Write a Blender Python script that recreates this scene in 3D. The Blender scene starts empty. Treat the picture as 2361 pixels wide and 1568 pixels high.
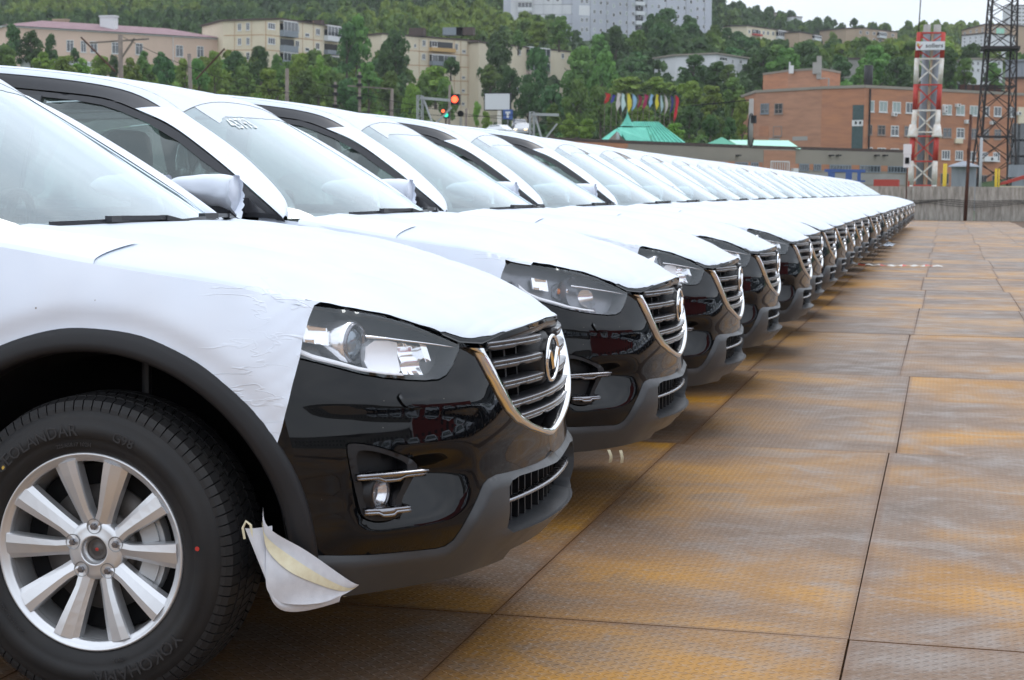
import bpy, bmesh, math, random
import numpy as np
from mathutils import Vector, Matrix
from mathutils.geometry import delaunay_2d_cdt
PI = math.pi
rad = math.radians
scene = bpy.context.scene
COL = scene.collection
random.seed(7)
rng = np.random.default_rng(11)

# ------------------------------------------------------------------ camera
CAM_POS = np.array([1.90242531, -4.52074979, 1.21215659])
CAM_AX = np.array([[0.9703848, 0.2413789, 0.00946374],      # right
                   [0.03009567, -0.08193243, -0.99618338],  # down
                   [-0.23968226, 0.96696603, -0.08677044]]) # forward
cam_data = bpy.data.cameras.new('camera')
cam = bpy.data.objects.new('camera', cam_data)
COL.objects.link(cam)
Mx = Matrix.Identity(4)
for r in range(3):
    Mx[r][0] = CAM_AX[0][r]
    Mx[r][1] = -CAM_AX[1][r]
    Mx[r][2] = -CAM_AX[2][r]
    Mx[r][3] = CAM_POS[r]
cam.matrix_world = Mx
cam_data.sensor_width = 23.6
cam_data.lens = 4000 / 2361 * 23.6
cam_data.clip_start = 0.05
cam_data.clip_end = 5000
cam_data.dof.use_dof = True
cam_data.dof.focus_distance = 4.75
cam_data.dof.aperture_fstop = 9.0
scene.camera = cam
scene.view_settings.view_transform = 'Standard'
scene.view_settings.look = 'None'
scene.view_settings.gamma = 1
scene.view_settings.use_curve_mapping = False
scene.view_settings.exposure = 0.38

# ------------------------------------------------------------------ sky and sun (bright overcast)
SUN_EL, SUN_AZ = 58.0, 20.0      # azimuth measured from +Y towards +X
world = bpy.data.worlds.new('World')
scene.world = world
world.use_nodes = True
wn, wl = world.node_tree.nodes, world.node_tree.links
for n in list(wn): wn.remove(n)
wout = wn.new('ShaderNodeOutputWorld')
wbg = wn.new('ShaderNodeBackground'); wbg.inputs['Strength'].default_value = 0.1
sky = wn.new('ShaderNodeTexSky'); sky.sky_type = 'NISHITA'; sky.sun_disc = False
sky.sun_elevation = rad(SUN_EL); sky.sun_rotation = rad(SUN_AZ)
wtc = wn.new('ShaderNodeTexCoord')
wmap = wn.new('ShaderNodeMapping'); wmap.inputs['Scale'].default_value = (1.0, 1.0, 2.6)
wnz = wn.new('ShaderNodeTexNoise'); wnz.inputs['Scale'].default_value = 2.3
wnz.inputs['Detail'].default_value = 6; wnz.inputs['Roughness'].default_value = 0.55
wcr = wn.new('ShaderNodeValToRGB')
wcr.color_ramp.elements[0].position = 0.30; wcr.color_ramp.elements[0].color = (6.6, 7.3, 8.3, 1)
wcr.color_ramp.elements[1].position = 0.68; wcr.color_ramp.elements[1].color = (9.9, 10.4, 11.2, 1)
wmix = wn.new('ShaderNodeMix'); wmix.data_type = 'RGBA'; wmix.inputs[0].default_value = 0.9
wl.new(wtc.outputs['Generated'], wmap.inputs[0]); wl.new(wmap.outputs[0], wnz.inputs['Vector'])
wl.new(wnz.outputs['Fac'], wcr.inputs[0])
# an overcast sky is about twice as bright overhead as at the horizon
wsep = wn.new('ShaderNodeSeparateXYZ'); wl.new(wtc.outputs['Generated'], wsep.inputs[0])
wgr = wn.new('ShaderNodeMapRange'); wgr.inputs['From Min'].default_value = 0.0; wgr.inputs['From Max'].default_value = 1.0
wgr.inputs['To Min'].default_value = 1.0; wgr.inputs['To Max'].default_value = 1.55; wl.new(wsep.outputs['Z'], wgr.inputs['Value'])
wsc = wn.new('ShaderNodeVectorMath'); wsc.operation = 'SCALE'; wl.new(wcr.outputs[0], wsc.inputs[0]); wl.new(wgr.outputs[0], wsc.inputs['Scale'])
wl.new(sky.outputs[0], wmix.inputs[6]); wl.new(wsc.outputs[0], wmix.inputs[7])
wl.new(wmix.outputs[2], wbg.inputs['Color']); wl.new(wbg.outputs[0], wout.inputs['Surface'])
sd = bpy.data.lights.new('sun', 'SUN'); sd.energy = 0.6; sd.angle = rad(20); sd.color = (1.0, 0.97, 0.93)
sun = bpy.data.objects.new('sun', sd); COL.objects.link(sun)
sdir = Vector((math.sin(rad(SUN_AZ)) * math.cos(rad(SUN_EL)), math.cos(rad(SUN_AZ)) * math.cos(rad(SUN_EL)), math.sin(rad(SUN_EL))))
sun.rotation_euler = sdir.to_track_quat('Z', 'Y').to_euler()
scene.cycles.max_bounces = 8
scene.cycles.transparent_max_bounces = 16

# ------------------------------------------------------------------ material helpers
def mat(name, col, rough=0.5, metal=0.0, spec=0.5, coat=0.0, coat_rough=0.03, noise=None, bump=None, rough_noise=None):
    """noise=(scale, col2, amount), bump=(scale, strength, distance)"""
    m = bpy.data.materials.new(name); m.use_nodes = True
    n, l = m.node_tree.nodes, m.node_tree.links
    b = n['Principled BSDF']
    b.inputs['Base Color'].default_value = (*col, 1)
    b.inputs['Roughness'].default_value = rough
    b.inputs['Metallic'].default_value = metal
    b.inputs['Specular IOR Level'].default_value = spec
    b.inputs['Coat Weight'].default_value = coat
    b.inputs['Coat Roughness'].default_value = coat_rough
    tc = None
    if noise or bump or rough_noise:
        tc = n.new('ShaderNodeTexCoord')
    if noise:
        t = n.new('ShaderNodeTexNoise'); t.inputs['Scale'].default_value = noise[0]; t.inputs['Detail'].default_value = 5
        cr = n.new('ShaderNodeValToRGB')
        cr.color_ramp.elements[0].position = 0.35; cr.color_ramp.elements[1].position = 0.68
        cr.color_ramp.elements[0].color = (*noise[1], 1); cr.color_ramp.elements[1].color = (*col, 1)
        l.new(tc.outputs['Object'], t.inputs['Vector']); l.new(t.outputs['Fac'], cr.inputs[0]); l.new(cr.outputs[0], b.inputs['Base Color'])
    if rough_noise:
        t = n.new('ShaderNodeTexNoise'); t.inputs['Scale'].default_value = rough_noise[0]; t.inputs['Detail'].default_value = 4
        mr = n.new('ShaderNodeMapRange'); mr.inputs['To Min'].default_value = rough_noise[1]; mr.inputs['To Max'].default_value = rough_noise[2]
        mr.inputs['From Min'].default_value = 0.35; mr.inputs['From Max'].default_value = 0.65
        l.new(tc.outputs['Object'], t.inputs['Vector']); l.new(t.outputs['Fac'], mr.inputs['Value']); l.new(mr.outputs[0], b.inputs['Roughness'])
    if bump:
        t = n.new('ShaderNodeTexNoise'); t.inputs['Scale'].default_value = bump[0]; t.inputs['Detail'].default_value = 4
        bp = n.new('ShaderNodeBump'); bp.inputs['Strength'].default_value = bump[1]; bp.inputs['Distance'].default_value = bump[2]
        l.new(tc.outputs['Object'], t.inputs['Vector']); l.new(t.outputs['Fac'], bp.inputs['Height']); l.new(bp.outputs[0], b.inputs['Normal'])
    return m

def film_material(name, col, wrinkle=0.5):
    """self-adhesive transport film: satin white, long thin wrinkles and scattered specks"""
    m = bpy.data.materials.new(name); m.use_nodes = True
    n, l = m.node_tree.nodes, m.node_tree.links
    b = n['Principled BSDF']
    b.inputs['Roughness'].default_value = 0.38; b.inputs['Specular IOR Level'].default_value = 0.4
    tc = n.new('ShaderNodeTexCoord')
    mp = n.new('ShaderNodeMapping'); mp.inputs['Rotation'].default_value = (0.3, 0.25, 0.5); mp.inputs['Scale'].default_value = (1.0, 6.0, 9.0)
    nz = n.new('ShaderNodeTexNoise'); nz.inputs['Scale'].default_value = 2.2; nz.inputs['Detail'].default_value = 3; nz.inputs['Distortion'].default_value = 0.7
    # thin creases: ridges where the noise crosses its middle value
    sub = n.new('ShaderNodeMath'); sub.operation = 'SUBTRACT'; sub.inputs[1].default_value = 0.5
    ab = n.new('ShaderNodeMath'); ab.operation = 'ABSOLUTE'
    mr = n.new('ShaderNodeMapRange'); mr.inputs['From Max'].default_value = 0.018; mr.inputs['To Min'].default_value = 1; mr.inputs['To Max'].default_value = 0
    msk = n.new('ShaderNodeTexNoise'); msk.inputs['Scale'].default_value = 2.7
    mm = n.new('ShaderNodeMapRange'); mm.inputs['From Min'].default_value = 0.54; mm.inputs['From Max'].default_value = 0.72
    mul = n.new('ShaderNodeMath'); mul.operation = 'MULTIPLY'
    soft = n.new('ShaderNodeTexNoise'); soft.inputs['Scale'].default_value = 5.0; soft.inputs['Detail'].default_value = 2
    add = n.new('ShaderNodeMath'); add.operation = 'MULTIPLY_ADD'; add.inputs[1].default_value = 0.5
    bp = n.new('ShaderNodeBump'); bp.inputs['Strength'].default_value = wrinkle; bp.inputs['Distance'].default_value = 0.004
    l.new(tc.outputs['Object'], mp.inputs[0]); l.new(mp.outputs[0], nz.inputs['Vector']); l.new(nz.outputs['Fac'], sub.inputs[0])
    l.new(sub.outputs[0], ab.inputs[0]); l.new(ab.outputs[0], mr.inputs['Value'])
    l.new(tc.outputs['Object'], msk.inputs['Vector']); l.new(msk.outputs['Fac'], mm.inputs['Value'])
    l.new(mr.outputs[0], mul.inputs[0]); l.new(mm.outputs[0], mul.inputs[1])
    l.new(tc.outputs['Object'], soft.inputs['Vector']); l.new(soft.outputs['Fac'], add.inputs[0]); l.new(mul.outputs[0], add.inputs[2])
    l.new(add.outputs[0], bp.inputs['Height']); l.new(bp.outputs[0], b.inputs['Normal'])
    # faint greyish patches where the film lifts, tiny dirt specks
    cr = n.new('ShaderNodeValToRGB')
    cr.color_ramp.elements[0].position = 0.3; cr.color_ramp.elements[1].position = 0.6
    cr.color_ramp.elements[0].color = (col[0]*0.93, col[1]*0.94, col[2]*0.955, 1); cr.color_ramp.elements[1].color = (*col, 1)
    vo = n.new('ShaderNodeTexVoronoi'); vo.inputs['Scale'].default_value = 9
    vr = n.new('ShaderNodeMapRange'); vr.inputs['From Min'].default_value = 0.02; vr.inputs['From Max'].default_value = 0.03
    mx = n.new('ShaderNodeMix'); mx.data_type = 'RGBA'; mx.inputs[6].default_value = (0.25, 0.22, 0.2, 1)
    l.new(soft.outputs['Fac'], cr.inputs[0]); l.new(tc.outputs['Object'], vo.inputs['Vector']); l.new(vo.outputs['Distance'], vr.inputs['Value'])
    l.new(vr.outputs[0], mx.inputs[0]); l.new(cr.outputs[0], mx.inputs[7]); l.new(mx.outputs[2], b.inputs['Base Color'])
    return m

def glass_material(name, tint, gloss_min=0.06, rough=0.01, dust_sheen=0.0, dust_sheen_col=(0.6, 0.66, 0.7)):
    m = bpy.data.materials.new(name); m.use_nodes = True
    n, l = m.node_tree.nodes, m.node_tree.links
    for x in list(n): n.remove(x)
    out = n.new('ShaderNodeOutputMaterial')
    tr = n.new('ShaderNodeBsdfTransparent'); tr.inputs[0].default_value = (*tint, 1)
    gl = n.new('ShaderNodeBsdfGlossy'); gl.inputs['Roughness'].default_value = rough; gl.inputs[0].default_value = (.93, .98, 1, 1)
    ge = n.new('ShaderNodeNewGeometry'); dt = n.new('ShaderNodeVectorMath'); dt.operation = 'DOT_PRODUCT'
    l.new(ge.outputs['Normal'], dt.inputs[0]); l.new(ge.outputs['Incoming'], dt.inputs[1])
    def mt(op, a, b_):
        x = n.new('ShaderNodeMath'); x.operation = op; x.use_clamp = op != 'ABSOLUTE'
        for i_, q_ in ((0, a), (1, b_)):
            if isinstance(q_, (int, float)): x.inputs[i_].default_value = q_
            elif q_ is not None: l.new(q_, x.inputs[i_])
        return x
    om_ = mt('SUBTRACT', 1.0, mt('ABSOLUTE', dt.outputs['Value'], None).outputs[0])
    fr = mt('POWER', om_.outputs[0], 5.0)
    ma = n.new('ShaderNodeMath'); ma.operation = 'MULTIPLY_ADD'; ma.inputs[1].default_value = 1.7; ma.inputs[2].default_value = gloss_min + .07; ma.use_clamp = True
    mx = n.new('ShaderNodeMixShader')
    l.new(fr.outputs[0], ma.inputs[0]); l.new(ma.outputs[0], mx.inputs[0]); l.new(tr.outputs[0], mx.inputs[1]); l.new(gl.outputs[0], mx.inputs[2])
    last = mx
    if dust_sheen > 0:
        df = n.new('ShaderNodeBsdfDiffuse'); df.inputs[0].default_value = (*dust_sheen_col, 1)  # diffuse layer: dust together with light painted into the glass
        m2 = n.new('ShaderNodeMixShader'); m2.inputs[0].default_value = dust_sheen
        l.new(mx.outputs[0], m2.inputs[1]); l.new(df.outputs[0], m2.inputs[2]); last = m2
    l.new(last.outputs[0], out.inputs['Surface'])
    return m

M = {}
M['paint'] = mat('black_paint', (0.0025, 0.003, 0.004), 0.5, spec=0.0, coat=0.85, coat_rough=0.012)
def add_specks(m, scale, size, col):
    n, l = m.node_tree.nodes, m.node_tree.links; b = n['Principled BSDF']; tc = n.new('ShaderNodeTexCoord'); vo = n.new('ShaderNodeTexVoronoi'); vo.inputs['Scale'].default_value = scale
    mr = n.new('ShaderNodeMapRange'); mr.inputs['From Min'].default_value = size * .6; mr.inputs['From Max'].default_value = size
    mx = n.new('ShaderNodeMix'); mx.data_type = 'RGBA'; mx.inputs[6].default_value = (*col, 1); mx.inputs[7].default_value = b.inputs['Base Color'].default_value[:]
    l.new(tc.outputs['Object'], vo.inputs['Vector']); l.new(vo.outputs['Distance'], mr.inputs['Value']); l.new(mr.outputs[0], mx.inputs[0]); l.new(mx.outputs[2], b.inputs['Base Color'])
    nz = n.new('ShaderNodeTexNoise'); nz.inputs['Scale'].default_value = 7; nz.inputs['Detail'].default_value = 5; m2 = n.new('ShaderNodeMapRange'); m2.inputs['From Min'].default_value = .4; m2.inputs['From Max'].default_value = .75; m2.inputs['To Min'].default_value = .008; m2.inputs['To Max'].default_value = .06
    l.new(tc.outputs['Object'], nz.inputs['Vector']); l.new(nz.outputs['Fac'], m2.inputs['Value']); l.new(m2.outputs[0], b.inputs['Coat Roughness'])
M['paint'].node_tree.nodes['Principled BSDF'].inputs['Coat IOR'].default_value = 1.47
add_specks(M['paint'], 26, .035, (.22, .20, .17))
M['film'] = film_material('white_film', (0.62, 0.675, 0.745), 0.4)
M['film2'] = film_material('loose_white_film', (0.74, 0.79, 0.88), 0.55)
M['plastic'] = mat('dark_plastic', (0.009, 0.009, 0.011), 0.48, spec=0.4, bump=(900, 0.15, 0.0006))
M['lip'] = mat('grey_plastic', (0.040, 0.042, 0.046), 0.42, spec=0.45, bump=(900, 0.15, 0.0006), rough_noise=(6, 0.36, 0.5))
M['black'] = mat('matt_black', (0.006, 0.006, 0.007), 0.7, spec=0.2)
M['trim'] = mat('satin_black_trim', (0.030, 0.031, 0.036), 0.33, spec=0.5)
M['chrome'] = mat('chrome', (0.82, 0.83, 0.85), 0.06, metal=1.0)
M['chrome_satin'] = mat('smoked_chrome', (0.27, 0.27, 0.29), 0.18, metal=1.0, rough_noise=(60, 0.12, 0.3))
M['slat'] = mat('slat_dark', (0.045, 0.045, 0.05), 0.28, spec=0.5, coat=0.3)
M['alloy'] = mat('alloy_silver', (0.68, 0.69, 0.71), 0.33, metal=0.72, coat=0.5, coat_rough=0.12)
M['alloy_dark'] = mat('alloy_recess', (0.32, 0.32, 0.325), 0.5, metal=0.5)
M['iron'] = mat('cast_iron', (0.16, 0.15, 0.145), 0.55, metal=0.6, noise=(20, (0.10, 0.09, 0.085)))
M['caliper'] = mat('caliper', (0.45, 0.46, 0.47), 0.5, metal=0.3)
M['rubber'] = mat('tyre_rubber', (0.012, 0.012, 0.0135), 0.58, spec=0.35, noise=(9, (0.018, 0.017, 0.017)), bump=(250, 0.2, 0.0006))
M['rubber_text'] = mat('tyre_lettering', (0.030, 0.030, 0.032), 0.5, spec=0.4)
M['lens'] = glass_material('clear_lens', (0.97, 0.97, 0.985), 0.0, 0.01)
M['reflector'] = mat('reflector', (0.92, 0.93, 0.95), 0.16, metal=0.9)
M['white_reflector'] = mat('satin_reflector', (0.92, 0.93, 0.95), 0.3, metal=0.0)
M['bezel'] = mat('lamp_bezel', (0.035, 0.036, 0.042), 0.25, spec=0.5, coat=0.4)
M['bezel_grey'] = mat('grey_lamp_bezel', (0.20, 0.205, 0.225), 0.28, metal=0.5)
M['lampglass'] = mat('projector_glass', (0.25, 0.30, 0.34), 0.05, metal=0.6, coat=1.0)
M['amber'] = mat('amber_bulb', (0.75, 0.22, 0.04), 0.2)
M['red'] = mat('red_marking', (0.45, 0.03, 0.02), 0.5)
M['yellow_mark'] = mat('yellow_marking', (0.55, 0.36, 0.06), 0.5)
M['ws'] = glass_material('windscreen_glass', (0.74, 0.86, 0.86), 0.06, 0.015, dust_sheen=0.11, dust_sheen_col=(0.58, 0.78, 0.84))  # light-blue layer paints in sky sheen as well as dust
M['glass'] = glass_material('side_glass', (0.70, 0.80, 0.76), 0.02, 0.01, dust_sheen=0.08, dust_sheen_col=(0.42, 0.54, 0.48))  # greenish layer paints in light from the cabin as well as dust
M['rear_glass'] = glass_material('privacy_glass', (0.10, 0.12, 0.12), 0.06, 0.01)
M['frit'] = mat('glass_frit', (0.06, 0.065, 0.075), 0.12, spec=0.5)
M['seat'] = mat('seat_cloth', (0.030, 0.031, 0.033), 0.85)
M['plastic_bag'] = glass_material('seat_plastic_film', (0.86, 0.88, 0.88), 0.10, 0.12, dust_sheen=0.10)
M['liner'] = mat('headliner', (0.42, 0.42, 0.40), 0.9)
M['dash'] = mat('dashboard', (0.07, 0.075, 0.08), 0.6)
M['taillight'] = mat('tail_lamp_red', (0.30, 0.010, 0.012), 0.1, coat=0.8)

# ------------------------------------------------------------------ object helpers
def link(o, parent=None):
    COL.objects.link(o)
    if parent is not None: o.parent = parent
    return o
def mesh_obj(name, verts, faces, material, parent=None, smooth=True, mats=None, fmat=None):
    me = bpy.data.meshes.new(name)
    me.from_pydata([tuple(map(float, v)) for v in verts], [], [tuple(f) for f in faces])
    if mats:
        for m_ in mats: me.materials.append(m_)
        if fmat is not None: me.polygons.foreach_set('material_index', fmat)
    else: me.materials.append(material)
    if smooth: me.polygons.foreach_set('use_smooth', [True] * len(me.polygons))
    me.update()
    return link(bpy.data.objects.new(name, me), parent)
def empty(name, loc=(0, 0, 0), parent=None, rz=0.0):
    o = bpy.data.objects.new(name, None); o.empty_display_size = 0.3
    o.location = loc; o.rotation_euler = (0, 0, rz)
    return link(o, parent)
def tag(o, label=None, cat=None, group=None, kind=None):
    if label: o['label'] = label
    if cat: o['category'] = cat
    if group: o['group'] = group
    if kind: o['kind'] = kind
    return o
class MB:
    """collects boxes, bars, tubes and rings, then builds them as ONE mesh"""
    def __init__(s): s.v = []; s.f = []
    def add(s, v, f):
        k = len(s.v); s.v += [tuple(p) for p in v]; s.f += [tuple(i + k for i in q) for q in f]; return s
    def box(s, x0, x1, y0, y1, z0, z1, T=None):
        v = [(x, y, z) for z in (z0, z1) for y in (y0, y1) for x in (x0, x1)]
        if T is not None: v = [tuple(T @ Vector(p)) for p in v]
        return s.add(v, [(0, 2, 3, 1), (4, 5, 7, 6), (0, 1, 5, 4), (2, 6, 7, 3), (0, 4, 6, 2), (1, 3, 7, 5)])
    def bar(s, a, b, w, h=None, up=(0, 0, 1)):
        """rectangular bar from a to b"""
        a, b = Vector(a), Vector(b); h = w if h is None else h
        d = (b - a).normalized(); x = d.cross(Vector(up))
        if x.length < 1e-4: x = d.cross(Vector((0, 1, 0)))
        x.normalize(); y = x.cross(d)
        v = [p + x * sx * w / 2 + y * sy * h / 2 for p in (a, b) for sx, sy in ((-1, -1), (1, -1), (1, 1), (-1, 1))]
        return s.add(v, [(0, 1, 2, 3), (7, 6, 5, 4), (0, 4, 5, 1), (1, 5, 6, 2), (2, 6, 7, 3), (3, 7, 4, 0)])
    def tube(s, pts, r, n=8, cap=True):
        pts = [Vector(p) for p in pts]; rs = r if isinstance(r, (list, tuple)) else [r] * len(pts)
        vs = []; prev = None
        for i, p in enumerate(pts):
            d = (pts[min(i + 1, len(pts) - 1)] - pts[max(i - 1, 0)]).normalized()
            x = d.cross(Vector((0, 0, 1))) if prev is None else prev - d * prev.dot(d)
            if x.length < 1e-3: x = d.cross(Vector((0, 1, 0)))
            x.normalize(); prev = x; y = d.cross(x)
            for k in range(n):
                a = 2 * PI * k / n
                vs.append(p + (x * math.cos(a) + y * math.sin(a)) * rs[i])
        fs = [(i * n + k, i * n + (k + 1) % n, (i + 1) * n + (k + 1) % n, (i + 1) * n + k) for i in range(len(pts) - 1) for k in range(n)]
        if cap: fs += [tuple(range(n))[::-1], tuple((len(pts) - 1) * n + k for k in range(n))]
        return s.add(vs, fs)
    def build(s, name, material, parent=None, smooth=False):
        return mesh_obj(name, s.v, s.f, material, parent, smooth)
def lathe_y(prof, n=64, c=(0, 0, 0), a0=0.0, a1=2 * PI):
    """revolve (radius, y) profile about the Y axis through c"""
    full = abs(a1 - a0 - 2 * PI) < 1e-6
    m = n if full else n + 1
    v = []; f = []
    for i in range(m):
        a = a0 + (a1 - a0) * i / n
        for r, y in prof: v.append((c[0] + r * math.cos(a), c[1] + y, c[2] + r * math.sin(a)))
    k = len(prof)
    for i in range(n):
        j = (i + 1) % m
        for q in range(k - 1): f.append((i * k + q, i * k + q + 1, j * k + q + 1, j * k + q))
    return v, f
def grid_faces(nu, nv, flip=False):
    f = []
    for i in range(nu - 1):
        for j in range(nv - 1):
            q = (i * nv + j, i * nv + j + 1, (i + 1) * nv + j + 1, (i + 1) * nv + j)
            f.append(q[::-1] if flip else q)
    return f
def mirror(v, f):
    return [(p[0], -p[1], p[2]) for p in v], [tuple(q[::-1]) for q in f]
def copy_tree(o, parent=None):
    c = o.copy(); COL.objects.link(c)
    if parent is not None: c.parent = parent
    for ch in list(o.children): copy_tree(ch, c)
    return c

# ------------------------------------------------------------------ spline body surface of the car
def cspline(x, y, xq):
    x = np.asarray(x, float); y = np.asarray(y, float); n = len(x); h = np.diff(x)
    A = np.zeros((n, n)); B = np.zeros_like(y); A[0, 0] = A[-1, -1] = 1
    for i in range(1, n - 1):
        A[i, i - 1] = h[i - 1]; A[i, i] = 2 * (h[i - 1] + h[i]); A[i, i + 1] = h[i]
        B[i] = 6 * ((y[i + 1] - y[i]) / h[i] - (y[i] - y[i - 1]) / h[i - 1])
    Mm = np.linalg.solve(A, B.reshape(n, -1)).reshape(y.shape)
    xq = np.asarray(xq, float); i = np.clip(np.searchsorted(x, xq) - 1, 0, n - 2)
    t = xq - x[i]; hh = h[i]; sh = (len(xq),) + (1,) * (y.ndim - 1); t = t.reshape(sh); hh = hh.reshape(sh)
    return y[i] + t * ((y[i + 1] - y[i]) / hh - hh * (2 * Mm[i] + Mm[i + 1]) / 6) + t ** 2 * Mm[i] / 2 + t ** 3 * (Mm[i + 1] - Mm[i]) / (6 * hh)
def lerp_tab(tab, x):
    xs = [t[0] for t in tab]
    return np.stack([np.interp(x, xs, [t[k] for t in tab]) for k in range(1, len(tab[0]))], -1)
BASE = [(.905, 0), (.898, -.15), (.878, -.30), (.842, -.45), (.782, -.58), (.695, -.70), (.59, -.79), (.46, -.86), (.32, -.90), (0, -.922), (-.55, -.922), (-1.4, -.922), (-2.3, -.922), (-3.0, -.915), (-3.30, -.88), (-3.47, -.78), (-3.56, -.60), (-3.60, -.35), (-3.61, 0)]
ZR = [.18, .26, .33, .41, .50, .60, .70, .80, .90, 1.0, 1.10, 1.16]
pC = [-.10, -.055, -.022, -.002, -.014, -.012, -.014, -.018, -.040, -.075, -.13, -.17]
pK = [-.13, -.08, -.035, 0, .002, 0, -.015, -.045, -.09, -.15, -.22, -.27]
pK2 = [-.08, -.04, -.015, 0, .0, 0, -.010, -.028, -.06, -.115, -.18, -.22]
pS = [-.05, -.02, -.004, 0, 0, 0, -.002, -.012, -.032, -.062, -.105, -.135]
pR = [-.10, -.05, -.01, .02, .02, .01, -.01, -.03, -.06, -.09, -.12, -.15]
pD = [-.03, -.01, -.01, -.02, -.025, -.022, -.015, -.008, -.006, -.02, -.045, -.075]
def _mx(a, b, t): return [(1 - t) * p + t * q for p, q in zip(a, b)]
OFF = np.array([pC, pC, _mx(pC, pK, .3), _mx(pC, pK, .7), pK, pK, _mx(pK, pK2, .6), pK2, _mx(pK2, pS, .6), pS, _mx(pS, pD, .5), pD, _mx(pS, pD, .5), pS, pS, pR, pR, pR, pR])
NU, US = 18, 20
ZS = np.linspace(.18, 1.16, 99)
uf = np.linspace(0, NU, NU * US + 1)
_b = np.array(BASE); _bm = np.concatenate([_b[3:0:-1] * [1, -1], _b, _b[-2:-5:-1] * [1, -1]])
PL = cspline(np.arange(-3, NU + 4), _bm, uf); _pt = cspline(np.arange(-3, NU + 4), _bm, uf + 1e-3) - PL
NL = np.stack([-_pt[:, 1], _pt[:, 0]], 1); NL /= np.linalg.norm(NL, axis=1)[:, None]
if NL[0, 0] < 0: NL = -NL
_om = np.concatenate([OFF[3:0:-1], OFF, OFF[-2:-5:-1]])
OT = cspline(ZR, cspline(np.arange(-3, NU + 4), _om, uf).T, ZS).T
def sm(a, b, x):
    t = np.clip((x - a) / (b - a), 0, 1); return t * t * (3 - 2 * t)
_uu = uf[:, None] + 0 * ZS[None]; _zz = ZS[None] + 0 * uf[:, None]
# the hollow round the fog lamp: a ledge below, fading out above and towards the grille
def hollow(u, z):
    up = np.clip((z - .418) / .125, 0, 1); dn = 1 - sm(.538, .600, z)
    return .070 * (up * .85 + .15 * sm(0, 1, up)) * dn * sm(3.35, 4.5, u) * (1 - sm(5.35, 6.0, u))
OT0 = OT.copy()
OT = OT - hollow(_uu, _zz)
# pressed ridge running from the lamp's inner tip round the corner
OT = OT + .006 * np.exp(-((_zz - .70 - .01 * (_uu - 3.5)) / .022) ** 2) * sm(2.9, 3.6, _uu) * (1 - sm(6.0, 7.2, _uu))
ST = np.zeros((len(uf), len(ZS), 3))
ST[:, :, 0] = PL[:, 0][:, None] + OT * NL[:, 0][:, None]
ST[:, :, 1] = PL[:, 1][:, None] + OT * NL[:, 1][:, None]
ST[:, :, 2] = _zz
ARC = np.concatenate([[0], np.cumsum(np.linalg.norm(np.diff(PL, axis=0), axis=1))])
def u2s(u): return np.sign(u) * np.interp(np.abs(u), uf, ARC)
def s2u(s): return np.interp(np.abs(s), ARC, uf)
def SU(u, z, off=0.0):
    """point of the lower body at column u (0 = middle of the nose, 18 = middle of the tail) and height z; u<0 is the far side"""
    u = np.asarray(u, float); z = np.asarray(z, float); u, z = np.broadcast_arrays(u, z)
    sg = np.where(u < 0, -1.0, 1.0); ua = np.clip(np.abs(u), 0, NU - 1e-6); zc = np.clip(z, .18, 1.16 - 1e-6)
    a = ua * US; i = a.astype(int); a = (a - i)[..., None]; c = (zc - .18) / .98 * 98; j = c.astype(int); c = (c - j)[..., None]
    r = ST[i, j] * (1 - a) * (1 - c) + ST[i + 1, j] * a * (1 - c) + ST[i, j + 1] * (1 - a) * c + ST[i + 1, j + 1] * a * c
    nn = NL[i] * (1 - a) + NL[i + 1] * a
    off = np.broadcast_to(np.asarray(off, float), u.shape)[..., None]
    r = r.copy(); r[..., :2] += off * nn; r[..., 1] *= sg; r[..., 2] = z
    return r
def fnS(p, off): return SU(np.sign(p[:, 0] + 1e-12) * s2u(p[:, 0]), p[:, 1], off)
def SX(x, z, off=0.0):
    """side surface by X instead of u"""
    x = np.asarray(x, float); z = np.asarray(z, float); out = []
    for xx, zz in zip(x.ravel(), z.ravel()):
        j = int(round((min(max(zz, .18), 1.16) - .18) / .01)); xs = ST[4 * US:15 * US, j, 0]
        out.append(np.interp(-xx, -xs, uf[4 * US:15 * US]))
    return np.array(out).reshape(x.shape)
def gy(x, z):
    """half width of the greenhouse side at (x, z)"""
    d = np.maximum(0, z - 1.12)
    w = .865 - .42 * d - .25 * d * d
    return w - .10 * sm(-2.4, -3.5, x)**1.0 if False else w - .10 * np.clip((-2.4 - x) / 1.1, 0, 1) ** 2
def fnG(p, off):
    w = gy(p[:, 0], p[:, 1]) + off
    return np.stack([p[:, 0], -w, p[:, 1]], -1)

def inside(P, poly):
    x, y = P[:, 0], P[:, 1]; r = np.zeros(len(P), bool); n = len(poly)
    for i in range(n):
        x0, y0 = poly[i]; x1, y1 = poly[(i + 1) % n]
        if y0 == y1: continue
        c = ((y0 > y) != (y1 > y)) & (x < (x1 - x0) * (y - y0) / (y1 - y0) + x0); r ^= c
    return r
def resample(poly, g):
    out = []; n = len(poly)
    for i in range(n):
        a = np.array(poly[i], float); b = np.array(poly[(i + 1) % n], float)
        k = max(1, int(math.ceil(np.linalg.norm(b - a) / g)))
        for j in range(k): out.append(a + (b - a) * j / k)
    return np.array(out)
def smooth_poly(pts, it=1, closed=True):
    """Chaikin corner rounding"""
    p = [np.array(q, float) for q in pts]
    for _ in range(it):
        q = []; n = len(p)
        for i in range(n if closed else n - 1):
            a, b = p[i], p[(i + 1) % n]; q += [a * .75 + b * .25, a * .25 + b * .75]
        if not closed: q = [p[0]] + q + [p[-1]]
        p = q
    return p
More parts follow.
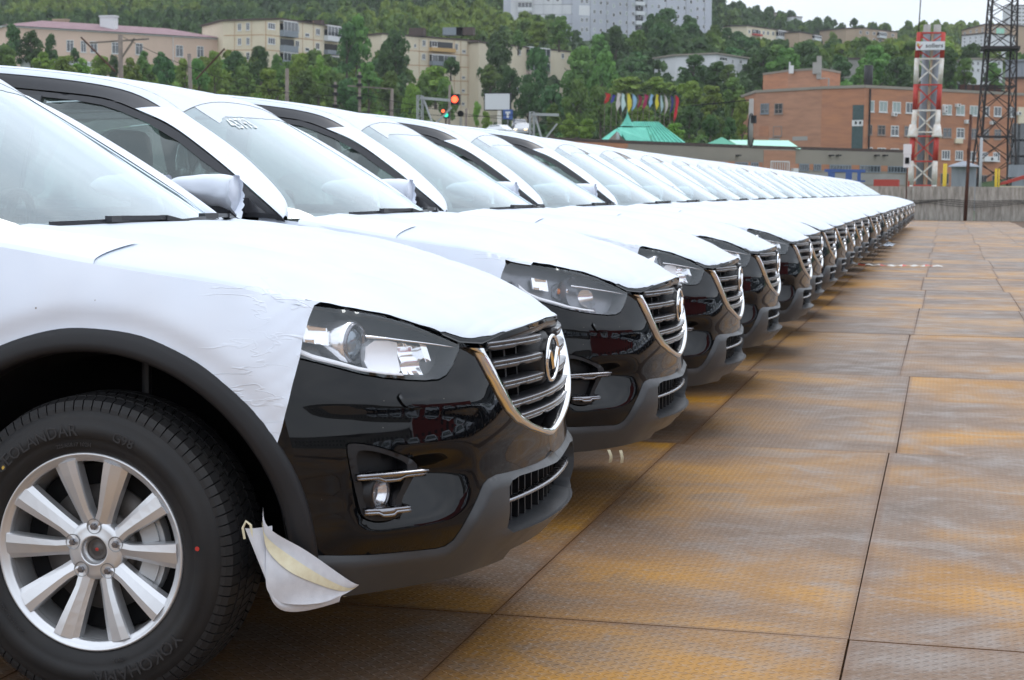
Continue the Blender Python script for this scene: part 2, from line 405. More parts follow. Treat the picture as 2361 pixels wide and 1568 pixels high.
def patch(name, outer, material, parent, fn=fnS, holes=(), g=.02, off=0.0, flange=.012, far=False, offs=None, smooth=True, fl_loops=True):
    """trimmed piece of a surface: exact outline, interior points every g, edges folded in by flange"""
    loops = [resample(outer, g)] + [resample(h, g) for h in holes]
    lo = loops[0].min(0); hi = loops[0].max(0)
    gx = np.arange(lo[0] + g / 2, hi[0], g); gyy = np.arange(lo[1] + g / 2, hi[1], g)
    Gx, Gy = np.meshgrid(gx, gyy); Gx = Gx + (np.arange(len(gyy)) % 2)[:, None] * g / 2
    P = np.stack([Gx.ravel(), Gy.ravel()], 1); k = inside(P, loops[0])
    for h in loops[1:]: k &= ~inside(P, h)
    P = P[k]; B = np.concatenate(loops)
    if len(P):
        keep = np.ones(len(P), bool)
        for c in range(0, len(P), 2000):
            d = np.sqrt(((P[c:c + 2000, None] - B[None]) ** 2).sum(-1)).min(1); keep[c:c + 2000] = d > .45 * g
        P = P[keep]
    V = np.concatenate([B, P]) if len(P) else B
    E = []; k0 = 0
    for L in loops:
        n = len(L); E += [(k0 + i, k0 + (i + 1) % n) for i in range(n)]; k0 += n
    r = delaunay_2d_cdt([Vector(p) for p in V], E, [], 0, 1e-7)
    V2 = np.array([tuple(p) for p in r[0]]); F = np.array([f for f in r[2] if len(f) == 3])
    cen = V2[F].mean(1); k = inside(cen, loops[0])
    for h in loops[1:]: k &= ~inside(cen, h)
    F = F[k]
    def O(p):
        o = np.full(len(p), float(off))
        return o + (offs(p) if offs is not None else 0)
    X = fn(V2, O(V2)); XO = fn(V2, O(V2) + .01)
    nrm = np.cross(X[F[:, 1]] - X[F[:, 0]], X[F[:, 2]] - X[F[:, 0]]); s = (nrm * (XO - X)[F[:, 0]]).sum()
    if s < 0: F = F[:, ::-1]
    verts = [tuple(p) for p in X]; faces = [tuple(int(i) for i in q) for q in F]
    if flange and fl_loops:
        for li, L in enumerate(loops):
            a = fn(L, O(L)); b = fn(L, O(L) - flange); n = len(L); k0 = len(verts)
            verts += [tuple(p) for p in a] + [tuple(p) for p in b]
            area = 0.5 * sum(L[i][0] * L[(i + 1) % n][1] - L[(i + 1) % n][0] * L[i][1] for i in range(n))
            cw = (area > 0) ^ (s < 0) ^ (li > 0)
            for i in range(n):
                j = (i + 1) % n; q = (k0 + i, k0 + n + i, k0 + n + j, k0 + j)
                faces.append(q if cw else q[::-1])
    if far: verts, faces = mirror(verts, faces)
    return mesh_obj(name, verts, faces, material, parent, smooth)
def uz(pts): return [(float(u2s(u)), z) for u, z in pts]
def both(fn_):
    for far in (False, True): fn_(far)
# ------------------------------------------------------------------ THE CAR: outlines on the body surface, (u, height)
HL = [(6.42, .940), (5.75, .926), (5.18, .914), (4.82, .904), (4.42, .888), (4.08, .870), (3.72, .850), (3.45, .834), (3.47, .824), (3.59, .808), (3.75, .786), (3.93, .768), (4.12, .760), (4.42, .760), (4.78, .765), (5.23, .773), (5.67, .784), (6.07, .799), (6.42, .813), (6.70, .824), (6.64, .864), (6.53, .908)]
CH_OUT = [(3.42, .828), (3.12, .821), (3.07, .805), (2.88, .756), (2.62, .700), (2.36, .657), (2.02, .625), (1.40, .594), (.75, .571), (.25, .556), (0, .552)]
CH_IN = [(2.84, .822), (2.84, .810), (2.73, .776), (2.51, .724), (2.21, .674), (1.92, .645), (1.40, .615), (.80, .591), (.30, .578), (0, .574)]
LIPT = [(6.62, .372), (6.10, .366), (5.50, .361), (4.83, .358), (4.20, .353), (4.02, .356), (3.88, .368), (3.78, .390), (3.67, .416), (3.30, .480), (3.20, .495), (3.06, .504), (2.78, .509), (1.9, .502), (1.0, .497), (.4, .498), (0, .500)]
HOODE = [(0, .867), (1.1, .861), (2.22, .847), (2.80, .832), (3.41, .840), (4.07, .876), (4.81, .908), (5.79, .930), (6.42, .944), (7.2, .962), (8.0, .987), (8.6, 1.008), (9.0, 1.028), (9.4, 1.055), (9.75, 1.083)]
HOODC = [.862, .857, .850, .840, .822, .785, .730, .625, .545, .430, .30, .16, .06, -.06, -.17]
ZC = [(-.20, 1.112), (-.1, 1.107), (.066, 1.088), (.24, 1.058), (.41, 1.022), (.575, .980), (.66, .955), (.74, .932), (.80, .905), (.83, .888), (.862, .867)]
def mir(pts): return list(pts) + [(-u, z) for u, z in pts[::-1] if abs(u) > 1e-6]
def arch_pts(cx, r, a0, a1, n=24):
    return [(cx + r * math.cos(rad(a0 + (a1 - a0) * i / n)), .355 + r * math.sin(rad(a0 + (a1 - a0) * i / n))) for i in range(n + 1)]
def xz2u(pts):
    u = SX([p[0] for p in pts], [p[1] for p in pts]); return [(float(a), p[1]) for a, p in zip(u, pts)]
def hood_grid(n_e, n_t, e0, e1, t0, t1, off=0.0, t0fun=None):
    """grid from the shut line (t=0) to the middle (t=1)"""
    ke = np.linspace(0, 1, len(HOODE)); e = np.linspace(e0, e1, n_e)
    u = np.interp(e, ke, [h[0] for h in HOODE]); z = np.interp(e, ke, [h[1] for h in HOODE]); xc = np.interp(e, ke, HOODC)
    E = SU(u, z); V = []
    for i in range(n_e):
        a0 = t0 if t0fun is None else t0fun(e[i])
        w = np.linspace(a0, t1, n_t); t = 1 - np.cos(w * PI / 2)
        t = .55 * t + .45 * w ** 1.5
        zc = float(np.interp(xc[i], [q[0] for q in ZC], [q[1] for q in ZC]))
        rise = (1 - (1 - t) ** 2.3) ** .62
        X = E[i, 0] + (xc[i] - E[i, 0]) * t; Y = E[i, 1] * (1 - t); Zz = E[i, 2] + (zc - E[i, 2]) * rise
        # two soft pressed creases running back from the grille corners
        ex = np.abs(Y) - (.34 + .22 * (0.87 - X)); Zz = Zz + .011 * np.exp(-(ex / .035) ** 2) * np.clip((.86 - X) / .25, 0, 1) * (1 - (1 - t) ** 6)
        for q in range(n_t): V.append((X[q], Y[q], Zz[q] + off))
        if off > 0 and a0 == 0.0:
            o_ = SU(u[i], z[i] - .008, .0075); V[-n_t] = (o_[0], o_[1], o_[2])
    return V
# greenhouse curves (x, y, z)
FR = [(0, -.435, .868, 1.095), (.07, -.450, .865, 1.111), (.15, -.56, .835, 1.192), (.25, -.677, .797, 1.275), (.36, -.825, .748, 1.370), (.47, -.975, .702, 1.452), (.56, -1.092, .675, 1.496), (.66, -1.239, .645, 1.544), (.76, -1.436, .630, 1.570), (.86, -1.70, .614, 1.594), (1.1, -2.15, .610, 1.600), (1.4, -2.65, .615, 1.580), (1.7, -3.05, .615, 1.530), (1.9, -3.32, .600, 1.478)]
GR = [(0, -.440, .805, 1.096), (.07, -.455, .765, 1.127), (.15, -.500, .705, 1.178), (.25, -.632, .628, 1.280), (.36, -.750, .585, 1.360), (.47, -.875, .560, 1.436), (.56, -.972, .545, 1.494), (.66, -1.10, .538, 1.568), (.76, -1.33, .545, 1.626), (.86, -1.65, .555, 1.663), (1.1, -2.1, .560, 1.680), (1.4, -2.6, .562, 1.672), (1.7, -3.0, .560, 1.640), (1.9, -3.28, .552, 1.598)]
RC = [(.56, -.985, 1.555), (.62, -1.035, 1.571), (.70, -1.18, 1.603), (.78, -1.40, 1.646), (.86, -1.70, 1.683), (1.1, -2.1, 1.705), (1.4, -2.6, 1.698), (1.7, -3.05, 1.668), (1.9, -3.33, 1.630)]
WC = [(0, -.20, 1.096), (.07, -.25, 1.127), (.15, -.335, 1.180), (.25, -.505, 1.280), (.36, -.66, 1.370), (.47, -.83, 1.468), (.56, -.985, 1.555)]
def curve(tab, r):
    k = np.array([t[0] for t in tab]); y = np.array([t[1:] for t in tab]); return cspline(k, y, np.asarray(r, float))
def rail_grid(r0, r1, nr, w0, w1, nw, off=0.0):
    rr = np.linspace(r0, r1, nr); F = curve(FR, rr); G = curve(GR, rr); V = []
    for i in range(nr):
        for w in np.linspace(w0, w1, nw):
            p = F[i] * (1 - w) + G[i] * w; b = math.sin(PI * w) * (.018 if rr[i] < .56 else .014) + off
            V.append((p[0] + b * .35, -(p[1] + b * .75), p[2] + b * .55))
    return V
def ws_point(v, t, off=0.0):
    """v 0 (base) .. 1 (header), t -1..1 across, on the windscreen"""
    r = .56 * v; c = curve(WC, [r])[0]; g = curve(GR, [r])[0]; a = abs(t)
    x = c[0] - (c[0] - g[0]) * a ** 2.2; y = t * g[1]; z = c[1] - (c[1] - g[2]) * a ** 2.4
    return (x + off * .62, y, z + off * .78)
def roof_grid(r0, r1, nr, t0, t1, nt, off=0.0):
    rr = np.linspace(r0, r1, nr); G = curve(GR, rr); C_ = curve(RC, rr); V = []
    for i in range(nr):
        for t in np.linspace(t0, t1, nt):
            a = abs(t); V.append((C_[i][0] - (C_[i][0] - G[i][0]) * a ** 2.2, t * G[i][1], C_[i][1] - (C_[i][1] - G[i][2]) * a ** 2.4 + off))
    return V
def side_panel(name, pts, material, parent, holes=(), off=0.0, g=.04, flange=.01, fn=fnG):
    both(lambda far: patch(name, pts, material, parent, fn=fn, holes=holes, g=g, off=off, flange=flange, far=far))

def text_mesh(body, size=.03, extrude=.0008):
    cu = bpy.data.curves.new('text', 'FONT'); cu.body = body; cu.size = size; cu.extrude = extrude
    cu.align_x = 'CENTER'; cu.resolution_u = 2
    o = bpy.data.objects.new('text', cu); COL.objects.link(o)
    dg = bpy.context.evaluated_depsgraph_get(); dg.update()
    me = bpy.data.meshes.new_from_object(o.evaluated_get(dg))
    bpy.data.objects.remove(o); return me

# ---- wheel: built once at the origin, outer face towards -Y, rim plane at y=-.10
def build_wheel(parent, loc, far=False, template=None):
    if template is not None:
        w = copy_tree(template, parent); w.location = loc
        w.rotation_euler = (0, 0, PI) if far else (0, 0, 0); return w
    w = empty('wheel', loc, parent)
    # tyre carcass
    prof = [(.226, -.078), (.229, -.090), (.236, -.101), (.246, -.108), (.262, -.1165), (.270, -.1165), (.2715, -.1185), (.284, -.121), (.300, -.1215), (.3015, -.1195), (.316, -.117), (.327, -.110), (.336, -.100), (.343, -.088), (.347, -.070), (.349, -.030), (.349, .03), (.345, .075), (.336, .098), (.30, .118), (.25, .108), (.226, .08)]
    v, f = lathe_y(prof, 96); tyre = mesh_obj('tyre', v, f, M['rubber'], w)
    # tread blocks: two shoulder rows, two inner rows
    mb = MB(); nb = 92
    rows = [(-.1065, -.066, .326, .355, .362, 0), (-.060, -.028, .344, .3635, .3640, .5), (-.022, .022, .344, .364, .364, .2), (.028, .060, .344, .3640, .3635, .5), (.066, .1065, .326, .362, .355, 0)]
    for (y0, y1, rb, ro0, ro1, ph) in rows:
        for i in range(nb):
            a = 2 * PI * (i + ph) / nb; da = 2 * PI / nb * (.435 if abs(y0) > .05 else .40); sk = .012 if y0 < 0 else -.012
            vs = []
            for aa, s_ in ((a - da, 0), (a + da, 0)):
                for (yy, rr_, q) in ((y0, rb if y0 < -.1 else .344, 0), (y0 - (.0 if y0 > -.1 else -.003), ro0 - (.014 if y0 < -.1 else .0), 0), ((y0 + .012) if y0 < -.1 else y0, ro0 if y0 < -.1 else ro0, 0), ((y1 - .012) if y1 > .1 else y1, ro1, 0), (y1, (ro1 - .010) if y1 > .1 else ro1, 0), (y1, rb if y1 > .1 else .344, 0)):
                    ang = aa + sk * (yy - y0) / (y1 - y0) * (1 if abs(y0) > .05 else 3)
                    vs.append((rr_ * math.cos(ang), yy, rr_ * math.sin(ang)))
            fs = [(k, k + 1, k + 7, k + 6) for k in range(5)] + [(5, 4, 3, 2, 1, 0), (6, 7, 8, 9, 10, 11)]
            mb.add(vs, fs)
    mesh_obj('tread', mb.v, mb.f, M['rubber'], w, smooth=False)
    # raised lettering on the sidewall
    def arc_text(s, r, a_mid, size):
        me = text_mesh(s, size, .0007); r0 = r
        for vv in me.vertices:
            x, y, z = vv.co; ang = rad(a_mid) - x / r0; rr_ = r0 + y - size * .35
            vv.co = (rr_ * math.cos(ang), -.1222 - z + (.0 if rr_ < .302 else (rr_ - .302) * .3), rr_ * math.sin(ang))
        me.materials.clear(); me.materials.append(M['rubber_text'])
        link(bpy.data.objects.new('sidewall_lettering', me), w)
    arc_text('GEOLANDAR', .290, 117, .040); arc_text('G98', .287, 70, .032)
    arc_text('YOKOHAMA', .290, -62, .044)
    arc_text('225/65R17 102H', .256, 96, .013); arc_text('DOT 1DPU GG2R', .254, -140, .012); arc_text('098A', .256, -72, .014)
    for (am, mm_) in ((6, 'red'), (137, 'yellow_mark')):
        vv = [(.281 * math.cos(rad(am)) + .0055 * math.cos(k * PI / 5), -.1226, .281 * math.sin(rad(am)) + .0055 * math.sin(k * PI / 5)) for k in range(10)]
        mesh_obj('balance_mark', vv, [tuple(range(10))], M[mm_], w, smooth=False)
    # rim: lip, dark barrel
    v, f = lathe_y([(.2345, -.080), (.2350, -.097), (.2325, -.1035), (.2290, -.1035), (.2265, -.1005), (.2215, -.0955), (.2145, -.0925), (.2125, -.0885), (.2120, -.055)], 96)
    rim = mesh_obj('rim', v, f, M['alloy'], w)
    v, f = lathe_y([(.2120, -.075), (.206, -.04), (.200, .03), (.212, .09), (.226, .10)], 64)
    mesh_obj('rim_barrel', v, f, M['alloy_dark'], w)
    # ten spokes in mirrored pairs about the five nuts
    rs = [.050, .070, .095, .125, .155, .185, .205, .2165]
    for k in range(5):
        for sgn in (-1, 1):
            a = rad(90 + 72 * k) + sgn * rad(17.5)
            vs = []; n = len(rs)
            for i, r_ in enumerate(rs):
                wd = np.interp(r_, [.05, .075, .10, .15, .2165], [.0225, .0190, .0190, .0245, .0318])
                yf = np.interp(r_, [.05, .08, .12, .17, .2165], [-.074, -.079, -.0865, -.0945, -.0985])
                c = Vector((math.cos(a), 0, math.sin(a))); t = Vector((-math.sin(a), 0, math.cos(a))) * sgn
                shift = np.interp(r_, [.05, .1, .2165], [-.004, 0, .0])
                P0 = c * r_ + t * shift
                sec = [(-wd, .034), (-wd, .006), (-wd * .92, .0008), (-wd * .30, -.0015), (wd * .55, .0050), (wd * .98, .0125), (wd * 1.02, .034)]
                for (q, dy) in sec:
                    p = P0 + t * q; vs.append((p.x, yf + dy, p.z))
            fs = grid_faces(n, 7, flip=(sgn > 0)); fs.append(tuple(range((n - 1) * 7, n * 7)))
            sp = mesh_obj('spoke', vs, fs, M['alloy'], w, smooth=False)
    # hub, centre bore, nuts in pockets
    v, f = lathe_y([(.072, -.045), (.0715, -.066), (.067, -.0745), (.055, -.0765), (.042, -.0775), (.036, -.0800), (.0335, -.0800), (.0325, -.0765), (.0320, -.060), (.0, -.058)], 48)
    mesh_obj('hub', v, f, M['alloy'], w)
    v, f = lathe_y([(.0, -.064), (.012, -.0645), (.014, -.060), (.020, -.061), (.0255, -.0625), (.0262, -.058)], 32)
    mesh_obj('hub_bearing', v, f, M['iron'], w)
    v, f = lathe_y([(.0, -.066), (.0040, -.0657), (.0045, -.062)], 16); mesh_obj('axle_end', v, f, M['red'], w)
    for k in range(5):
        a = rad(90 + 72 * k); c = (.0572 * math.cos(a), 0, .0572 * math.sin(a))
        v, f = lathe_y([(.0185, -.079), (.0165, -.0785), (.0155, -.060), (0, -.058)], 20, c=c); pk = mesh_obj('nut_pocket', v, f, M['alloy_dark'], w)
        v, f = lathe_y([(.0115, -.060), (.0105, -.072), (.0085, -.0735), (.0085, -.083), (.0070, -.0855), (0, -.0858)], 6, c=c)
        mesh_obj('lug_nut', v, f, M['chrome_satin'], w, smooth=False)
    v, f = lathe_y([(.09, -.028), (.098, -.030), (.149, -.030), (.149, -.012), (.09, -.012)], 48); mesh_obj('brake_disc', v, f, M['iron'], w)
    v, f = lathe_y([(.0, -.040), (.085, -.040), (.090, -.030), (.090, .0)], 40); mesh_obj('brake_hat', v, f, M['iron'], w)
    mb = MB()
    for (a0, a1, r0, r1, y0, y1) in ((-32, 34, .112, .170, -.052, .02), (10, 28, .118, .158, -.058, -.05), (-26, -8, .118, .158, -.058, -.05)):
        n = 8
        for i in range(n):
            A0 = rad(a0 + (a1 - a0) * i / n); A1 = rad(a0 + (a1 - a0) * (i + 1) / n)
            vs = [(r * math.cos(A), y, r * math.sin(A)) for y in (y0, y1) for A, r in ((A0, r0), (A0, r1), (A1, r1), (A1, r0))]
            mb.add(vs, [(0, 1, 2, 3), (7, 6, 5, 4), (0, 4, 5, 1), (1, 5, 6, 2), (2, 6, 7, 3), (3, 7, 4, 0)])
    mb.build('brake_caliper', M['caliper'], w)
    v, f = lathe_y([(.0, -.02), (.20, -.02)], 32); mesh_obj('dust_shield', v, f, M['black'], w)
    if far: w.rotation_euler = (0, 0, PI)
    return w

def headlight(parent, far, projector):
    """body-coloured recess, bezel, lamps and the clear lens of one headlight"""
    sg = -1 if far else 1
    h = empty('headlight', (0, 0, 0), parent)
    def put(name, v, f, m_, smooth=True):
        if far: v, f = mirror(v, f)
        return mesh_obj(name, v, f, m_, h, smooth)
    outl = uz(HL)
    # the lamp runs on under the film: outline extended backwards
    full = uz([p for p in HL[:1]]) ; ext = [(6.95, .952)] + HL[:-2][:] ; ext = [(7.60, .950), (7.2, .951), (6.42, .938)] + HL[1:20] + [(7.0, .846), (7.58, .892)]
    ol = uz(ext)
    patch('lens', ol, M['lens'], h, g=.02, off=.001, flange=0, far=far)
    patch('bezel', ol, M['bezel'] if projector else M['bezel_grey'], h, g=.02, off=-.062, flange=-.060, far=far)
    # bright edging that runs along the lower edge of the lamp
    low = [(7.0, .868), (6.75, .840), (6.45, .822), (6.07, .808), (5.67, .793), (5.23, .783), (4.78, .775)]
    def strip(name, pts, w0, w1, o0, o1, m_):
        u = np.array([p[0] for p in pts]); z = np.array([p[1] for p in pts]); k = np.linspace(0, len(pts) - 1, len(pts) * 5)
        u = np.interp(k, range(len(pts)), u); z = np.interp(k, range(len(pts)), z); ww = np.linspace(w0, w1, len(k))
        V = []
        for i in range(len(k)):
            for (dz, oo) in ((-.5, o0 - .012), (-.5, o0), (.5, o1), (.5, o1 - .02)):
                V.append(tuple(SU(u[i], z[i] + dz * ww[i], oo)))
        return put(name, V, grid_faces(len(k), 4), m_)
    strip('lower_light_strip', low, .012, .006, -.008, -.014, M['white_reflector'])
    strip('upper_trim_strip', [(5.45, .866), (4.9, .858), (4.4, .848), (3.9, .838), (3.5, .829)], .007, .003, -.010, -.012, M['chrome'])
    def ring(name, c, prof, m_, n=28, ax=Vector((1, -.20, 0))):
        """lathe about ax through c; prof = (radius, distance forward)"""
        ax = ax.normalized(); x = ax.cross(Vector((0, 0, 1))).normalized(); y = x.cross(ax)
        V = []
        for i in range(n):
            a = 2 * PI * i / n
            for r_, d in prof: V.append(tuple(Vector(c) + ax * d + (x * math.cos(a) + y * math.sin(a)) * r_))
        k = len(prof); F = [(i * k + q, i * k + q + 1, ((i + 1) % n) * k + q + 1, ((i + 1) % n) * k + q) for i in range(n) for q in range(k - 1)]
        return put(name, V, F, m_)
    if projector:
        c = SU(5.66, .848, -.038)
        ring('projector_shroud', c, [(.052, -.085), (.055, -.060), (.056, -.010), (.052, .001), (.050, .0015)], M['reflector'])
        ring('projector_ring', c, [(.050, .001), (.050, .006), (.046, .009), (.041, .006), (.038, -.006)], M['chrome_satin'])
        ring('projector_lens', c, [(.038, -.008), (.034, -.001), (.024, .005), (.012, .008), (0, .009)], M['lampglass'])
        # satin reflector bowl between projector and turn lamp
        patch('reflector_bowl', uz(smooth_poly([(5.40, .856), (4.72, .851), (4.66, .835), (4.72, .785), (4.86, .774), (5.20, .777), (5.50, .790)], 1)), M['white_reflector'], h, g=.012, off=-.018, offs=lambda p: -.022 * np.sin(np.clip((p[:, 1] - .775) / .08, 0, 1) * PI) * .9, flange=.03, far=far)
        patch('turn_lamp', uz([(4.66, .850), (4.18, .832), (4.14, .812), (4.24, .800), (4.24, .768), (4.66, .772)]), M['reflector'], h, g=.010, off=-.032, offs=lambda p: -.010 * np.abs(np.sin((p[:, 1] - .77) * 95)), flange=.03, far=far)
        patch('turn_lamp_cap', uz([(4.24, .842), (4.10, .836), (4.08, .800), (4.20, .798)]), M['chrome'], h, g=.012, off=-.020, flange=.03, far=far)
    else:
        c = SU(5.35, .845, -.050)
        ring('halogen_bowl', c, [(.052, .010), (.048, -.012), (.030, -.034), (.012, -.040), (0, -.040)], M['bezel_grey'])
        ring('bulb_cap', c, [(.012, -.036), (.012, -.008), (.008, -.003), (0, -.002)], M['chrome'])
        c = SU(5.75, .845, -.045)
        ring('turn_bulb', c, [(.010, -.03), (.011, -.004), (.006, .002), (0, .003)], M['amber'])
        ring('turn_bowl', c, [(.034, .004), (.026, -.022), (0, -.030)], M['reflector'])
        patch('main_reflector', uz(smooth_poly([(5.0, .850), (4.45, .846), (4.35, .800), (4.60, .782), (4.95, .785)], 2)), M['reflector'], h, g=.012, off=-.040, offs=lambda p: -.02 * np.sin(np.clip((p[:, 1] - .78) / .07, 0, 1) * PI), flange=.02, far=far)
    # side marker behind the film edge
    patch('side_marker', uz([(6.62, .896), (6.20, .886), (6.18, .846), (6.60, .856)]), M['reflector'], h, g=.012, off=-.022, offs=lambda p: -.004 * np.abs(np.sin(p[:, 0] * 260)), flange=.02, far=far)
    return h

def fog_unit(parent, far, lamp):
    h = empty('fog_lamp_unit', (0, 0, 0), parent)
    FOG = [(6.00, .621), (5.94, .628), (5.67, .623), (5.35, .611), (4.93, .589), (4.75, .573), (4.71, .557), (4.86, .525), (5.05, .482), (4.97, .457), (5.19, .443), (5.52, .443), (5.74, .455), (5.80, .484), (5.86, .520), (5.94, .568)]
    o0 = .052   # the housing stands in the hollow, so lift it back to the outer skin
    def lift(p): return hollow(s2u(p[:, 0]), p[:, 1])
    inner = [(5.85, .608), (5.67, .611), (5.35, .600), (5.00, .580), (4.89, .566), (4.97, .530), (5.14, .488), (5.20, .458), (5.50, .456), (5.66, .466), (5.72, .520), (5.82, .566)]
    patch('surround', uz(smooth_poly(FOG, 1)), M['plastic'], h, holes=[uz(smooth_poly(inner, 1))], g=.012, off=.001, offs=lift, flange=.05, far=far)
    patch('recess', uz(smooth_poly(inner, 1)), M['plastic'], h, g=.014, off=-.045, offs=lambda p: lift(p) + .0025 * np.sin(p[:, 1] * 900) * (p[:, 1] > .55), flange=0, far=far)
    def bar(name, u0, u1, z0, hgt, dep, m_):
        n = 14; V = []
        for i in range(n):
            k = i / (n - 1); u = u0 + (u1 - u0) * k
            step = -.006 if .32 < k < .62 else 0.0
            lf = float(lift(np.array([[float(u2s(u)), z0]]))[0])
            for dz, oo in ((.5, -.03), (.5, dep - .006), (.30, dep), (.02, dep), (0, dep - .005), (-.04, dep - .001), (-.45, dep - .004), (-.5, dep - .010), (-.5, -.03)):
                V.append(tuple(SU(u, z0 + dz * hgt + step * (dz < .1), oo + lf)))
        F = grid_faces(n, 9) + [tuple(range(9)), tuple(range((n - 1) * 9, n * 9))]
        if far: V, F = mirror(V, F)
        return mesh_obj(name, V, F, m_, h)
    bar('chrome_bar', 5.86, 4.60, .548, .018, .016, M['chrome_satin'])
    bar('chrome_bar', 5.73, 4.90, .468, .017, .014, M['chrome_satin'])
    if lamp:
        c = Vector(SU(5.38, .506, float(lift(np.array([[float(u2s(5.38)), .506]]))[0]) - .012)); ax = Vector((.96, -.26, 0)).normalized(); x = ax.cross(Vector((0, 0, 1))).normalized(); y = x.cross(ax)
        for nm, prof, m_ in (('lamp_barrel', [(.048, -.05), (.046, .0), (.042, .004), (.037, .002)], M['plastic']), ('lamp_ring', [(.037, .003), (.035, .004), (.034, -.004)], M['chrome_satin']), ('lamp_reflector', [(.034, -.004), (.022, -.018), (.008, -.022), (0, -.015)], M['reflector']), ('lamp_glass', [(.036, .002), (.02, .007), (0, .009)], M['lens'])):
            V = []; n = 24
            for i in range(n):
                a = 2 * PI * i / n
                for r_, d in prof: V.append(tuple(c + ax * d + (x * math.cos(a) + y * math.sin(a)) * r_))
            k = len(prof); F = [(i * k + q, i * k + q + 1, ((i + 1) % n) * k + q + 1, ((i + 1) % n) * k + q) for i in range(n) for q in range(k - 1)]
            if far: V, F = mirror(V, F)
            mesh_obj(nm, V, F, m_, h)
    else:
        patch('blank_cover', uz([(5.62, .530), (5.02, .526), (5.18, .476), (5.60, .478)]), M['plastic'], h, g=.015, off=-.025, offs=lift, flange=.02, far=far)
    return h

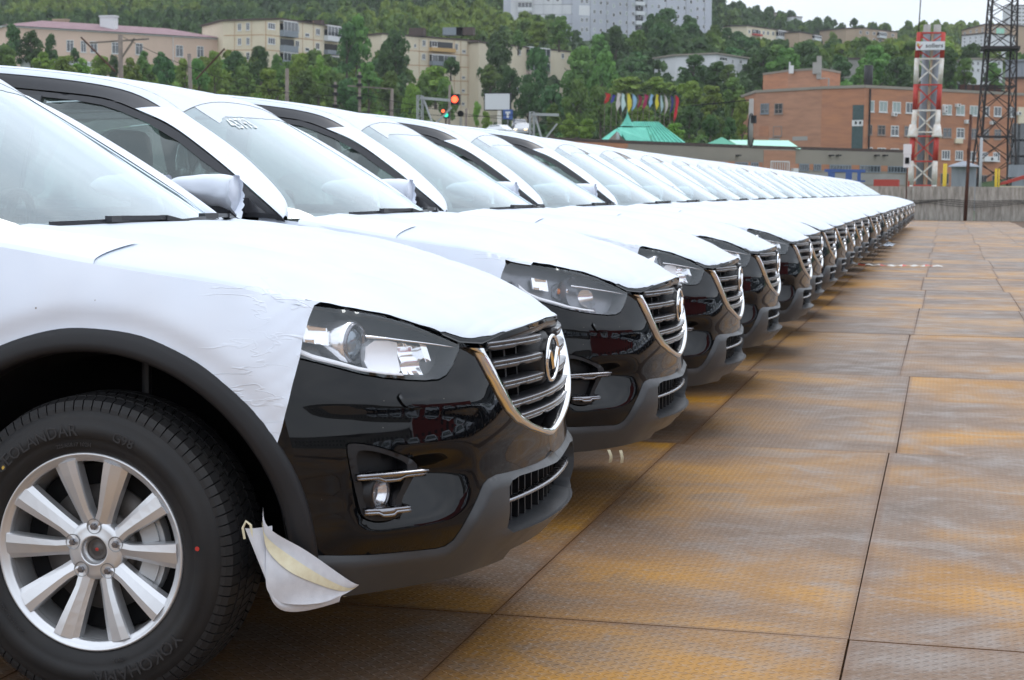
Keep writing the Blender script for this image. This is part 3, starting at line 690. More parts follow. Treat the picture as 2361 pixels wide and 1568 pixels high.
def build_car(projector, fog, film_variant, template_wheel=None):
    car = empty('parked_suv')
    fv = film_variant
    R_ = random.Random(100 + fv)
    # --- painted bumper skin
    bl = list(CH_OUT[::-1]) + [(3.50, .818), (3.60, .804), (3.76, .783), (3.94, .764), (4.12, .756), (4.42, .756), (4.78, .761), (5.23, .769), (5.67, .780), (6.07, .795), (6.42, .809), (6.72, .820), (7.0, .84), (7.05, .74)]
    xa = xz2u(arch_pts(0, .528, 34, 3, 14)); bl += xa + LIPT[:]
    half = bl[:-1] + [(0, .512)]
    outer = [(float(u2s(u)), z) for u, z in half] + [(-float(u2s(u)), z) for u, z in half[-2:0:-1]]
    FOGH = [(6.02, .622), (5.95, .631), (5.67, .626), (5.35, .614), (4.93, .592), (4.72, .576), (4.68, .556), (4.83, .524), (5.02, .482), (4.94, .454), (5.19, .440), (5.52, .440), (5.76, .452), (5.82, .484), (5.88, .520), (5.96, .568)]
    fh = uz(smooth_poly(FOGH, 1))
    patch('front_bumper', outer, M['paint'], car, holes=[fh, [(-a, b) for a, b in fh[::-1]]], g=.016, flange=.014)
    # --- headlamp washer covers
    both(lambda far: patch('washer_cover', uz(smooth_poly([(5.05, .741), (4.42, .724), (4.47, .706), (4.60, .695), (4.80, .697), (4.97, .710)], 2)), M['paint'], car, g=.008, off=.007, flange=.009, far=far))
    # --- lip: moulded grey skirt with the air intake
    _lt = [np.array([float(u2s(a_)), b_]) for a_, b_ in LIPT]
    def lipoff(p):
        u = s2u(p[:, 0]); z = p[:, 1]
        c = 1 - sm(1.2, 3.6, u)
        shelf = .016 * c * (1 - sm(.352, .372, z)) * sm(.26, .33, z)
        fl = .012 * (1 - sm(.0, .045, np.abs(z - np.interp(u, [t[0] for t in LIPT[::-1]], [t[1] for t in LIPT[::-1]])))) * sm(2.9, 3.4, u) * 0
        d = np.full(len(p), 9.0)
        for i_ in range(len(_lt) - 1):
            a_, b_ = _lt[i_], _lt[i_ + 1]; ab = b_ - a_; t_ = np.clip(((np.stack([np.abs(p[:, 0]), z], 1) - a_) @ ab) / (ab @ ab), 0, 1)
            d = np.minimum(d, np.linalg.norm(np.stack([np.abs(p[:, 0]), z], 1) - a_ - t_[:, None] * ab, axis=1))
        dc = np.maximum(0, np.abs(u - 0) - 2.55) * .15 + np.maximum(0, .352 - z)
        return .002 + shelf + .013 * sm(0, .020, d) - .018 * sm(.0, .05, .352 - z) * c
    lt = [(u, z) for u, z in LIPT]
    bot = [(0, .288), (1.70, .288), (1.74, .262), (2.91, .266), (4.04, .262), (4.83, .260), (5.58, .262), (6.4, .262)]
    lowarch = xz2u([(.528 * math.cos(rad(a)), .355 + .528 * math.sin(rad(a))) for a in (-9, -4, 0, 2)])
    hf = bot + [(lowarch[0][0], .27)] + lowarch[1:] + lt[:-1] + [(0, .508)]
    ol = [(float(u2s(u)), z) for u, z in hf] + [(-float(u2s(u)), z) for u, z in hf[-2:0:-1]]
    opn = [(2.30, .352), (2.48, .370), (2.54, .440), (2.50, .474), (2.38, .487), (2.02, .490), (1.0, .484), (0, .480)]
    opn = [(0, .352)] + opn
    opl = [(float(u2s(u)), z) for u, z in opn[1:]] + [(-float(u2s(u)), z) for u, z in opn[-2:0:-1]]
    patch('bumper_lip', ol, M['lip'], car, holes=[opl], g=.011, flange=.05, offs=lipoff)
    # floor of the intake and its dark inside
    V = []; us = np.linspace(-2.50, 2.50, 31)
    for u in us:
        for oo, zz_ in ((.016 * float(1 - sm(1.2, 3.6, abs(u))) + .013, .351), (-.03, .358), (-.075, .366)): V.append(tuple(SU(u, zz_, oo)))
    mesh_obj('intake_shelf', V, grid_faces(31, 3), M['lip'], car)
    patch('intake_back', opl, M['black'], car, g=.05, off=-.075, flange=0)
    for u in (-2.3, -1.95, -1.6, -1.25, -.9, -.5, 0, .5, .9, 1.25, 1.6, 1.95, 2.3):
        V = [tuple(SU(u + du, z_, oo)) for du in (-.028, .028) for z_, oo in ((.362, -.07), (.362, -.035), (.485, -.035), (.485, -.07))]
        mesh_obj('intake_fin', V, [(0, 1, 2, 3), (7, 6, 5, 4), (0, 4, 5, 1), (1, 5, 6, 2), (2, 6, 7, 3)], M['plastic'], car, False)
    V = []; us = np.linspace(-2.52, 2.52, 37)
    for u in us:
        zz_ = .432
        for dz, oo in ((.004, -.03), (.006, -.006), (.0, .0), (-.006, -.006), (-.004, -.03)): V.append(tuple(SU(u, zz_ + dz, oo)))
    mesh_obj('intake_bar', V, grid_faces(37, 5), M['chrome_satin'], car)
    # underside tray
    mb = MB(); mb.box(-3.4, .50, -.70, .70, .27, .29); mb.build('undertray', M['black'], car)
    V = []
    for u in np.linspace(-6.3, 6.3, 61):
        a = SU(u, .290 if abs(u) < 1.7 else .266, -.040); V.append(tuple(a)); V.append((a[0] - .15, a[1] * .85, .268))
    mesh_obj('underbody_edge', V, grid_faces(61, 2), M['plastic'], car)
    # --- chrome wing round the grille
    co = np.array([(u2s(u), z) for u, z in CH_OUT]); ci = np.array([(u2s(u), z) for u, z in CH_IN])
    def dense(P, n):
        d = np.concatenate([[0], np.cumsum(np.linalg.norm(np.diff(P, axis=0), axis=1))]); k = np.linspace(0, d[-1], n)
        return np.stack([np.interp(k, d, P[:, 0]), np.interp(k, d, P[:, 1])], 1)
    A = dense(co, 60); B = dense(ci, 60)
    rows = []
    for i in range(60):
        a, b = A[i], B[i]; mid = .55 * a + .45 * b; w = i / 59
        bulge = .010 - .004 * w
        rows.append([(a, -.01), (a, .003), (a * .8 + b * .2, .006 + bulge * .5), (mid, .006 + bulge), (b * .85 + a * .15, .004 + bulge), (b, -.002 + .004 * w), (b, -.035)])
    def chrome_side(far):
        V = []
        for r_ in rows:
            for p, oo in r_: V.append(tuple(fnS(np.array([p]), np.array([oo]))[0]))
        F = grid_faces(60, 7)
        if far: V, F = mirror(V, F)
        mesh_obj('grille_chrome_wing', V, F, M['chrome'], car)
    both(chrome_side)
    # --- grille
    g = empty('grille', (0, 0, 0), car)
    gi = [(2.9, .835)] + list(CH_IN)
    gp = [(0, .872), (1.3, .864), (2.3, .848)] + gi
    gl = [(float(u2s(u)), z) for u, z in gp] + [(-float(u2s(u)), z) for u, z in gp[-2:0:-1]]
    patch('grille_back', gl, M['black'], g, g=.04, off=-.075, flange=-.06)
    # top bar directly below the bonnet edge
    V = []; n = 61
    for i in range(n):
        u = -2.84 + 5.68 * i / (n - 1); zt = float(np.interp(abs(u), [h_[0] for h_ in HOODE], [h_[1] for h_ in HOODE])) - .004
        for dz, oo in ((0, -.05), (0, -.010), (-.004, -.004), (-.020, -.008), (-.024, -.014), (-.024, -.05)): V.append(tuple(SU(u, zt + dz, oo)))
    mesh_obj('grille_top_bar', V, grid_faces(n, 6), M['slat'], g)
    def slat(zc, u0, u1):
        V = []; n = max(8, int(abs(u1 - u0) * 12))
        for i in range(n):
            k = i / (n - 1); u = u0 + (u1 - u0) * k; zz_ = zc + .004 * (1 - abs(u) / 2.8) * 0
            notch = .0035 if .30 < (abs(u) % 1.15) < .62 else 0.0
            for j, (dz, oo) in enumerate(((.010, -.060), (.0125, -.022), (.0105, -.004), (.0085, -.0025), (.0030, -.0045), (.0025, -.009), (.0005, -.006), (-.0015, -.004), (-.0095 + notch, -.008), (-.0125 + notch, -.014), (-.008, -.060))): V.append(tuple(SU(u, zz_ + dz, oo + .008)))
        F = grid_faces(n, 11) + [tuple(range(11)), tuple(range((n - 1) * 11, n * 11))]
        fm = [1 if j == 2 or (j == 6 and i % 5) else 0 for i in range(n - 1) for j in range(10)] + [0, 0]
        me = mesh_obj('slat', V, F, None, g, mats=[M['slat'], M['chrome_satin']], fmat=fm)
    for sgn in (1, -1):
        for zc, a, b in ((.823, 2.70, .66), (.776, 2.68, .70), (.723, 2.44, .60)): slat(zc, sgn * a, sgn * b)
    slat(.671, -2.20, 2.20); slat(.632, -1.80, 1.80)
    for u in (-2.2, -1.7, -1.2, 1.2, 1.7, 2.2):
        V = [tuple(SU(u + du, z_, oo)) for du in (-.03, .03) for z_, oo in ((.60, -.07), (.60, -.035), (.85, -.035), (.85, -.07))]
        mesh_obj('grille_rib', V, [(0, 1, 2, 3), (7, 6, 5, 4), (0, 4, 5, 1), (1, 5, 6, 2), (2, 6, 7, 3)], M['plastic'], g, False)
    # --- badge: dark domed plate, chrome ring and wings
    e = empty('badge', (0, 0, 0), car)
    def dome(p, q, d): return (.876 + d - (p * p) * .35 - .02 * (q / .08) ** 2 * .3, p, .762 + q)
    V = [dome(0, 0, .012)]; F = []
    for k in range(1, 7):
        for i in range(36):
            a = 2 * PI * i / 36; s_ = k / 6
            V.append(dome(.112 * s_ * math.cos(a), .086 * s_ * math.sin(a), .012 - .03 * s_ ** 3.0 - (.03 if k == 6 else 0)))
    for i in range(36): F.append((0, 1 + i, 1 + (i + 1) % 36))
    for k in range(5):
        for i in range(36): F.append((1 + k * 36 + i, 1 + (k + 1) * 36 + i, 1 + (k + 1) * 36 + (i + 1) % 36, 1 + k * 36 + (i + 1) % 36))
    mesh_obj('badge_plate', V, F, M['plastic'], e)
    mb = MB(); pts = [dome(.070 * math.cos(2 * PI * i / 48), .059 * math.sin(2 * PI * i / 48), .019) for i in range(49)]
    mb.tube(pts, .0060, 8, cap=False); mb.build('badge_ring', M['chrome'], e, True)
    for sgn in (1, -1):
        path = [(.070, .004), (.060, .018), (.048, .023), (.034, .016), (.018, -.004), (.005, -.022), (0, -.026)]
        wd = [.002, .005, .006, .0055, .005, .0045, .0045]
        V = []
        sp = cspline(np.arange(7), np.array(path), np.linspace(0, 6, 25)); ww = np.interp(np.linspace(0, 6, 25), range(7), wd)
        for (py, pz), w_ in zip(sp, ww):
            for dz, d in ((-w_, .012), (-w_, .020), (0, .0265), (w_, .020), (w_, .012)): V.append(dome(sgn * py, pz + dz, d))
        mesh_obj('badge_wing', V, grid_faces(25, 5, sgn < 0), M['chrome'], e, False)
    # --- headlights and fog units
    for far in (False, True): headlight(car, far, projector)
    for far in (False, True): fog_unit(car, far, fog)
    # --- bonnet: black sheet, then the film on it stops short of the edge
    def ragged(e):
        x = e * 14
        base = .03 + .012 * math.sin(e * 57 + fv) + .008 * math.sin(e * 131)
        if 1.9 < x < 4.6: base = .10 + .07 * math.exp(-((x - 3.0) / .5) ** 2) + .012 * math.sin(e * 90 + fv)
        if x > 8.2: base = 0.0
        return max(0, base)
    def hood(far):
        n_e, n_t = 85, 22
        v = hood_grid(n_e, n_t, 0, 1, 0, 1); f = grid_faces(n_e, n_t, True)
        k0 = len(v)
        for i in range(n_e): p = v[i * n_t]; v.append((p[0], p[1], p[2] - .014)) 
        for i in range(n_e - 1): f.append((i * n_t, (i + 1) * n_t, k0 + i + 1, k0 + i))
        return v, f
    v, f = hood(False); v2, f2 = mirror(v, f); k = len(v)
    mesh_obj('bonnet', v + v2, f + [tuple(i + k for i in q) for q in f2], M['paint'], car)
    n_e, n_t = 131, 30
    v = hood_grid(n_e, n_t, 0, 1, 0, 1, .003, ragged); f = grid_faces(n_e, n_t, True); v2, f2 = mirror(v, f); k = len(v)
    bf = mesh_obj('bonnet_film', v + v2, f + [tuple(i + k for i in q) for q in f2], M['film'], car)
    # --- front wings under film, with the torn front edge over the lamp
    top = [(6.30, .948), (6.8, .955), (7.2, .964), (8.0, .989), (8.6, 1.010), (9.0, 1.030), (9.4, 1.057), (9.75, 1.085), (9.98, 1.100)]
    doorx = [(-.53, 1.0), (-.53, .7), (-.53, .50)]
    rear = xz2u(doorx + [(-.53, .34)] + arch_pts(0, .528, 176, 34, 22))
    front = [(7.28, .640), (7.10, .628), (7.02, .66), (6.95, .700), (6.81, .774), (6.70, .824), (6.64, .864), (6.53, .908), (6.42, .940)]
    if fv == 2: top = [(7.44, .968)] + top[3:]; front = [(7.34, .640), (7.42, .76), (7.60, .892), (7.55, .915), (7.44, .944)]
    if fv == 3: front = [(7.20, .640), (7.02, .66), (6.88, .74), (6.80, .824), (6.70, .88), (6.60, .942)]
    wing = [(u, z) for u, z in top] + rear + front
    def flare(p):
        P = fnS(p, 0 * p[:, 0]); r = np.hypot(P[:, 0], p[:, 1] - .355)
        return .016 * sm(.530, .590, r) * (1 - sm(.592, .80, r)) + .002 * np.sin(p[:, 0] * 31) * np.sin(p[:, 1] * 23) + .0016 * np.sin(p[:, 1] * 150 + p[:, 0] * 60 + 2 * np.sin(p[:, 0] * 25)) * np.exp(-np.maximum(0, p[:, 0] - 1.05) / .07) * (fv > 0)
    both(lambda far: patch('front_wing_film', uz(wing), M['film2'], car, g=.015, off=.0035, offs=flare, flange=.003, far=far))
    top2 = [(7.66, .972), (8.0, .985), (8.6, 1.006), (9.0, 1.026), (9.4, 1.053), (9.75, 1.081), (9.98, 1.096)]
    wp = top2 + rear + xz2u(arch_pts(0, .528, 30, 12, 6)) + [(7.10, .76), (7.08, .842), (7.66, .888)]
    both(lambda far: patch('front_wing', uz(wp), M['paint'], car, g=.03, off=0.0, offs=lambda p: flare(p) - .001, flange=.01, far=far))
    # --- arch cladding
    def cladding(far, cx=0.0):
        prof = [(.531, .001), (.527, .010), (.515, .0145), (.497, .0150), (.484, .0135), (.476, .006), (.474, -.010), (.474, -.09)]
        V = []; n = 64
        for i in range(n):
            a = rad(-9.5 + 199 * i / (n - 1))
            for r_, o in prof:
                x, z = cx + r_ * math.cos(a), .355 + r_ * math.sin(a)
                V.append((x, z, o))
        u = SX([p[0] for p in V], [p[1] for p in V]); X = SU(u, np.array([p[1] for p in V]), np.array([p[2] for p in V]))
        X = [tuple(p) for p in X]; F = grid_faces(n, len(prof))
        if far: X, F = mirror(X, F)
        mesh_obj('arch_cladding', X, F, M['plastic'], car)
        v, f = lathe_y([(.475, .0), (.470, .05), (.455, .10), (.45, .42), (.0, .42)], 40, c=(cx, -.86, .355), a0=rad(-12), a1=rad(192))
        if far: v, f = mirror(v, f)
        mesh_obj('wheel_liner', v, f, M['black'], car)
    for far in (False, True):
        cladding(far, 0.0); cladding(far, -2.70)
    mb = MB(); mb.tube([(.06, -.72, .86), (.06, -.72, .66)], .012, 8); mb.tube([(.06, -.72, .67), (.06, -.72, .62)], .035, 12); mb.box(-.06, .14, -.76, -.62, .655, .668)
    mb.build('strut_mount', M['plastic'], car)
    # --- doors, quarter, sills, rear
    dh = xz2u(arch_pts(-2.70, .528, 6, 86, 14))
    fd = [(-.535, 1.10), (-1.52, 1.12), (-1.50, .75), (-1.50, .36), (-.535, .36)]
    side_panel('front_door', uz(xz2u(fd)), M['paint'], car, g=.06, fn=fnS)
    rd = [(-1.525, 1.12), (-2.62, 1.14), (-2.60, .90)] + arch_pts(-2.70, .528, 79, 14, 10) + [(-2.19, .36), (-1.505, .36), (-1.505, .75)]
    side_panel('rear_door', uz(xz2u(rd)), M['paint'], car, g=.06, fn=fnS)
    q = [(u, z) for u, z in xz2u([(-2.625, 1.14)])] + [(14.2, 1.14), (15.9, 1.12), (15.9, .62), (14.6, .60)] + xz2u(arch_pts(-2.70, .528, 152, 80, 12)) + xz2u([(-2.605, .90)])
    side_panel('rear_wing', uz(q), M['paint'], car, g=.06, fn=fnS)
    rb = [(14.55, .595), (15.9, .61), (18, .61), (18, .24), (15, .24)] + xz2u(arch_pts(-2.70, .528, 184, 153, 5))
    rbh = [(float(u2s(u)), z) for u, z in rb]; side_panel('rear_bumper', rbh, M['plastic'], car, g=.07, fn=fnS)
    tg = [(15.93, .62), (18, .62), (18, 1.12), (15.93, 1.12)]
    side_panel('tailgate', uz(tg), M['paint'], car, g=.07, fn=fnS)
    side_panel('tail_lamp', uz([(15.1, .98), (16.7, .93), (16.8, .84), (15.2, .86)]), M['taillight'], car, g=.04, off=.012, fn=fnS)
    sl = xz2u([(-.52, .355), (-2.19, .355), (-2.19, .20), (-.50, .20)]); side_panel('sill_cladding', uz(sl), M['plastic'], car, g=.06, off=.008, flange=.03, fn=fnS)
    hd = [(-1.18, .985), (-1.40, .995), (-1.40, .965), (-1.18, .955)]; side_panel('door_handle', uz(xz2u(hd)), M['paint'], car, g=.02, off=.035, flange=.03, fn=fnS)
    hd = [(-2.28, 1.005), (-2.50, 1.015), (-2.50, .985), (-2.28, .975)]; side_panel('door_handle', uz(xz2u(hd)), M['paint'], car, g=.02, off=.035, flange=.03, fn=fnS)
    # --- greenhouse sides
    fr = curve(FR, np.linspace(.05, 1.9, 60)); frp = [(p[0], p[2] - .006) for p in fr]
    pane1 = [(-.638, 1.213), (-.692, 1.251), (-.784, 1.303), (-.905, 1.379), (-1.054, 1.452), (-1.172, 1.494), (-1.259, 1.519), (-1.372, 1.537), (-1.531, 1.553), (-1.50, 1.13), (-.63, 1.118)]
    pane2 = [(-1.65, 1.556), (-2.075, 1.562), (-2.525, 1.553), (-2.675, 1.19), (-2.655, 1.145), (-1.62, 1.135)]
    pane3 = [(-2.56, 1.538), (-2.93, 1.497), (-3.15, 1.435), (-3.05, 1.261), (-2.73, 1.19)]
    outer = frp + [(-3.35, 1.30), (-3.30, 1.12), (-2.6, 1.115), (-.44, 1.098)]
    side_panel('window_frame', outer, M['trim'], car, holes=[pane1, pane2, pane3], g=.05, off=.0, flange=.012)
    for nm, pn in (('front_side_window', pane1), ('rear_side_window', pane2), ('quarter_window', pane3)):
        side_panel(nm, pn, M['glass'] if nm[0] == 'f' else M['rear_glass'] if nm[0] == 'q' else M['glass'], car, g=.08, off=-.008, flange=0)
    side_panel('mirror_sail', [(-.640, 1.212), (-.490, 1.110), (-.625, 1.114)], M['trim'], car, g=.04, off=.006, flange=.008)
    side_panel('belt_moulding', [(-.45, 1.112), (-.60, 1.122), (-1.55, 1.134), (-2.6, 1.146), (-2.6, 1.128), (-1.55, 1.116), (-.60, 1.104), (-.45, 1.097)], M['trim'], car, g=.05, off=.008, flange=.012)
    side_panel('pillar_cover', [(-1.540, 1.562), (-1.635, 1.566), (-1.608, 1.14), (-1.510, 1.135)], M['trim'], car, g=.05, off=.004, flange=.004)
    # --- A-pillar film and roof rails
    def rails(far):
        rb_ = .575
        nr = 40
        v = rail_grid(.0, rb_, nr, .0, 1.0, 9, .003); f = grid_faces(nr, 9)
        if far: v, f = mirror(v, f)
        mesh_obj('pillar_film', v, f, M['film2'], car)
        v = rail_grid(rb_ + .002, 1.9, 60, .0, .58, 8, .0); f = grid_faces(60, 8)
        if far: v, f = mirror(v, f)
        mesh_obj('roof_rail_trim', v, f, M['trim'], car)
        v = rail_grid(rb_, 1.9, 60, .58, 1.0, 6, .003); f = grid_faces(60, 6)
        if far: v, f = mirror(v, f)
        mesh_obj('roof_edge_film', v, f, M['film'], car)
    both(rails)
    v = roof_grid(.56, 1.9, 44, -1, 1, 31, .003); mesh_obj('roof_film', v, grid_faces(44, 31, True), M['film'], car)
    v = roof_grid(.50 + .06, 1.9, 24, -.98, .98, 15, -.035); mesh_obj('headliner', v, grid_faces(24, 15), M['liner'], car)
    # --- windscreen with its black border and the film flap
    nv, nt = 26, 31; V = [ws_point(v_, t) for v_ in np.linspace(0, 1, nv) for t in np.linspace(-1, 1, nt)]
    mesh_obj('windscreen', V, grid_faces(nv, nt, True), M['ws'], car)
    V = []; F = []
    def band(v0, v1, t0, t1, n1, n2):
        k = len(V)
        for v_ in np.linspace(v0, v1, n1):
            for t in np.linspace(t0, t1, n2): V.append(ws_point(v_, t, -.003))
        F.extend([tuple(i + k for i in q_) for q_ in grid_faces(n1, n2, True)])
    band(0, .085, -1, 1, 3, 31); band(.94, 1, -1, 1, 3, 31); band(.08, .95, -1, -.955, 20, 2); band(.08, .95, .955, 1, 20, 2)
    mesh_obj('windscreen_border', V, F, M['frit'], car)
    V = []; ts = np.linspace(-.80 + .1 * R_.random(), .97, 61)
    for t in ts:
        lo_ = .915 - .028 * math.cos(t * 2.2 + .3) - .006 * R_.random() - (.055 * math.exp(-((t + .80) / .12) ** 2)) + .03 * sm(.6, 1, t)
        for v_ in np.linspace(float(lo_), 1.0, 5): V.append(ws_point(v_, t, .0012))
    mesh_obj('windscreen_film_flap', V, grid_faces(61, 5), M['film'], car)
    # --- cowl panel, wipers
    V = []
    for y in np.linspace(-.80, .80, 33):
        a = abs(y) / .80; x0 = -.17 - .27 * a ** 2.2; V += [(x0 + .006, y, 1.104 - .02 * a ** 2), (x0 - .02, y, 1.086 - .015 * a ** 2), (x0 - .055, y, 1.098 - .01 * a ** 2)]
    mesh_obj('cowl_panel', V, grid_faces(33, 3, True), M['plastic'], car)
    for (p0, arm, b0, b1) in (((-.175, .34), [(-.165, .36, 1.118), (-.20, .05, 1.150), (-.215, -.06, 1.157)], (.10, .30), (.10, -.66)), ((-.20, -.20), [(-.24, -.42, 1.112), (-.215, -.20, 1.14)], (.09, -.20), (.09, -.20))):
        pass
    def blade(ta, va, tb, vb, tc, vc, piv):
        w = empty('wiper', (0, 0, 0), car)
        n = 22; mb = MB(); pts = []
        for i in range(n):
            k = i / (n - 1); pts.append(ws_point(va + (vb - va) * k + .010 * math.sin(k * PI), ta + (tb - ta) * k, .010))
        for a, b in zip(pts[:-1], pts[1:]): mb.bar(a, b, .008, .015)
        mb.build('wiper_blade', M['trim'], w)
        mb = MB(); q0 = Vector(ws_point(vc, tc, .020)); q1 = Vector(piv)
        mb.bar(q1, q1.lerp(q0, .35) + Vector((0, 0, .012)), .026, .014); mb.bar(q1.lerp(q0, .35) + Vector((0, 0, .012)), q0, .018, .012); mb.box(q0.x - .010, q0.x + .010, q0.y - .050, q0.y + .050, q0.z - .010, q0.z + .006)
        mb.build('wiper_arm', M['trim'], w)
    blade(.86, .060, -.06, .018, .42, .058, (-.30, .66, 1.100))
    blade(.02, .052, -.66, .030, -.36, .058, (-.185, .05, 1.105))
    # --- folded door mirrors wrapped in film
    def mirror_wrap(far):
        V = []; n1, n2 = 40, 44; bk_ = -.11 if far else 0.0
        def sec(k, b, grow=0.0):
            rise = min(1, k / .22); rr_ = .25 + .75 * math.sqrt(max(0, 1 - (1 - rise) ** 2)); zc = 1.208 - .034 * k
            up = (.012 + .072 * k ** .55 - .010 * max(0, k - .8) * 5) * rr_ + grow; dn = (.012 + .040 * k ** .7) * rr_ + grow; hy = (.028 + .036 * k ** .5) * rr_ + grow
            cb, sb = math.cos(b), math.sin(b); q_ = (abs(cb) ** 2.5 + abs(sb) ** 2.5) ** (-1 / 2.5)
            wr = 1 + .022 * math.sin(5 * b + 12 * k + 3 * math.sin(7 * k)) * (sb < .2) + .012 * math.sin(3 * b - 17 * k)
            y = hy * cb * q_ * wr * (1 if sb > 0 else 1 - .50 * (-sb) ** 1.3)
            return (-.852 + .268 * k + bk_, -.968 + y, zc + (up if sb > 0 else dn) * sb * q_ * wr)
        for i in range(n1):
            for j in range(n2): V.append(sec(i / (n1 - 1), 2 * PI * j / n2))
        F = [(i * n2 + j, i * n2 + (j + 1) % n2, (i + 1) * n2 + (j + 1) % n2, (i + 1) * n2 + j) for i in range(n1 - 1) for j in range(n2)]
        F += [tuple(range((n1 - 1) * n2, n1 * n2)), tuple(range(n2))[::-1]]
        # loose skirt hanging at the front edge
        k0 = len(V); ns = 30
        for i in range(ns):
            b = rad(-245 + 330 * i / (ns - 1)); p_ = sec(.985, b, .002); q_ = sec(1.0, b, .005); fl_ = .010 + .016 * max(0, -math.sin(b)) + .005 * math.sin(i * 2.1)
            V += [p_, (q_[0] + fl_, q_[1], q_[2] - .022 * max(0, -math.sin(b)) * (math.cos(b) < .3))]
        for i in range(ns - 1): F.append((k0 + 2 * i, k0 + 2 * i + 1, k0 + 2 * i + 3, k0 + 2 * i + 2))
        if far: V, F = mirror(V, F)
        d = empty('door_mirror', (0, 0, 0), car)
        mesh_obj('mirror_wrap', V, F, M['film2'], d)
        mb = MB(); y0, y1 = (-.99, -.875); 
        mb.box(-.75 + bk_, -.60 + bk_, y0, y1, 1.106, 1.140); mb.box(-.65 + bk_, -.57 + bk_, -.90, -.86, 1.115, 1.17)
        v, f = mb.v, mb.f
        if far: v, f = mirror(v, f)
        mesh_obj('mirror_foot', v, f, M['trim'], d, False)
    both(mirror_wrap)
    # --- loose film tab at the foot of the A-pillar
    def tab(far):
        V = hood_grid(18, 14, .86, 1.0, 0, .42, .008); F = grid_faces(18, 14, True)
        if far: V, F = mirror(V, F)
        mesh_obj('loose_film_tab', V, F, M['film2'], car)
    both(tab)
    side_panel('cowl_corner', [(-.475, 1.114), (-.442, 1.106), (-.425, 1.085), (-.46, 1.092)], M['trim'], car, g=.03, off=.006, flange=.006)
    # --- rear window and header
    V = []
    for k in np.linspace(0, 1, 8):
        for t in np.linspace(-1, 1, 17):
            a = abs(t); V.append((-3.34 - .20 * k - .06 * a * a * (k < 2) * -1, t * (.56 + .16 * k), 1.60 - .48 * k - .03 * a * a))
    mesh_obj('rear_window', V, grid_faces(8, 17), M['rear_glass'], car)
    def cp(far):
        V = []
        for k in np.linspace(0, 1, 8):
            z = 1.575 - .455 * k; V.append((-3.28 - .20 * k, -(.56 + .16 * k), z)); V.append((-3.30 + .0 * k, -(.62 + .17 * k), 1.47 - .35 * k))
        F = grid_faces(8, 2)
        if far: V, F = mirror(V, F)
        mesh_obj('rear_pillar', V, F, M['film'], car)
    both(cp)
    # --- inside: floor, dash, wheel, seats in plastic bags
    mb = MB(); mb.box(-3.3, -.5, -.78, .78, .30, .34); mb.box(-.52, -.50, -.76, .76, .34, .90); mb.build('cabin_floor', M['seat'], car)
    V = []
    for y in np.linspace(-.74, .74, 25):
        hump = .035 * math.exp(-((y - .38) / .22) ** 2)
        for x, z in ((-.24, 1.095), (-.45, 1.085 + hump * .3), (-.66, 1.070 + hump), (-.78, 1.045 + hump * .6), (-.84, .98), (-.84, .60)): V.append((x - .20 * (abs(y) / .8) ** 2 * (x > -.5), y, z - .012))
    mesh_obj('dashboard', V, grid_faces(25, 6), M['dash'], car)
    mb = MB(); c = Vector((-.99, .38, 1.02)); ax = Vector((-.90, 0, .42)).normalized(); e1 = Vector((0, 1, 0)); e2 = ax.cross(e1)
    mb.tube([c + (e1 * math.cos(2 * PI * i / 32) + e2 * math.sin(2 * PI * i / 32)) * .185 for i in range(33)], .015, 8, cap=False)
    for a in (0, PI, -PI / 2): mb.bar(c + ax * -.02, c + (e1 * math.cos(a) + e2 * math.sin(a)) * .18, .03, .015)
    mb.tube([c - ax * .03, c + ax * .015], .06, 16); mb.tube([c, c - ax * .28], .03, 8); mb.build('steering_wheel', M['plastic'], car)
    def rbox(mb_, cx_, cy_, cz_, sx, sy, sz, tilt=0.0, n=12, p=4.0):
        V = []; T_ = Matrix.Rotation(tilt, 3, 'Y')
        for i in range(n + 1):
            a = PI * i / n
            for j in range(2 * n):
                b = PI * j / n; q_ = [math.sin(a) * math.cos(b), math.sin(a) * math.sin(b), math.cos(a)]
                s_ = (abs(q_[0]) ** p + abs(q_[1]) ** p + abs(q_[2]) ** p) ** (-1 / p)
                v_ = T_ @ Vector((q_[0] * s_ * sx, q_[1] * s_ * sy, q_[2] * s_ * sz)); V.append((cx_ + v_.x, cy_ + v_.y, cz_ + v_.z))
        F = [(i * 2 * n + j, i * 2 * n + (j + 1) % (2 * n), (i + 1) * 2 * n + (j + 1) % (2 * n), (i + 1) * 2 * n + j) for i in range(n) for j in range(2 * n)]
        mb_.add(V, F)
    for (sx_, ys) in ((-1.22, (-.38, .38)), (-2.15, (-.42, 0, .42))):
        for y in ys:
            s_ = empty('seat', (0, 0, 0), car)
            mb = MB(); rbox(mb, sx_ + .25, y, .66, .27, .25 if len(ys) == 2 else .21, .09); mb.build('seat_cushion', M['seat'], s_, True)
            mb = MB(); rbox(mb, sx_ - .10, y, .98, .07, .24 if len(ys) == 2 else .20, .31, -.22); mb.build('seat_back', M['seat'], s_, True)
            mb = MB(); rbox(mb, sx_ - .04 - .02, y, 1.345 if len(ys) == 2 else 1.24, .055, .13, .085, -.12); mb.build('headrest', M['seat'], s_, True)
            if len(ys) == 2:
                mb = MB(); rbox(mb, sx_ - .08, y, 1.20, .078, .17, .235, -.16, p=3.0); mb.build('seat_plastic_film', M['plastic_bag'], s_, True)
    for sg in (-1, 1):
        for (a_, b_, w_) in (((-1.57, sg * .80, 1.12), (-1.58, sg * .62, 1.55), .11), ((-2.68, sg * .78, 1.12), (-2.58, sg * .60, 1.54), .15)):
            mb = MB(); mb.bar(a_, b_, w_, .05); mb.build('inner_pillar', M['liner'] if w_ > .12 else M['dash'], car)
    # --- wheels
    tw = template_wheel
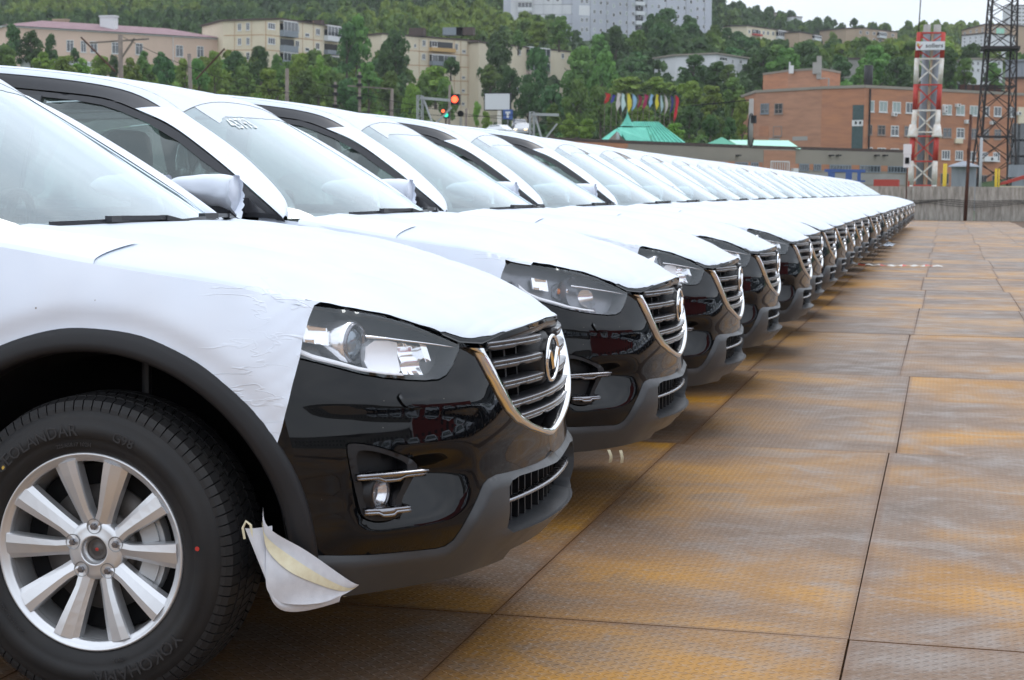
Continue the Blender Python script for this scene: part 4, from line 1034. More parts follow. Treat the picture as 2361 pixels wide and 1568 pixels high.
    for (x, far) in ((0, False), (0, True), (-2.70, False), (-2.70, True)):
        w = build_wheel(car, (x, (.802 if far else -.802), .362), far, tw)
        if tw is None: tw = w
    return car, tw
# ------------------------------------------------------------------ surveying: bearings read off the photograph, turned into metres
def _ray(u, v):
    k = 4096 / 2361; q = np.array([(u - 1180.5) * k, (v - 783.9) * k, 4000 * k]); return CAM_AX.T @ q
def at(u, v, y):
    d = _ray(u, v); t = (y - CAM_POS[1]) / d[1]; return Vector(CAM_POS + d * t)
def at_z(u, v, z):
    d = _ray(u, v); t = (z - CAM_POS[2]) / d[2]; return Vector(CAM_POS + d * t)
def on_wall(u, v, A, B):
    """hit of the bearing (u, v) with the vertical plane through A and B -> (distance from A along the wall, height)"""
    d = _ray(u, v); a = np.array([A.x, A.y]); w = np.array([B.x - A.x, B.y - A.y]); L = np.linalg.norm(w); w /= L
    n = np.array([-w[1], w[0]]); c = CAM_POS[:2]; t = ((a - c) @ n) / (d[:2] @ n); P = CAM_POS + d * t
    return float((P[:2] - a) @ w), float(P[2])
def project(p):
    q = CAM_AX @ (np.array(p) - CAM_POS); k = 4096 / 2361
    return 1180.5 + 4000 * q[0] / q[2], 783.9 + 4000 * q[1] / q[2]

# ------------------------------------------------------------------ ground: rusty chequer-plate deck
def plate_material(edge=True):
    m = bpy.data.materials.new('rusty_chequer_plate'); m.use_nodes = True
    n, l = m.node_tree.nodes, m.node_tree.links; b = n['Principled BSDF']
    ge = n.new('ShaderNodeNewGeometry'); oi = n.new('ShaderNodeObjectInfo')
    def math_(op, a=None, b_=None, c=None, clamp=False):
        x = n.new('ShaderNodeMath'); x.operation = op; x.use_clamp = clamp
        for i, val in enumerate((a, b_, c)):
            if val is None: continue
            if isinstance(val, (int, float)): x.inputs[i].default_value = val
            else: l.new(val, x.inputs[i])
        return x.outputs[0]
    def noise(scale, detail=4, rough=.5, vec=None, dist=0.0):
        x = n.new('ShaderNodeTexNoise'); x.inputs['Scale'].default_value = scale; x.inputs['Detail'].default_value = detail
        x.inputs['Roughness'].default_value = rough; x.inputs['Distortion'].default_value = dist
        l.new(vec if vec is not None else ge.outputs['Position'], x.inputs['Vector']); return x.outputs['Fac']
    def ramp(fac, stops):
        x = n.new('ShaderNodeValToRGB'); e = x.color_ramp.elements
        while len(e) < len(stops): e.new(.5)
        for i, (p, c) in enumerate(stops): e[i].position = p; e[i].color = (*c, 1)
        l.new(fac, x.inputs[0]); return x.outputs['Color']
    def mix(fac, a, b_, mode='MIX'):
        x = n.new('ShaderNodeMix'); x.data_type = 'RGBA'; x.blend_type = mode
        for i, val in ((0, fac), (6, a), (7, b_)):
            if isinstance(val, tuple): x.inputs[i].default_value = (*val, 1)
            elif isinstance(val, (int, float)): x.inputs[i].default_value = val
            else: l.new(val, x.inputs[i])
        return x.outputs[2]
    st = n.new('ShaderNodeMapping'); st.inputs['Scale'].default_value = (0.9, 1.1, 1.0); l.new(ge.outputs['Position'], st.inputs[0])
    off = n.new('ShaderNodeVectorMath'); off.operation = 'ADD'; l.new(st.outputs[0], off.inputs[0])
    sc = n.new('ShaderNodeVectorMath'); sc.operation = 'SCALE'; sc.inputs['Scale'].default_value = 5.0; l.new(oi.outputs['Random'], sc.inputs[0]); l.new(sc.outputs[0], off.inputs[1])
    big = noise(.85, 4, .45, off.outputs[0], .35)
    mid = noise(3.2, 5, .6, st.outputs[0], .8)
    fine = noise(34, 4, .7)
    streak = n.new('ShaderNodeMapping'); streak.inputs['Scale'].default_value = (1.2, 14, 1); streak.inputs['Rotation'].default_value = (0, 0, .25); l.new(ge.outputs['Position'], streak.inputs[0])
    stk = noise(3.0, 5, .65, streak.outputs[0], .4)
    # ochre rust blooms over grey-brown worn steel
    base = ramp(big, [(.34, (.110, .070, .045)), (.45, (.165, .098, .054)), (.54, (.250, .128, .038)), (.66, (.370, .180, .026))])
    worn = mix(math_('MULTIPLY', ramp(mid, [(.50, (0, 0, 0)), (.66, (1, 1, 1))]), .55), base, (.185, .150, .125))
    dark = mix(math_('MULTIPLY', ramp(stk, [(.30, (1, 1, 1)), (.46, (0, 0, 0))]), .50), worn, (.115, .068, .040))
    spk = mix(math_('MULTIPLY', ramp(fine, [(.52, (0, 0, 0)), (.70, (1, 1, 1))]), .45), dark, (.28, .25, .235))
    spk2 = mix(math_('MULTIPLY', ramp(noise(60, 3, .6), [(.30, (1, 1, 1)), (.42, (0, 0, 0))]), .35), spk, (.20, .085, .030))
    # tread lozenges: short bars, alternate ones turned
    sep = n.new('ShaderNodeSeparateXYZ'); l.new(ge.outputs['Position'], sep.inputs[0])
    P = .0235
    fx = math_('DIVIDE', sep.outputs[0], P); fy = math_('DIVIDE', sep.outputs[1], P)
    ix = math_('FLOOR', fx); iy = math_('FLOOR', fy)
    lx = math_('SUBTRACT', math_('FRACT', fx), .5); ly = math_('SUBTRACT', math_('FRACT', fy), .5)
    par = math_('SUBTRACT', math_('MULTIPLY', math_('PINGPONG', math_('ADD', ix, iy), 1.0), 2.0), 1.0)   # -1 / 1
    a = math_('MULTIPLY', math_('ADD', lx, math_('MULTIPLY', ly, par)), .7071)
    c = math_('MULTIPLY', math_('SUBTRACT', lx, math_('MULTIPLY', ly, par)), .7071)
    d = math_('SQRT', math_('ADD', math_('POWER', math_('ABSOLUTE', math_('DIVIDE', a, .46)), 2.0), math_('POWER', math_('ABSOLUTE', math_('DIVIDE', c, .13)), 2.0)))
    bar = math_('SUBTRACT', 1.0, math_('MULTIPLY', math_('SUBTRACT', d, .65), 1.7, clamp=False), clamp=True)
    ring = math_('MULTIPLY', math_('SUBTRACT', 1.0, math_('ABSOLUTE', math_('SUBTRACT', d, 1.25)), clamp=True), .55)
    wearm = math_('MULTIPLY_ADD', mid, 1.6, -.25, clamp=True)
    shade_bar = math_('MULTIPLY', math_('GREATER_THAN', par, 0.0), bar); pale_bar = math_('MULTIPLY', math_('LESS_THAN', par, 0.0), bar)  # bars turned one way get painted shade, the others are paled
    rim = mix(math_('MULTIPLY', math_('MULTIPLY', shade_bar, wearm), .85), spk2, (.055, .028, .014))
    top = mix(math_('MULTIPLY', math_('MULTIPLY', pale_bar, wearm), .30), rim, (.36, .31, .27))
    if edge:
        tcx = n.new('ShaderNodeTexCoord'); sp_ = n.new('ShaderNodeSeparateXYZ'); l.new(tcx.outputs['Object'], sp_.inputs[0])
        ex = math_('SUBTRACT', .498, math_('ABSOLUTE', sp_.outputs[0])); ey = math_('SUBTRACT', 1.748, math_('ABSOLUTE', sp_.outputs[1])); ed = math_('MINIMUM', ex, ey)
        ef = math_('MULTIPLY', math_('SUBTRACT', 1.0, math_('DIVIDE', ed, math_('MULTIPLY_ADD', stk, .05, .004), clamp=True), clamp=True), .75)
        top = mix(ef, top, (.13, .062, .025))
    # each plate a little different
    hv = n.new('ShaderNodeHueSaturation'); l.new(top, hv.inputs['Color'])
    l.new(math_('MULTIPLY_ADD', oi.outputs['Random'], .16, .94), hv.inputs['Value']); l.new(math_('MULTIPLY_ADD', oi.outputs['Random'], .25, .88), hv.inputs['Saturation'])
    l.new(hv.outputs[0], b.inputs['Base Color'])
    l.new(ramp(mid, [(.3, (.62, .62, .62)), (.7, (.36, .36, .36))]), b.inputs['Roughness'])
    b.inputs['Specular IOR Level'].default_value = .38
    bp = n.new('ShaderNodeBump'); bp.inputs['Strength'].default_value = .8; bp.inputs['Distance'].default_value = .0022
    bp2 = n.new('ShaderNodeBump'); bp2.inputs['Strength'].default_value = .35; bp2.inputs['Distance'].default_value = .0015
    l.new(bar, bp.inputs['Height']); l.new(stk, bp2.inputs['Height']); l.new(bp2.outputs[0], bp.inputs['Normal']); l.new(bp.outputs[0], b.inputs['Normal'])
    return m
PLATE = plate_material(); PLATE_FAR = plate_material(False)
GAP = mat('joint_grime', (.05, .028, .016), .9, noise=(30, (.11, .055, .025)))
tag(mesh_obj('ground', [(-3000, -3000, -.30), (3000, -3000, -.30), (3000, 3000, -.30), (-3000, 3000, -.30)], [(0, 1, 2, 3)], mat('far_ground', (.20, .17, .13), .9), None, False), kind='structure')
deck = tag(mesh_obj('deck', [(-60, -50, -.022), (70, -50, -.022), (70, 76.0, -.022), (-60, 76.0, -.022)], [(0, 1, 2, 3)], GAP, None, False), kind='structure')
tag(mesh_obj('deck_paving', [(5.72, -50, -.004), (70, -50, -.004), (70, 75.95, -.004), (5.72, 75.95, -.004), (-60, -50, -.004), (-1.36, -50, -.004), (-1.36, 75.95, -.004), (-60, 75.95, -.004)], [(0, 1, 2, 3), (4, 5, 6, 7)], PLATE_FAR, None, False), kind='structure')
def plate_mesh(w, h):
    bm = bmesh.new(); bmesh.ops.create_cube(bm, size=1); bmesh.ops.scale(bm, vec=(w, h, .020), verts=bm.verts)
    bmesh.ops.bevel(bm, geom=[e for e in bm.edges if all(v_.co.z > 0 for v_ in e.verts)], offset=.002, segments=1)
    bmesh.ops.translate(bm, vec=(0, 0, -.010), verts=bm.verts); me = bpy.data.meshes.new('steel_plate'); bm.to_mesh(me); bm.free(); me.materials.append(PLATE); return me
pm = plate_mesh(.9955, 3.4955)
pr = random.Random(5)
for i in range(-2, 5):
    row0 = pr.uniform(-.04, .04)
    for j in range(-2, 22):
        sx = 0.0 if j < 3 else -.008
        o = bpy.data.objects.new('steel_plate', pm); COL.objects.link(o); o.parent = deck
        o.location = (.185 + i + sx + (0.03 * ((j * 7) % 3 - 1) if j > 1 else 0), .25 - 1.75 + 3.5 * j + .0 - .05 + 1.75 + 0.0, pr.uniform(-.0012, .0012)); o.rotation_euler = (pr.uniform(-.0004, .0004), pr.uniform(-.0008, .0008), pr.uniform(-.0015, .0015))
        o.location.y = .20 + 3.5 * j - 1.75 + pr.uniform(-.004, .004)

# ------------------------------------------------------------------ the row of cars
CARS = [(0, 0), (2.28, 0.004), (4.4, 0.002), (6.5, 0.002), (8.72, 0.04), (10.72, -0.012), (12.8, -0.02), (14.85, -0.03), (16.95, -0.045), (19.0, -0.05), (21.0, -0.045), (23.2, -0.01), (25.4, -0.03), (27.7, 0.015), (29.8, 0.0), (32.1, -0.01), (34.4, 0.02), (36.7, -0.03), (39.0, 0.01), (41.3, -0.02), (43.6, 0.02), (45.9, -0.01), (48.2, 0.01), (50.5, -0.02), (52.8, 0), (55.1, 0.01), (57.4, 0)]
ORD = ['nearest', 'second', 'third', 'fourth', 'fifth', 'sixth', 'seventh', 'eighth', 'ninth', 'tenth', 'eleventh', 'twelfth', 'thirteenth', 'fourteenth', 'fifteenth', 'sixteenth', 'seventeenth', 'eighteenth', 'nineteenth', 'twentieth', 'twenty-first', 'twenty-second', 'twenty-third', 'twenty-fourth', 'twenty-fifth', 'twenty-sixth', 'last']
carA, TW = build_car(True, True, 1)
carB, _ = build_car(False, False, 2, TW)
carC, _ = build_car(True, True, 3, TW)
carC_used = [False]
GROUP = 'film-wrapped cars parked side by side in one long row'
for i, (y, dx) in enumerate(CARS):
    halogen = i in (1,) or (i > 4 and i % 5 == 1)
    if i == 3: o = carC
    else: o = (carA if i == 0 else carB if i == 1 else copy_tree(carB if halogen else carC if i % 3 == 0 else carA))
    o.location = (dx, y, 0); o.rotation_euler = (0, 0, 0 if i < 3 else pr.uniform(-.006, .006))
    lab = {0: 'nearest black car in white film, its front wheel and fog lamp facing the camera',
           1: 'second car in the row, smoked headlight, numbers chalked on its windscreen',
           2: 'third car in the row, directly behind the one with chalked windscreen numbers'}.get(i, '%s black car from the camera in the film-wrapped row' % ORD[i])
    if i == len(CARS) - 1: lab = 'last black car of the film-wrapped row, closest to the concrete wall'
    tag(o, lab, 'car', GROUP)
# chalk number on the second car's windscreen
me = text_mesh('43793', .088, .0008); me.materials.clear(); me.materials.append(mat('chalk', (.85, .88, .88), .9))
for v_ in me.vertices:
    x, y, z = v_.co; t = -.52 + x / .66; vv = .800 + y / .80
    px = ws_point(vv, t, .003 + z); v_.co = px
o = bpy.data.objects.new('chalk_number', me); COL.objects.link(o); o.parent = carB
# opposite row, seen only as a reflection in the black bumpers
for k, y in enumerate((-9.5, -7.1, -4.8, -2.4, .1, 2.5, 4.9, 7.2, 9.6, 12.0, 14.4, 16.9, 19.3, 22, 24.6, 27.2)):
    o = copy_tree(carA if k % 3 else carB); o.location = (17.2 + pr.uniform(-.1, .1), y, 0); o.rotation_euler = (0, 0, PI)
    tag(o, 'film-wrapped car of the opposite row, mirrored in the black bumpers', 'car', 'cars of the opposite row')

# ------------------------------------------------------------------ loose things on the deck
cloth = mat('nonwoven_fabric', (.62, .63, .67), .9, bump=(500, .5, .0008), noise=(40, (.55, .56, .60)))
tape_m = mat('masking_tape', (.72, .68, .50), .7, noise=(60, (.66, .60, .42)))
pad = empty('protective_fabric', (.5, -.9, .35))
tag(pad, 'peeled white fabric sheet with yellowish tape hanging below the nearest bumper corner', 'protective sheet')
def world_sheet(name, grid, m_, parent, th=.0015):
    nu_, nv_ = len(grid), len(grid[0]); V = [tuple(p) for r_ in grid for p in r_]; k = len(V)
    V += [(x, y + th, z - th * .3) for x, y, z in V]; F = grid_faces(nu_, nv_) + [tuple(i + k for i in q[::-1]) for q in grid_faces(nu_, nv_)]
    o = mesh_obj(name, [(x - .5, y + .9, z - .332) for x, y, z in V], F, m_, parent); return o
def strip_curve(keys, n):
    return cspline(np.arange(len(keys)), np.array(keys, float), np.linspace(0, len(keys) - 1, n))
topE = strip_curve([(.451, -.952, .484), (.464, -.950, .440), (.510, -.925, .400), (.548, -.87, .355), (.592, -.765, .285), (.607, -.725, .271)], 26)
midE = strip_curve([(.457, -.962, .425), (.462, -.962, .395), (.500, -.945, .350), (.540, -.90, .312), (.577, -.81, .268), (.592, -.755, .262)], 26)
botE = strip_curve([(.462, -.955, .335), (.466, -.962, .300), (.486, -.955, .272), (.520, -.93, .262), (.560, -.86, .255), (.585, -.78, .258)], 26)
g_ = []
for i in range(26):
    row = []
    for k in np.linspace(0, 1, 9):
        p = topE[i] * (1 - k) ** 2 + 2 * k * (1 - k) * midE[i] + k * k * botE[i]; row.append((p[0], p[1] - .006 * math.sin(k * 7 + i * .35), p[2]))
    g_.append(row)
world_sheet('hanging_flap', g_, cloth, pad)
g_ = []
for i in range(26):
    row = []
    for k in np.linspace(.24, .46, 4):
        p = topE[i] * (1 - k) ** 2 + 2 * k * (1 - k) * midE[i] + k * k * botE[i]; row.append((p[0], p[1] - .006 * math.sin(k * 7 + i * .35) - .004, p[2]))
    g_.append(row)
world_sheet('tape_strip', g_, tape_m, pad)
g_ = []
for i, z in enumerate(np.linspace(0, 1, 12)):
    l_ = np.array([.413, -.965, .436]) * (1 - z) + np.array([.461, -.962, .322]) * z; r_ = np.array([.463, -.93, .438]) * (1 - z) + np.array([.470, -.94, .322]) * z
    g_.append([tuple(l_ * (1 - k) + r_ * k + np.array([0, -.012 * math.sin(k * PI), .0])) for k in np.linspace(0, 1, 7)])
world_sheet('folded_side', g_, cloth, pad)
g_ = []
for i, s_ in enumerate(np.linspace(0, 1, 18)):
    a_ = strip_curve([(.462, -.962, .330), (.472, -.955, .275), (.500, -.93, .245), (.540, -.86, .238), (.572, -.79, .240)], 18)[i]
    b_ = strip_curve([(.464, -.950, .320), (.490, -.935, .275), (.520, -.90, .268), (.555, -.83, .266), (.580, -.775, .262)], 18)[i]
    g_.append([tuple(a_ * (1 - k) + b_ * k + np.array([0, -.010 * math.sin(k * PI), 0])) for k in np.linspace(0, 1, 6)])
world_sheet('rolled_hem', g_, cloth, pad)
mb = MB(); mb.bar((.062, .165, -.09), (.155, .29, -.078), .004, .008); mb.tube([(-.088, -.065, .080), (-.092, -.066, .105), (-.084, -.066, .120), (-.074, -.064, .112), (-.070, -.062, .085)], .003, 6)
mb.build('tie_strap', tape_m, pad)
# masking tape ends hanging below the second car
mb = MB()
tp = empty('torn_tape', (.74, 1.62, .272)); tag(tp, 'torn cream tape ends dangling under the second car bumper', 'tape')
for (x, dx_) in ((0, .008), (.044, .005)):
    V = []
    for i in range(8): k = i / 7; V += [(x + dx_ * math.sin(k * 3), .02 * k * k, .0 - .05 * k), (x + dx_ * math.sin(k * 3) + .010, .02 * k * k + .006, .0 - .05 * k)]
    mesh_obj('tape_end', V, grid_faces(8, 2), tape_m, tp)
# barrier tape on the deck
mb = MB()
bt_w = mat('barrier_tape_white', (.55, .53, .50), .5); bt_r = mat('barrier_tape_red', (.50, .06, .04), .5)
V = []; fm = []
for i in range(81):
    k = i / 80; x = .30 + 1.60 * k; y = 24.6 + .10 * math.sin(k * 9) + .05 * math.sin(k * 23); V += [(x, y - .05, .012 + .012 * math.sin(k * 31) ** 2), (x, y + .05, .020 + .02 * math.sin(k * 27 + 1) ** 2)]
F = grid_faces(81, 2)
o = mesh_obj('barrier_tape', V, F, None, None, mats=[bt_w, bt_r], fmat=[1 if (i // 6) % 3 == 2 else 0 for i in range(80)])
tag(o, 'crumpled red and white barrier tape lying across the rusty deck', 'barrier tape')
V = []
for i in range(9):
    for j in range(6): V.append((.42 + .36 * i / 8 + .05 * j / 5, 35.6 + 1.5 * j / 5 - .4 * (i / 8), .02 + .10 * (1 - i / 8) * (j / 5) + .01 * math.sin(i * 2 + j)))
tag(mesh_obj('fallen_film_sheet', V, grid_faces(9, 6), M['film'], None), 'white film sheet fallen onto the deck beside a distant bumper', 'film sheet')
# painted bay marks
pw = mat('worn_white_paint', (.62, .58, .52), .7, noise=(18, (.34, .25, .16))); pp_ = mat('worn_pink_paint', (.52, .36, .32), .7, noise=(14, (.36, .23, .13)))
k = 0
marks = []
for y in np.arange(10.5, 62, 2.25):
    marks.append((2.85 - .25 * max(0, (16 - y) / 6), y, .30, .07, pp_)); marks.append((3.45 + (y - 10) * .004, y + .9, .26, .06, pp_ if y < 20 else pw))
    if y > 18: marks.append((2.3, y + .4, .34, .06, pp_))
for x, y, w_, h_, m_ in marks:
    o = mesh_obj('bay_mark', [(x, y, .0035), (x + w_, y, .0035), (x + w_, y + h_, .0035), (x, y + h_, .0035)], [(0, 1, 2, 3)], m_, deck, False)
# ------------------------------------------------------------------ concrete wall at the far end, with cables and posts
conc = mat('weathered_concrete', (.27, .255, .225), .9, noise=(1.4, (.18, .165, .14)), bump=(30, .4, .01))
def stain_concrete():
    m = mat('stained_concrete', (.30, .28, .25), .9, bump=(25, .4, .008)); n, l = m.node_tree.nodes, m.node_tree.links
    tc = n.new('ShaderNodeNewGeometry'); mp = n.new('ShaderNodeMapping'); mp.inputs['Scale'].default_value = (3.2, 3.2, .55); nz = n.new('ShaderNodeTexNoise'); nz.inputs['Scale'].default_value = 2.4; nz.inputs['Detail'].default_value = 7; nz.inputs['Roughness'].default_value = .7
    cr = n.new('ShaderNodeValToRGB'); cr.color_ramp.elements[0].position = .33; cr.color_ramp.elements[1].position = .66; cr.color_ramp.elements[0].color = (.19, .175, .15, 1); cr.color_ramp.elements[1].color = (.46, .43, .385, 1)
    l.new(tc.outputs['Position'], mp.inputs[0]); l.new(mp.outputs[0], nz.inputs['Vector']); l.new(nz.outputs['Fac'], cr.inputs[0]); l.new(cr.outputs[0], n['Principled BSDF'].inputs['Base Color']); return m
SC = stain_concrete()
WY = 76.3; wt = at(2200, 430, WY).z
wall = empty('concrete_wall', (2, WY, 0)); tag(wall, 'stained grey concrete wall of tall panels closing the far end of the deck', 'wall')
x = -40.0 - 2
while x < 24:
    mb = MB(); mb.box(x + .015, x + 2.68, -.0 + pr.uniform(-.02, .02), .20, -.2, wt + pr.uniform(-.015, .015)); mb.build('wall_panel', SC, wall); x += 2.70
mb = MB()
for j in range(4):
    pts = []
    for i in range(60):
        xx = -2 + i * .25; ph = (xx + j * .3) % (2.9 + j * .4) / (2.9 + j * .4); pts.append((xx, -.06 - .02 * j, .93 - .05 * j - .22 * math.sin(ph * PI) * (.5 + .3 * j) * .6))
    mb.tube(pts, .012, 5)
cb = mb.build('sagging_cable', mat('black_cable', (.02, .018, .016), .7), None); cb.location = (2, WY, 0); tag(cb, 'bundle of thin black cables sagging along the concrete wall', 'cable')
rust = mat('dark_rusty_steel', (.055, .022, .016), .8, noise=(6, (.09, .035, .02)))
def pole(name, u0, v0, u1, v1, y, r, m_, label, cat, extra=None, zb=None):
    a = at(u0, v0, y); b = at(u1, v1, y)
    if zb is not None:
        d = b - a; a = b + d * ((zb - b.z) / d.z)
    o = empty(name, a); tag(o, label, cat)
    mb = MB(); mb.tube([(0, 0, 0), tuple(b - a)], [r, r * .8], 10); mb.build('post', m_, o, True)
    if extra: extra(o, a, b)
    return o
def jboxes(o, a, b):
    mb = MB(); d = b - a
    for k_, s_ in ((.62, .10), (.66, .12), (.98, .08)): p = d * k_; mb.box(p.x - s_ / 2 - .03, p.x + s_ / 2 - .03, -.08, .06, p.z - .12, p.z + .12)
    mb.build('junction_box', rust, o)
pole('steel_post', 2225, 507, 2239, 265, 74.9, .085, rust, 'tall dark rusty steel post standing in front of the concrete wall', 'post', jboxes, 0)
def cambox(o, a, b):
    d = b - a; mb = MB(); mb.box(d.x - .16, d.x + .16, -.12, .12, d.z - .55, d.z + .12); mb.box(d.x - .18, d.x + .18, -.14, .14, d.z + .05, d.z + .50); mb.build('white_box', mat('white_box', (.7, .7, .72), .6), o)
    mb = MB(); mb.box(d.x - .09, d.x + .09, -.155, -.13, d.z - .38, d.z - .10); mb.build('dark_window', M['black'], o)
pole('camera_post', 2089, 470, 2092, 358, 76.1, .035, rust, 'thin rusty post carrying small white boxes beside the red and white chimney', 'post', cambox, .0)

# ------------------------------------------------------------------ terrain and hillside
def terr(x, y):
    yy = np.asarray(y, float); b = (np.asarray(x, float) - 1.9) / (yy + 4.5)
    base = np.interp(yy, [0, 235, 270, 330, 400, 480, 700, 860, 1100], [0, 0, 6, 21, 32, 43, 88, 100, 96])
    f = np.interp(b, [-.60, -.155, -.125, -.10, -.06, -.03, 0, .045, .3], [1.02, 1.0, .79, .73, .67, .655, .655, .62, .55])
    w = sm(330, 500, yy)
    base = base * (1 - .72 * sm(-.325, -.295, b) * (1 - sm(-.215, -.185, b)) * (1 - sm(355, 410, yy)))
    return base * (1 - w + w * f) + 1.5 * np.sin(x * .021) * sm(270, 400, yy) * np.cos(yy * .017) - .05
gx = np.linspace(-620, 200, 110); gyv = np.concatenate([np.linspace(77.5, 235, 12), np.linspace(245, 1100, 90)])
V = [(float(xx), float(yy), float(terr(xx, yy))) for yy in gyv for xx in gx]
grassm = mat('hillside_undergrowth', (.050, .095, .030), .95, noise=(.12, (.025, .05, .015)))
tag(mesh_obj('hillside', V, grid_faces(len(gyv), len(gx), True), grassm, None), kind='structure')

# ---- trees
def leaf_material(name, c1, c2):
    m = bpy.data.materials.new(name); m.use_nodes = True; n, l = m.node_tree.nodes, m.node_tree.links
    b = n['Principled BSDF']; b.inputs['Roughness'].default_value = .65; b.inputs['Specular IOR Level'].default_value = .25
    ge = n.new('ShaderNodeNewGeometry'); oi = n.new('ShaderNodeObjectInfo'); nz = n.new('ShaderNodeTexNoise'); nz.inputs['Scale'].default_value = .55; nz.inputs['Detail'].default_value = 3
    cr = n.new('ShaderNodeValToRGB'); cr.color_ramp.elements[0].position = .34; cr.color_ramp.elements[1].position = .66; cr.color_ramp.elements[0].color = (*c1, 1); cr.color_ramp.elements[1].color = (*c2, 1)
    hs = n.new('ShaderNodeHueSaturation'); m1 = n.new('ShaderNodeMath'); m1.operation = 'MULTIPLY_ADD'; m1.inputs[1].default_value = .045; m1.inputs[2].default_value = .478
    m2 = n.new('ShaderNodeMath'); m2.operation = 'MULTIPLY_ADD'; m2.inputs[1].default_value = .55; m2.inputs[2].default_value = .74
    tr = n.new('ShaderNodeBsdfTranslucent'); ms = n.new('ShaderNodeMixShader'); ms.inputs[0].default_value = .28; out = n['Material Output']
    l.new(ge.outputs['Position'], nz.inputs['Vector']); l.new(nz.outputs['Fac'], cr.inputs[0]); l.new(oi.outputs['Random'], m1.inputs[0]); l.new(m1.outputs[0], hs.inputs['Hue'])
    l.new(oi.outputs['Random'], m2.inputs[0]); l.new(m2.outputs[0], hs.inputs['Value']); l.new(cr.outputs[0], hs.inputs['Color']); l.new(hs.outputs[0], b.inputs['Base Color']); l.new(hs.outputs[0], tr.inputs[0])
    l.new(b.outputs[0], ms.inputs[1]); l.new(tr.outputs[0], ms.inputs[2]); l.new(ms.outputs[0], out.inputs['Surface']); return m
LEAF = {'dark': leaf_material('dark_leaves', (.048, .105, .036), (.088, .175, .052)), 'mid': leaf_material('green_leaves', (.090, .178, .042), (.155, .265, .060)), 'light': leaf_material('yellow_green_leaves', (.145, .240, .040), (.225, .330, .060))}
BARK = mat('bark', (.09, .07, .055), .9)
def crown_mesh(seed, nblob, nq, qs, squash=.8, droop=0.0, pointed=False):
    g = np.random.default_rng(seed); cs = []
    for i in range(nblob):
        a = g.uniform(0, 2 * PI); h_ = g.uniform(-.75, .95); r_ = g.uniform(.1, .72) * math.sqrt(max(.05, 1 - (h_ * .8) ** 2)) * (1 - .45 * max(0, h_) * (1.4 if pointed else 1))
        cs.append((r_ * math.cos(a), r_ * math.sin(a), h_ * squash, g.uniform(.20, .40) * (1 - .3 * abs(h_))))
    V = []; F = []
    per = nq // nblob
    for (x, y, z, R_) in cs:
        d = g.normal(size=(per, 3)); d /= np.linalg.norm(d, axis=1)[:, None]; rr_ = R_ * g.uniform(.62, 1.12, per) ** .6
        d[:, 2] = np.where((d[:, 2] < -.3) & (g.random(per) < .6), -d[:, 2], d[:, 2])
        p = np.array([x, y, z]) + d * rr_[:, None] * np.array([1, 1, .85])
        nrm = d + g.normal(scale=.55, size=(per, 3)); nrm /= np.linalg.norm(nrm, axis=1)[:, None]
        t = np.cross(nrm, g.normal(size=(per, 3))); t /= np.linalg.norm(t, axis=1)[:, None]; b = np.cross(nrm, t)
        s_ = qs * g.uniform(.55, 1.35, per)[:, None]
        k = len(V); q = np.stack([p - t * s_ - b * s_ * .4, p + t * s_ * .2 - b * s_ * .8, p + t * s_ + b * s_ * .3, p - t * s_ * .3 + b * s_ * .9], 1).reshape(-1, 3)
        V += [tuple(v_) for v_ in q]; F += [(k + 4 * i, k + 4 * i + 1, k + 4 * i + 2, k + 4 * i + 3) for i in range(per)]
    me = bpy.data.meshes.new('crown'); me.from_pydata(V, [], F); return me
def trunk_mesh(seed):
    g = random.Random(seed); mb = MB(); mb.tube([(0, 0, -1.25), (.02, .01, -.9), (.0, .03, -.3), (.03, 0, .4)], [.085, .065, .045, .015], 7)
    for k in range(5):
        a = g.uniform(0, 6.3); z = g.uniform(-1.0, .1); mb.tube([(0, 0, z), (.35 * math.cos(a), .35 * math.sin(a), z + .35), (.6 * math.cos(a), .6 * math.sin(a), z + .55)], [.035, .02, .008], 5)
    me = bpy.data.meshes.new('trunk'); me.from_pydata(mb.v, [], mb.f); me.materials.append(BARK); return me
CR = {}
sd_ = 0
for fam in ('dark', 'mid', 'light'):
    CR[fam] = []
    for k in range(3):
        sd_ += 1; me = crown_mesh(sd_, 26, 2600, .068, .85 if k else 1.05, pointed=(k == 2)); me.materials.append(LEAF[fam]); CR[fam].append(me)
TRK = [trunk_mesh(1), trunk_mesh(2)]
tree_n = [0]
def tree(x, y, z, r, h, fam, k=0, rot=0.0, label=None, cat='tree', group='trees on the hillside', name='broadleaf_tree', trunk=True):
    """crown radius r, crown half height h*.5; z = middle of the crown"""
    o = empty(name, (x, y, z)); o.rotation_euler = (0, 0, rot); o.scale = (r, r, h)
    c = bpy.data.objects.new('crown', CR[fam][k % 3]); COL.objects.link(c); c.parent = o
    if trunk: t = bpy.data.objects.new('trunk', TRK[k % 2]); COL.objects.link(t); t.parent = o
    tag(o, label, cat, group); tree_n[0] += 1; return o
HAZE = .00016
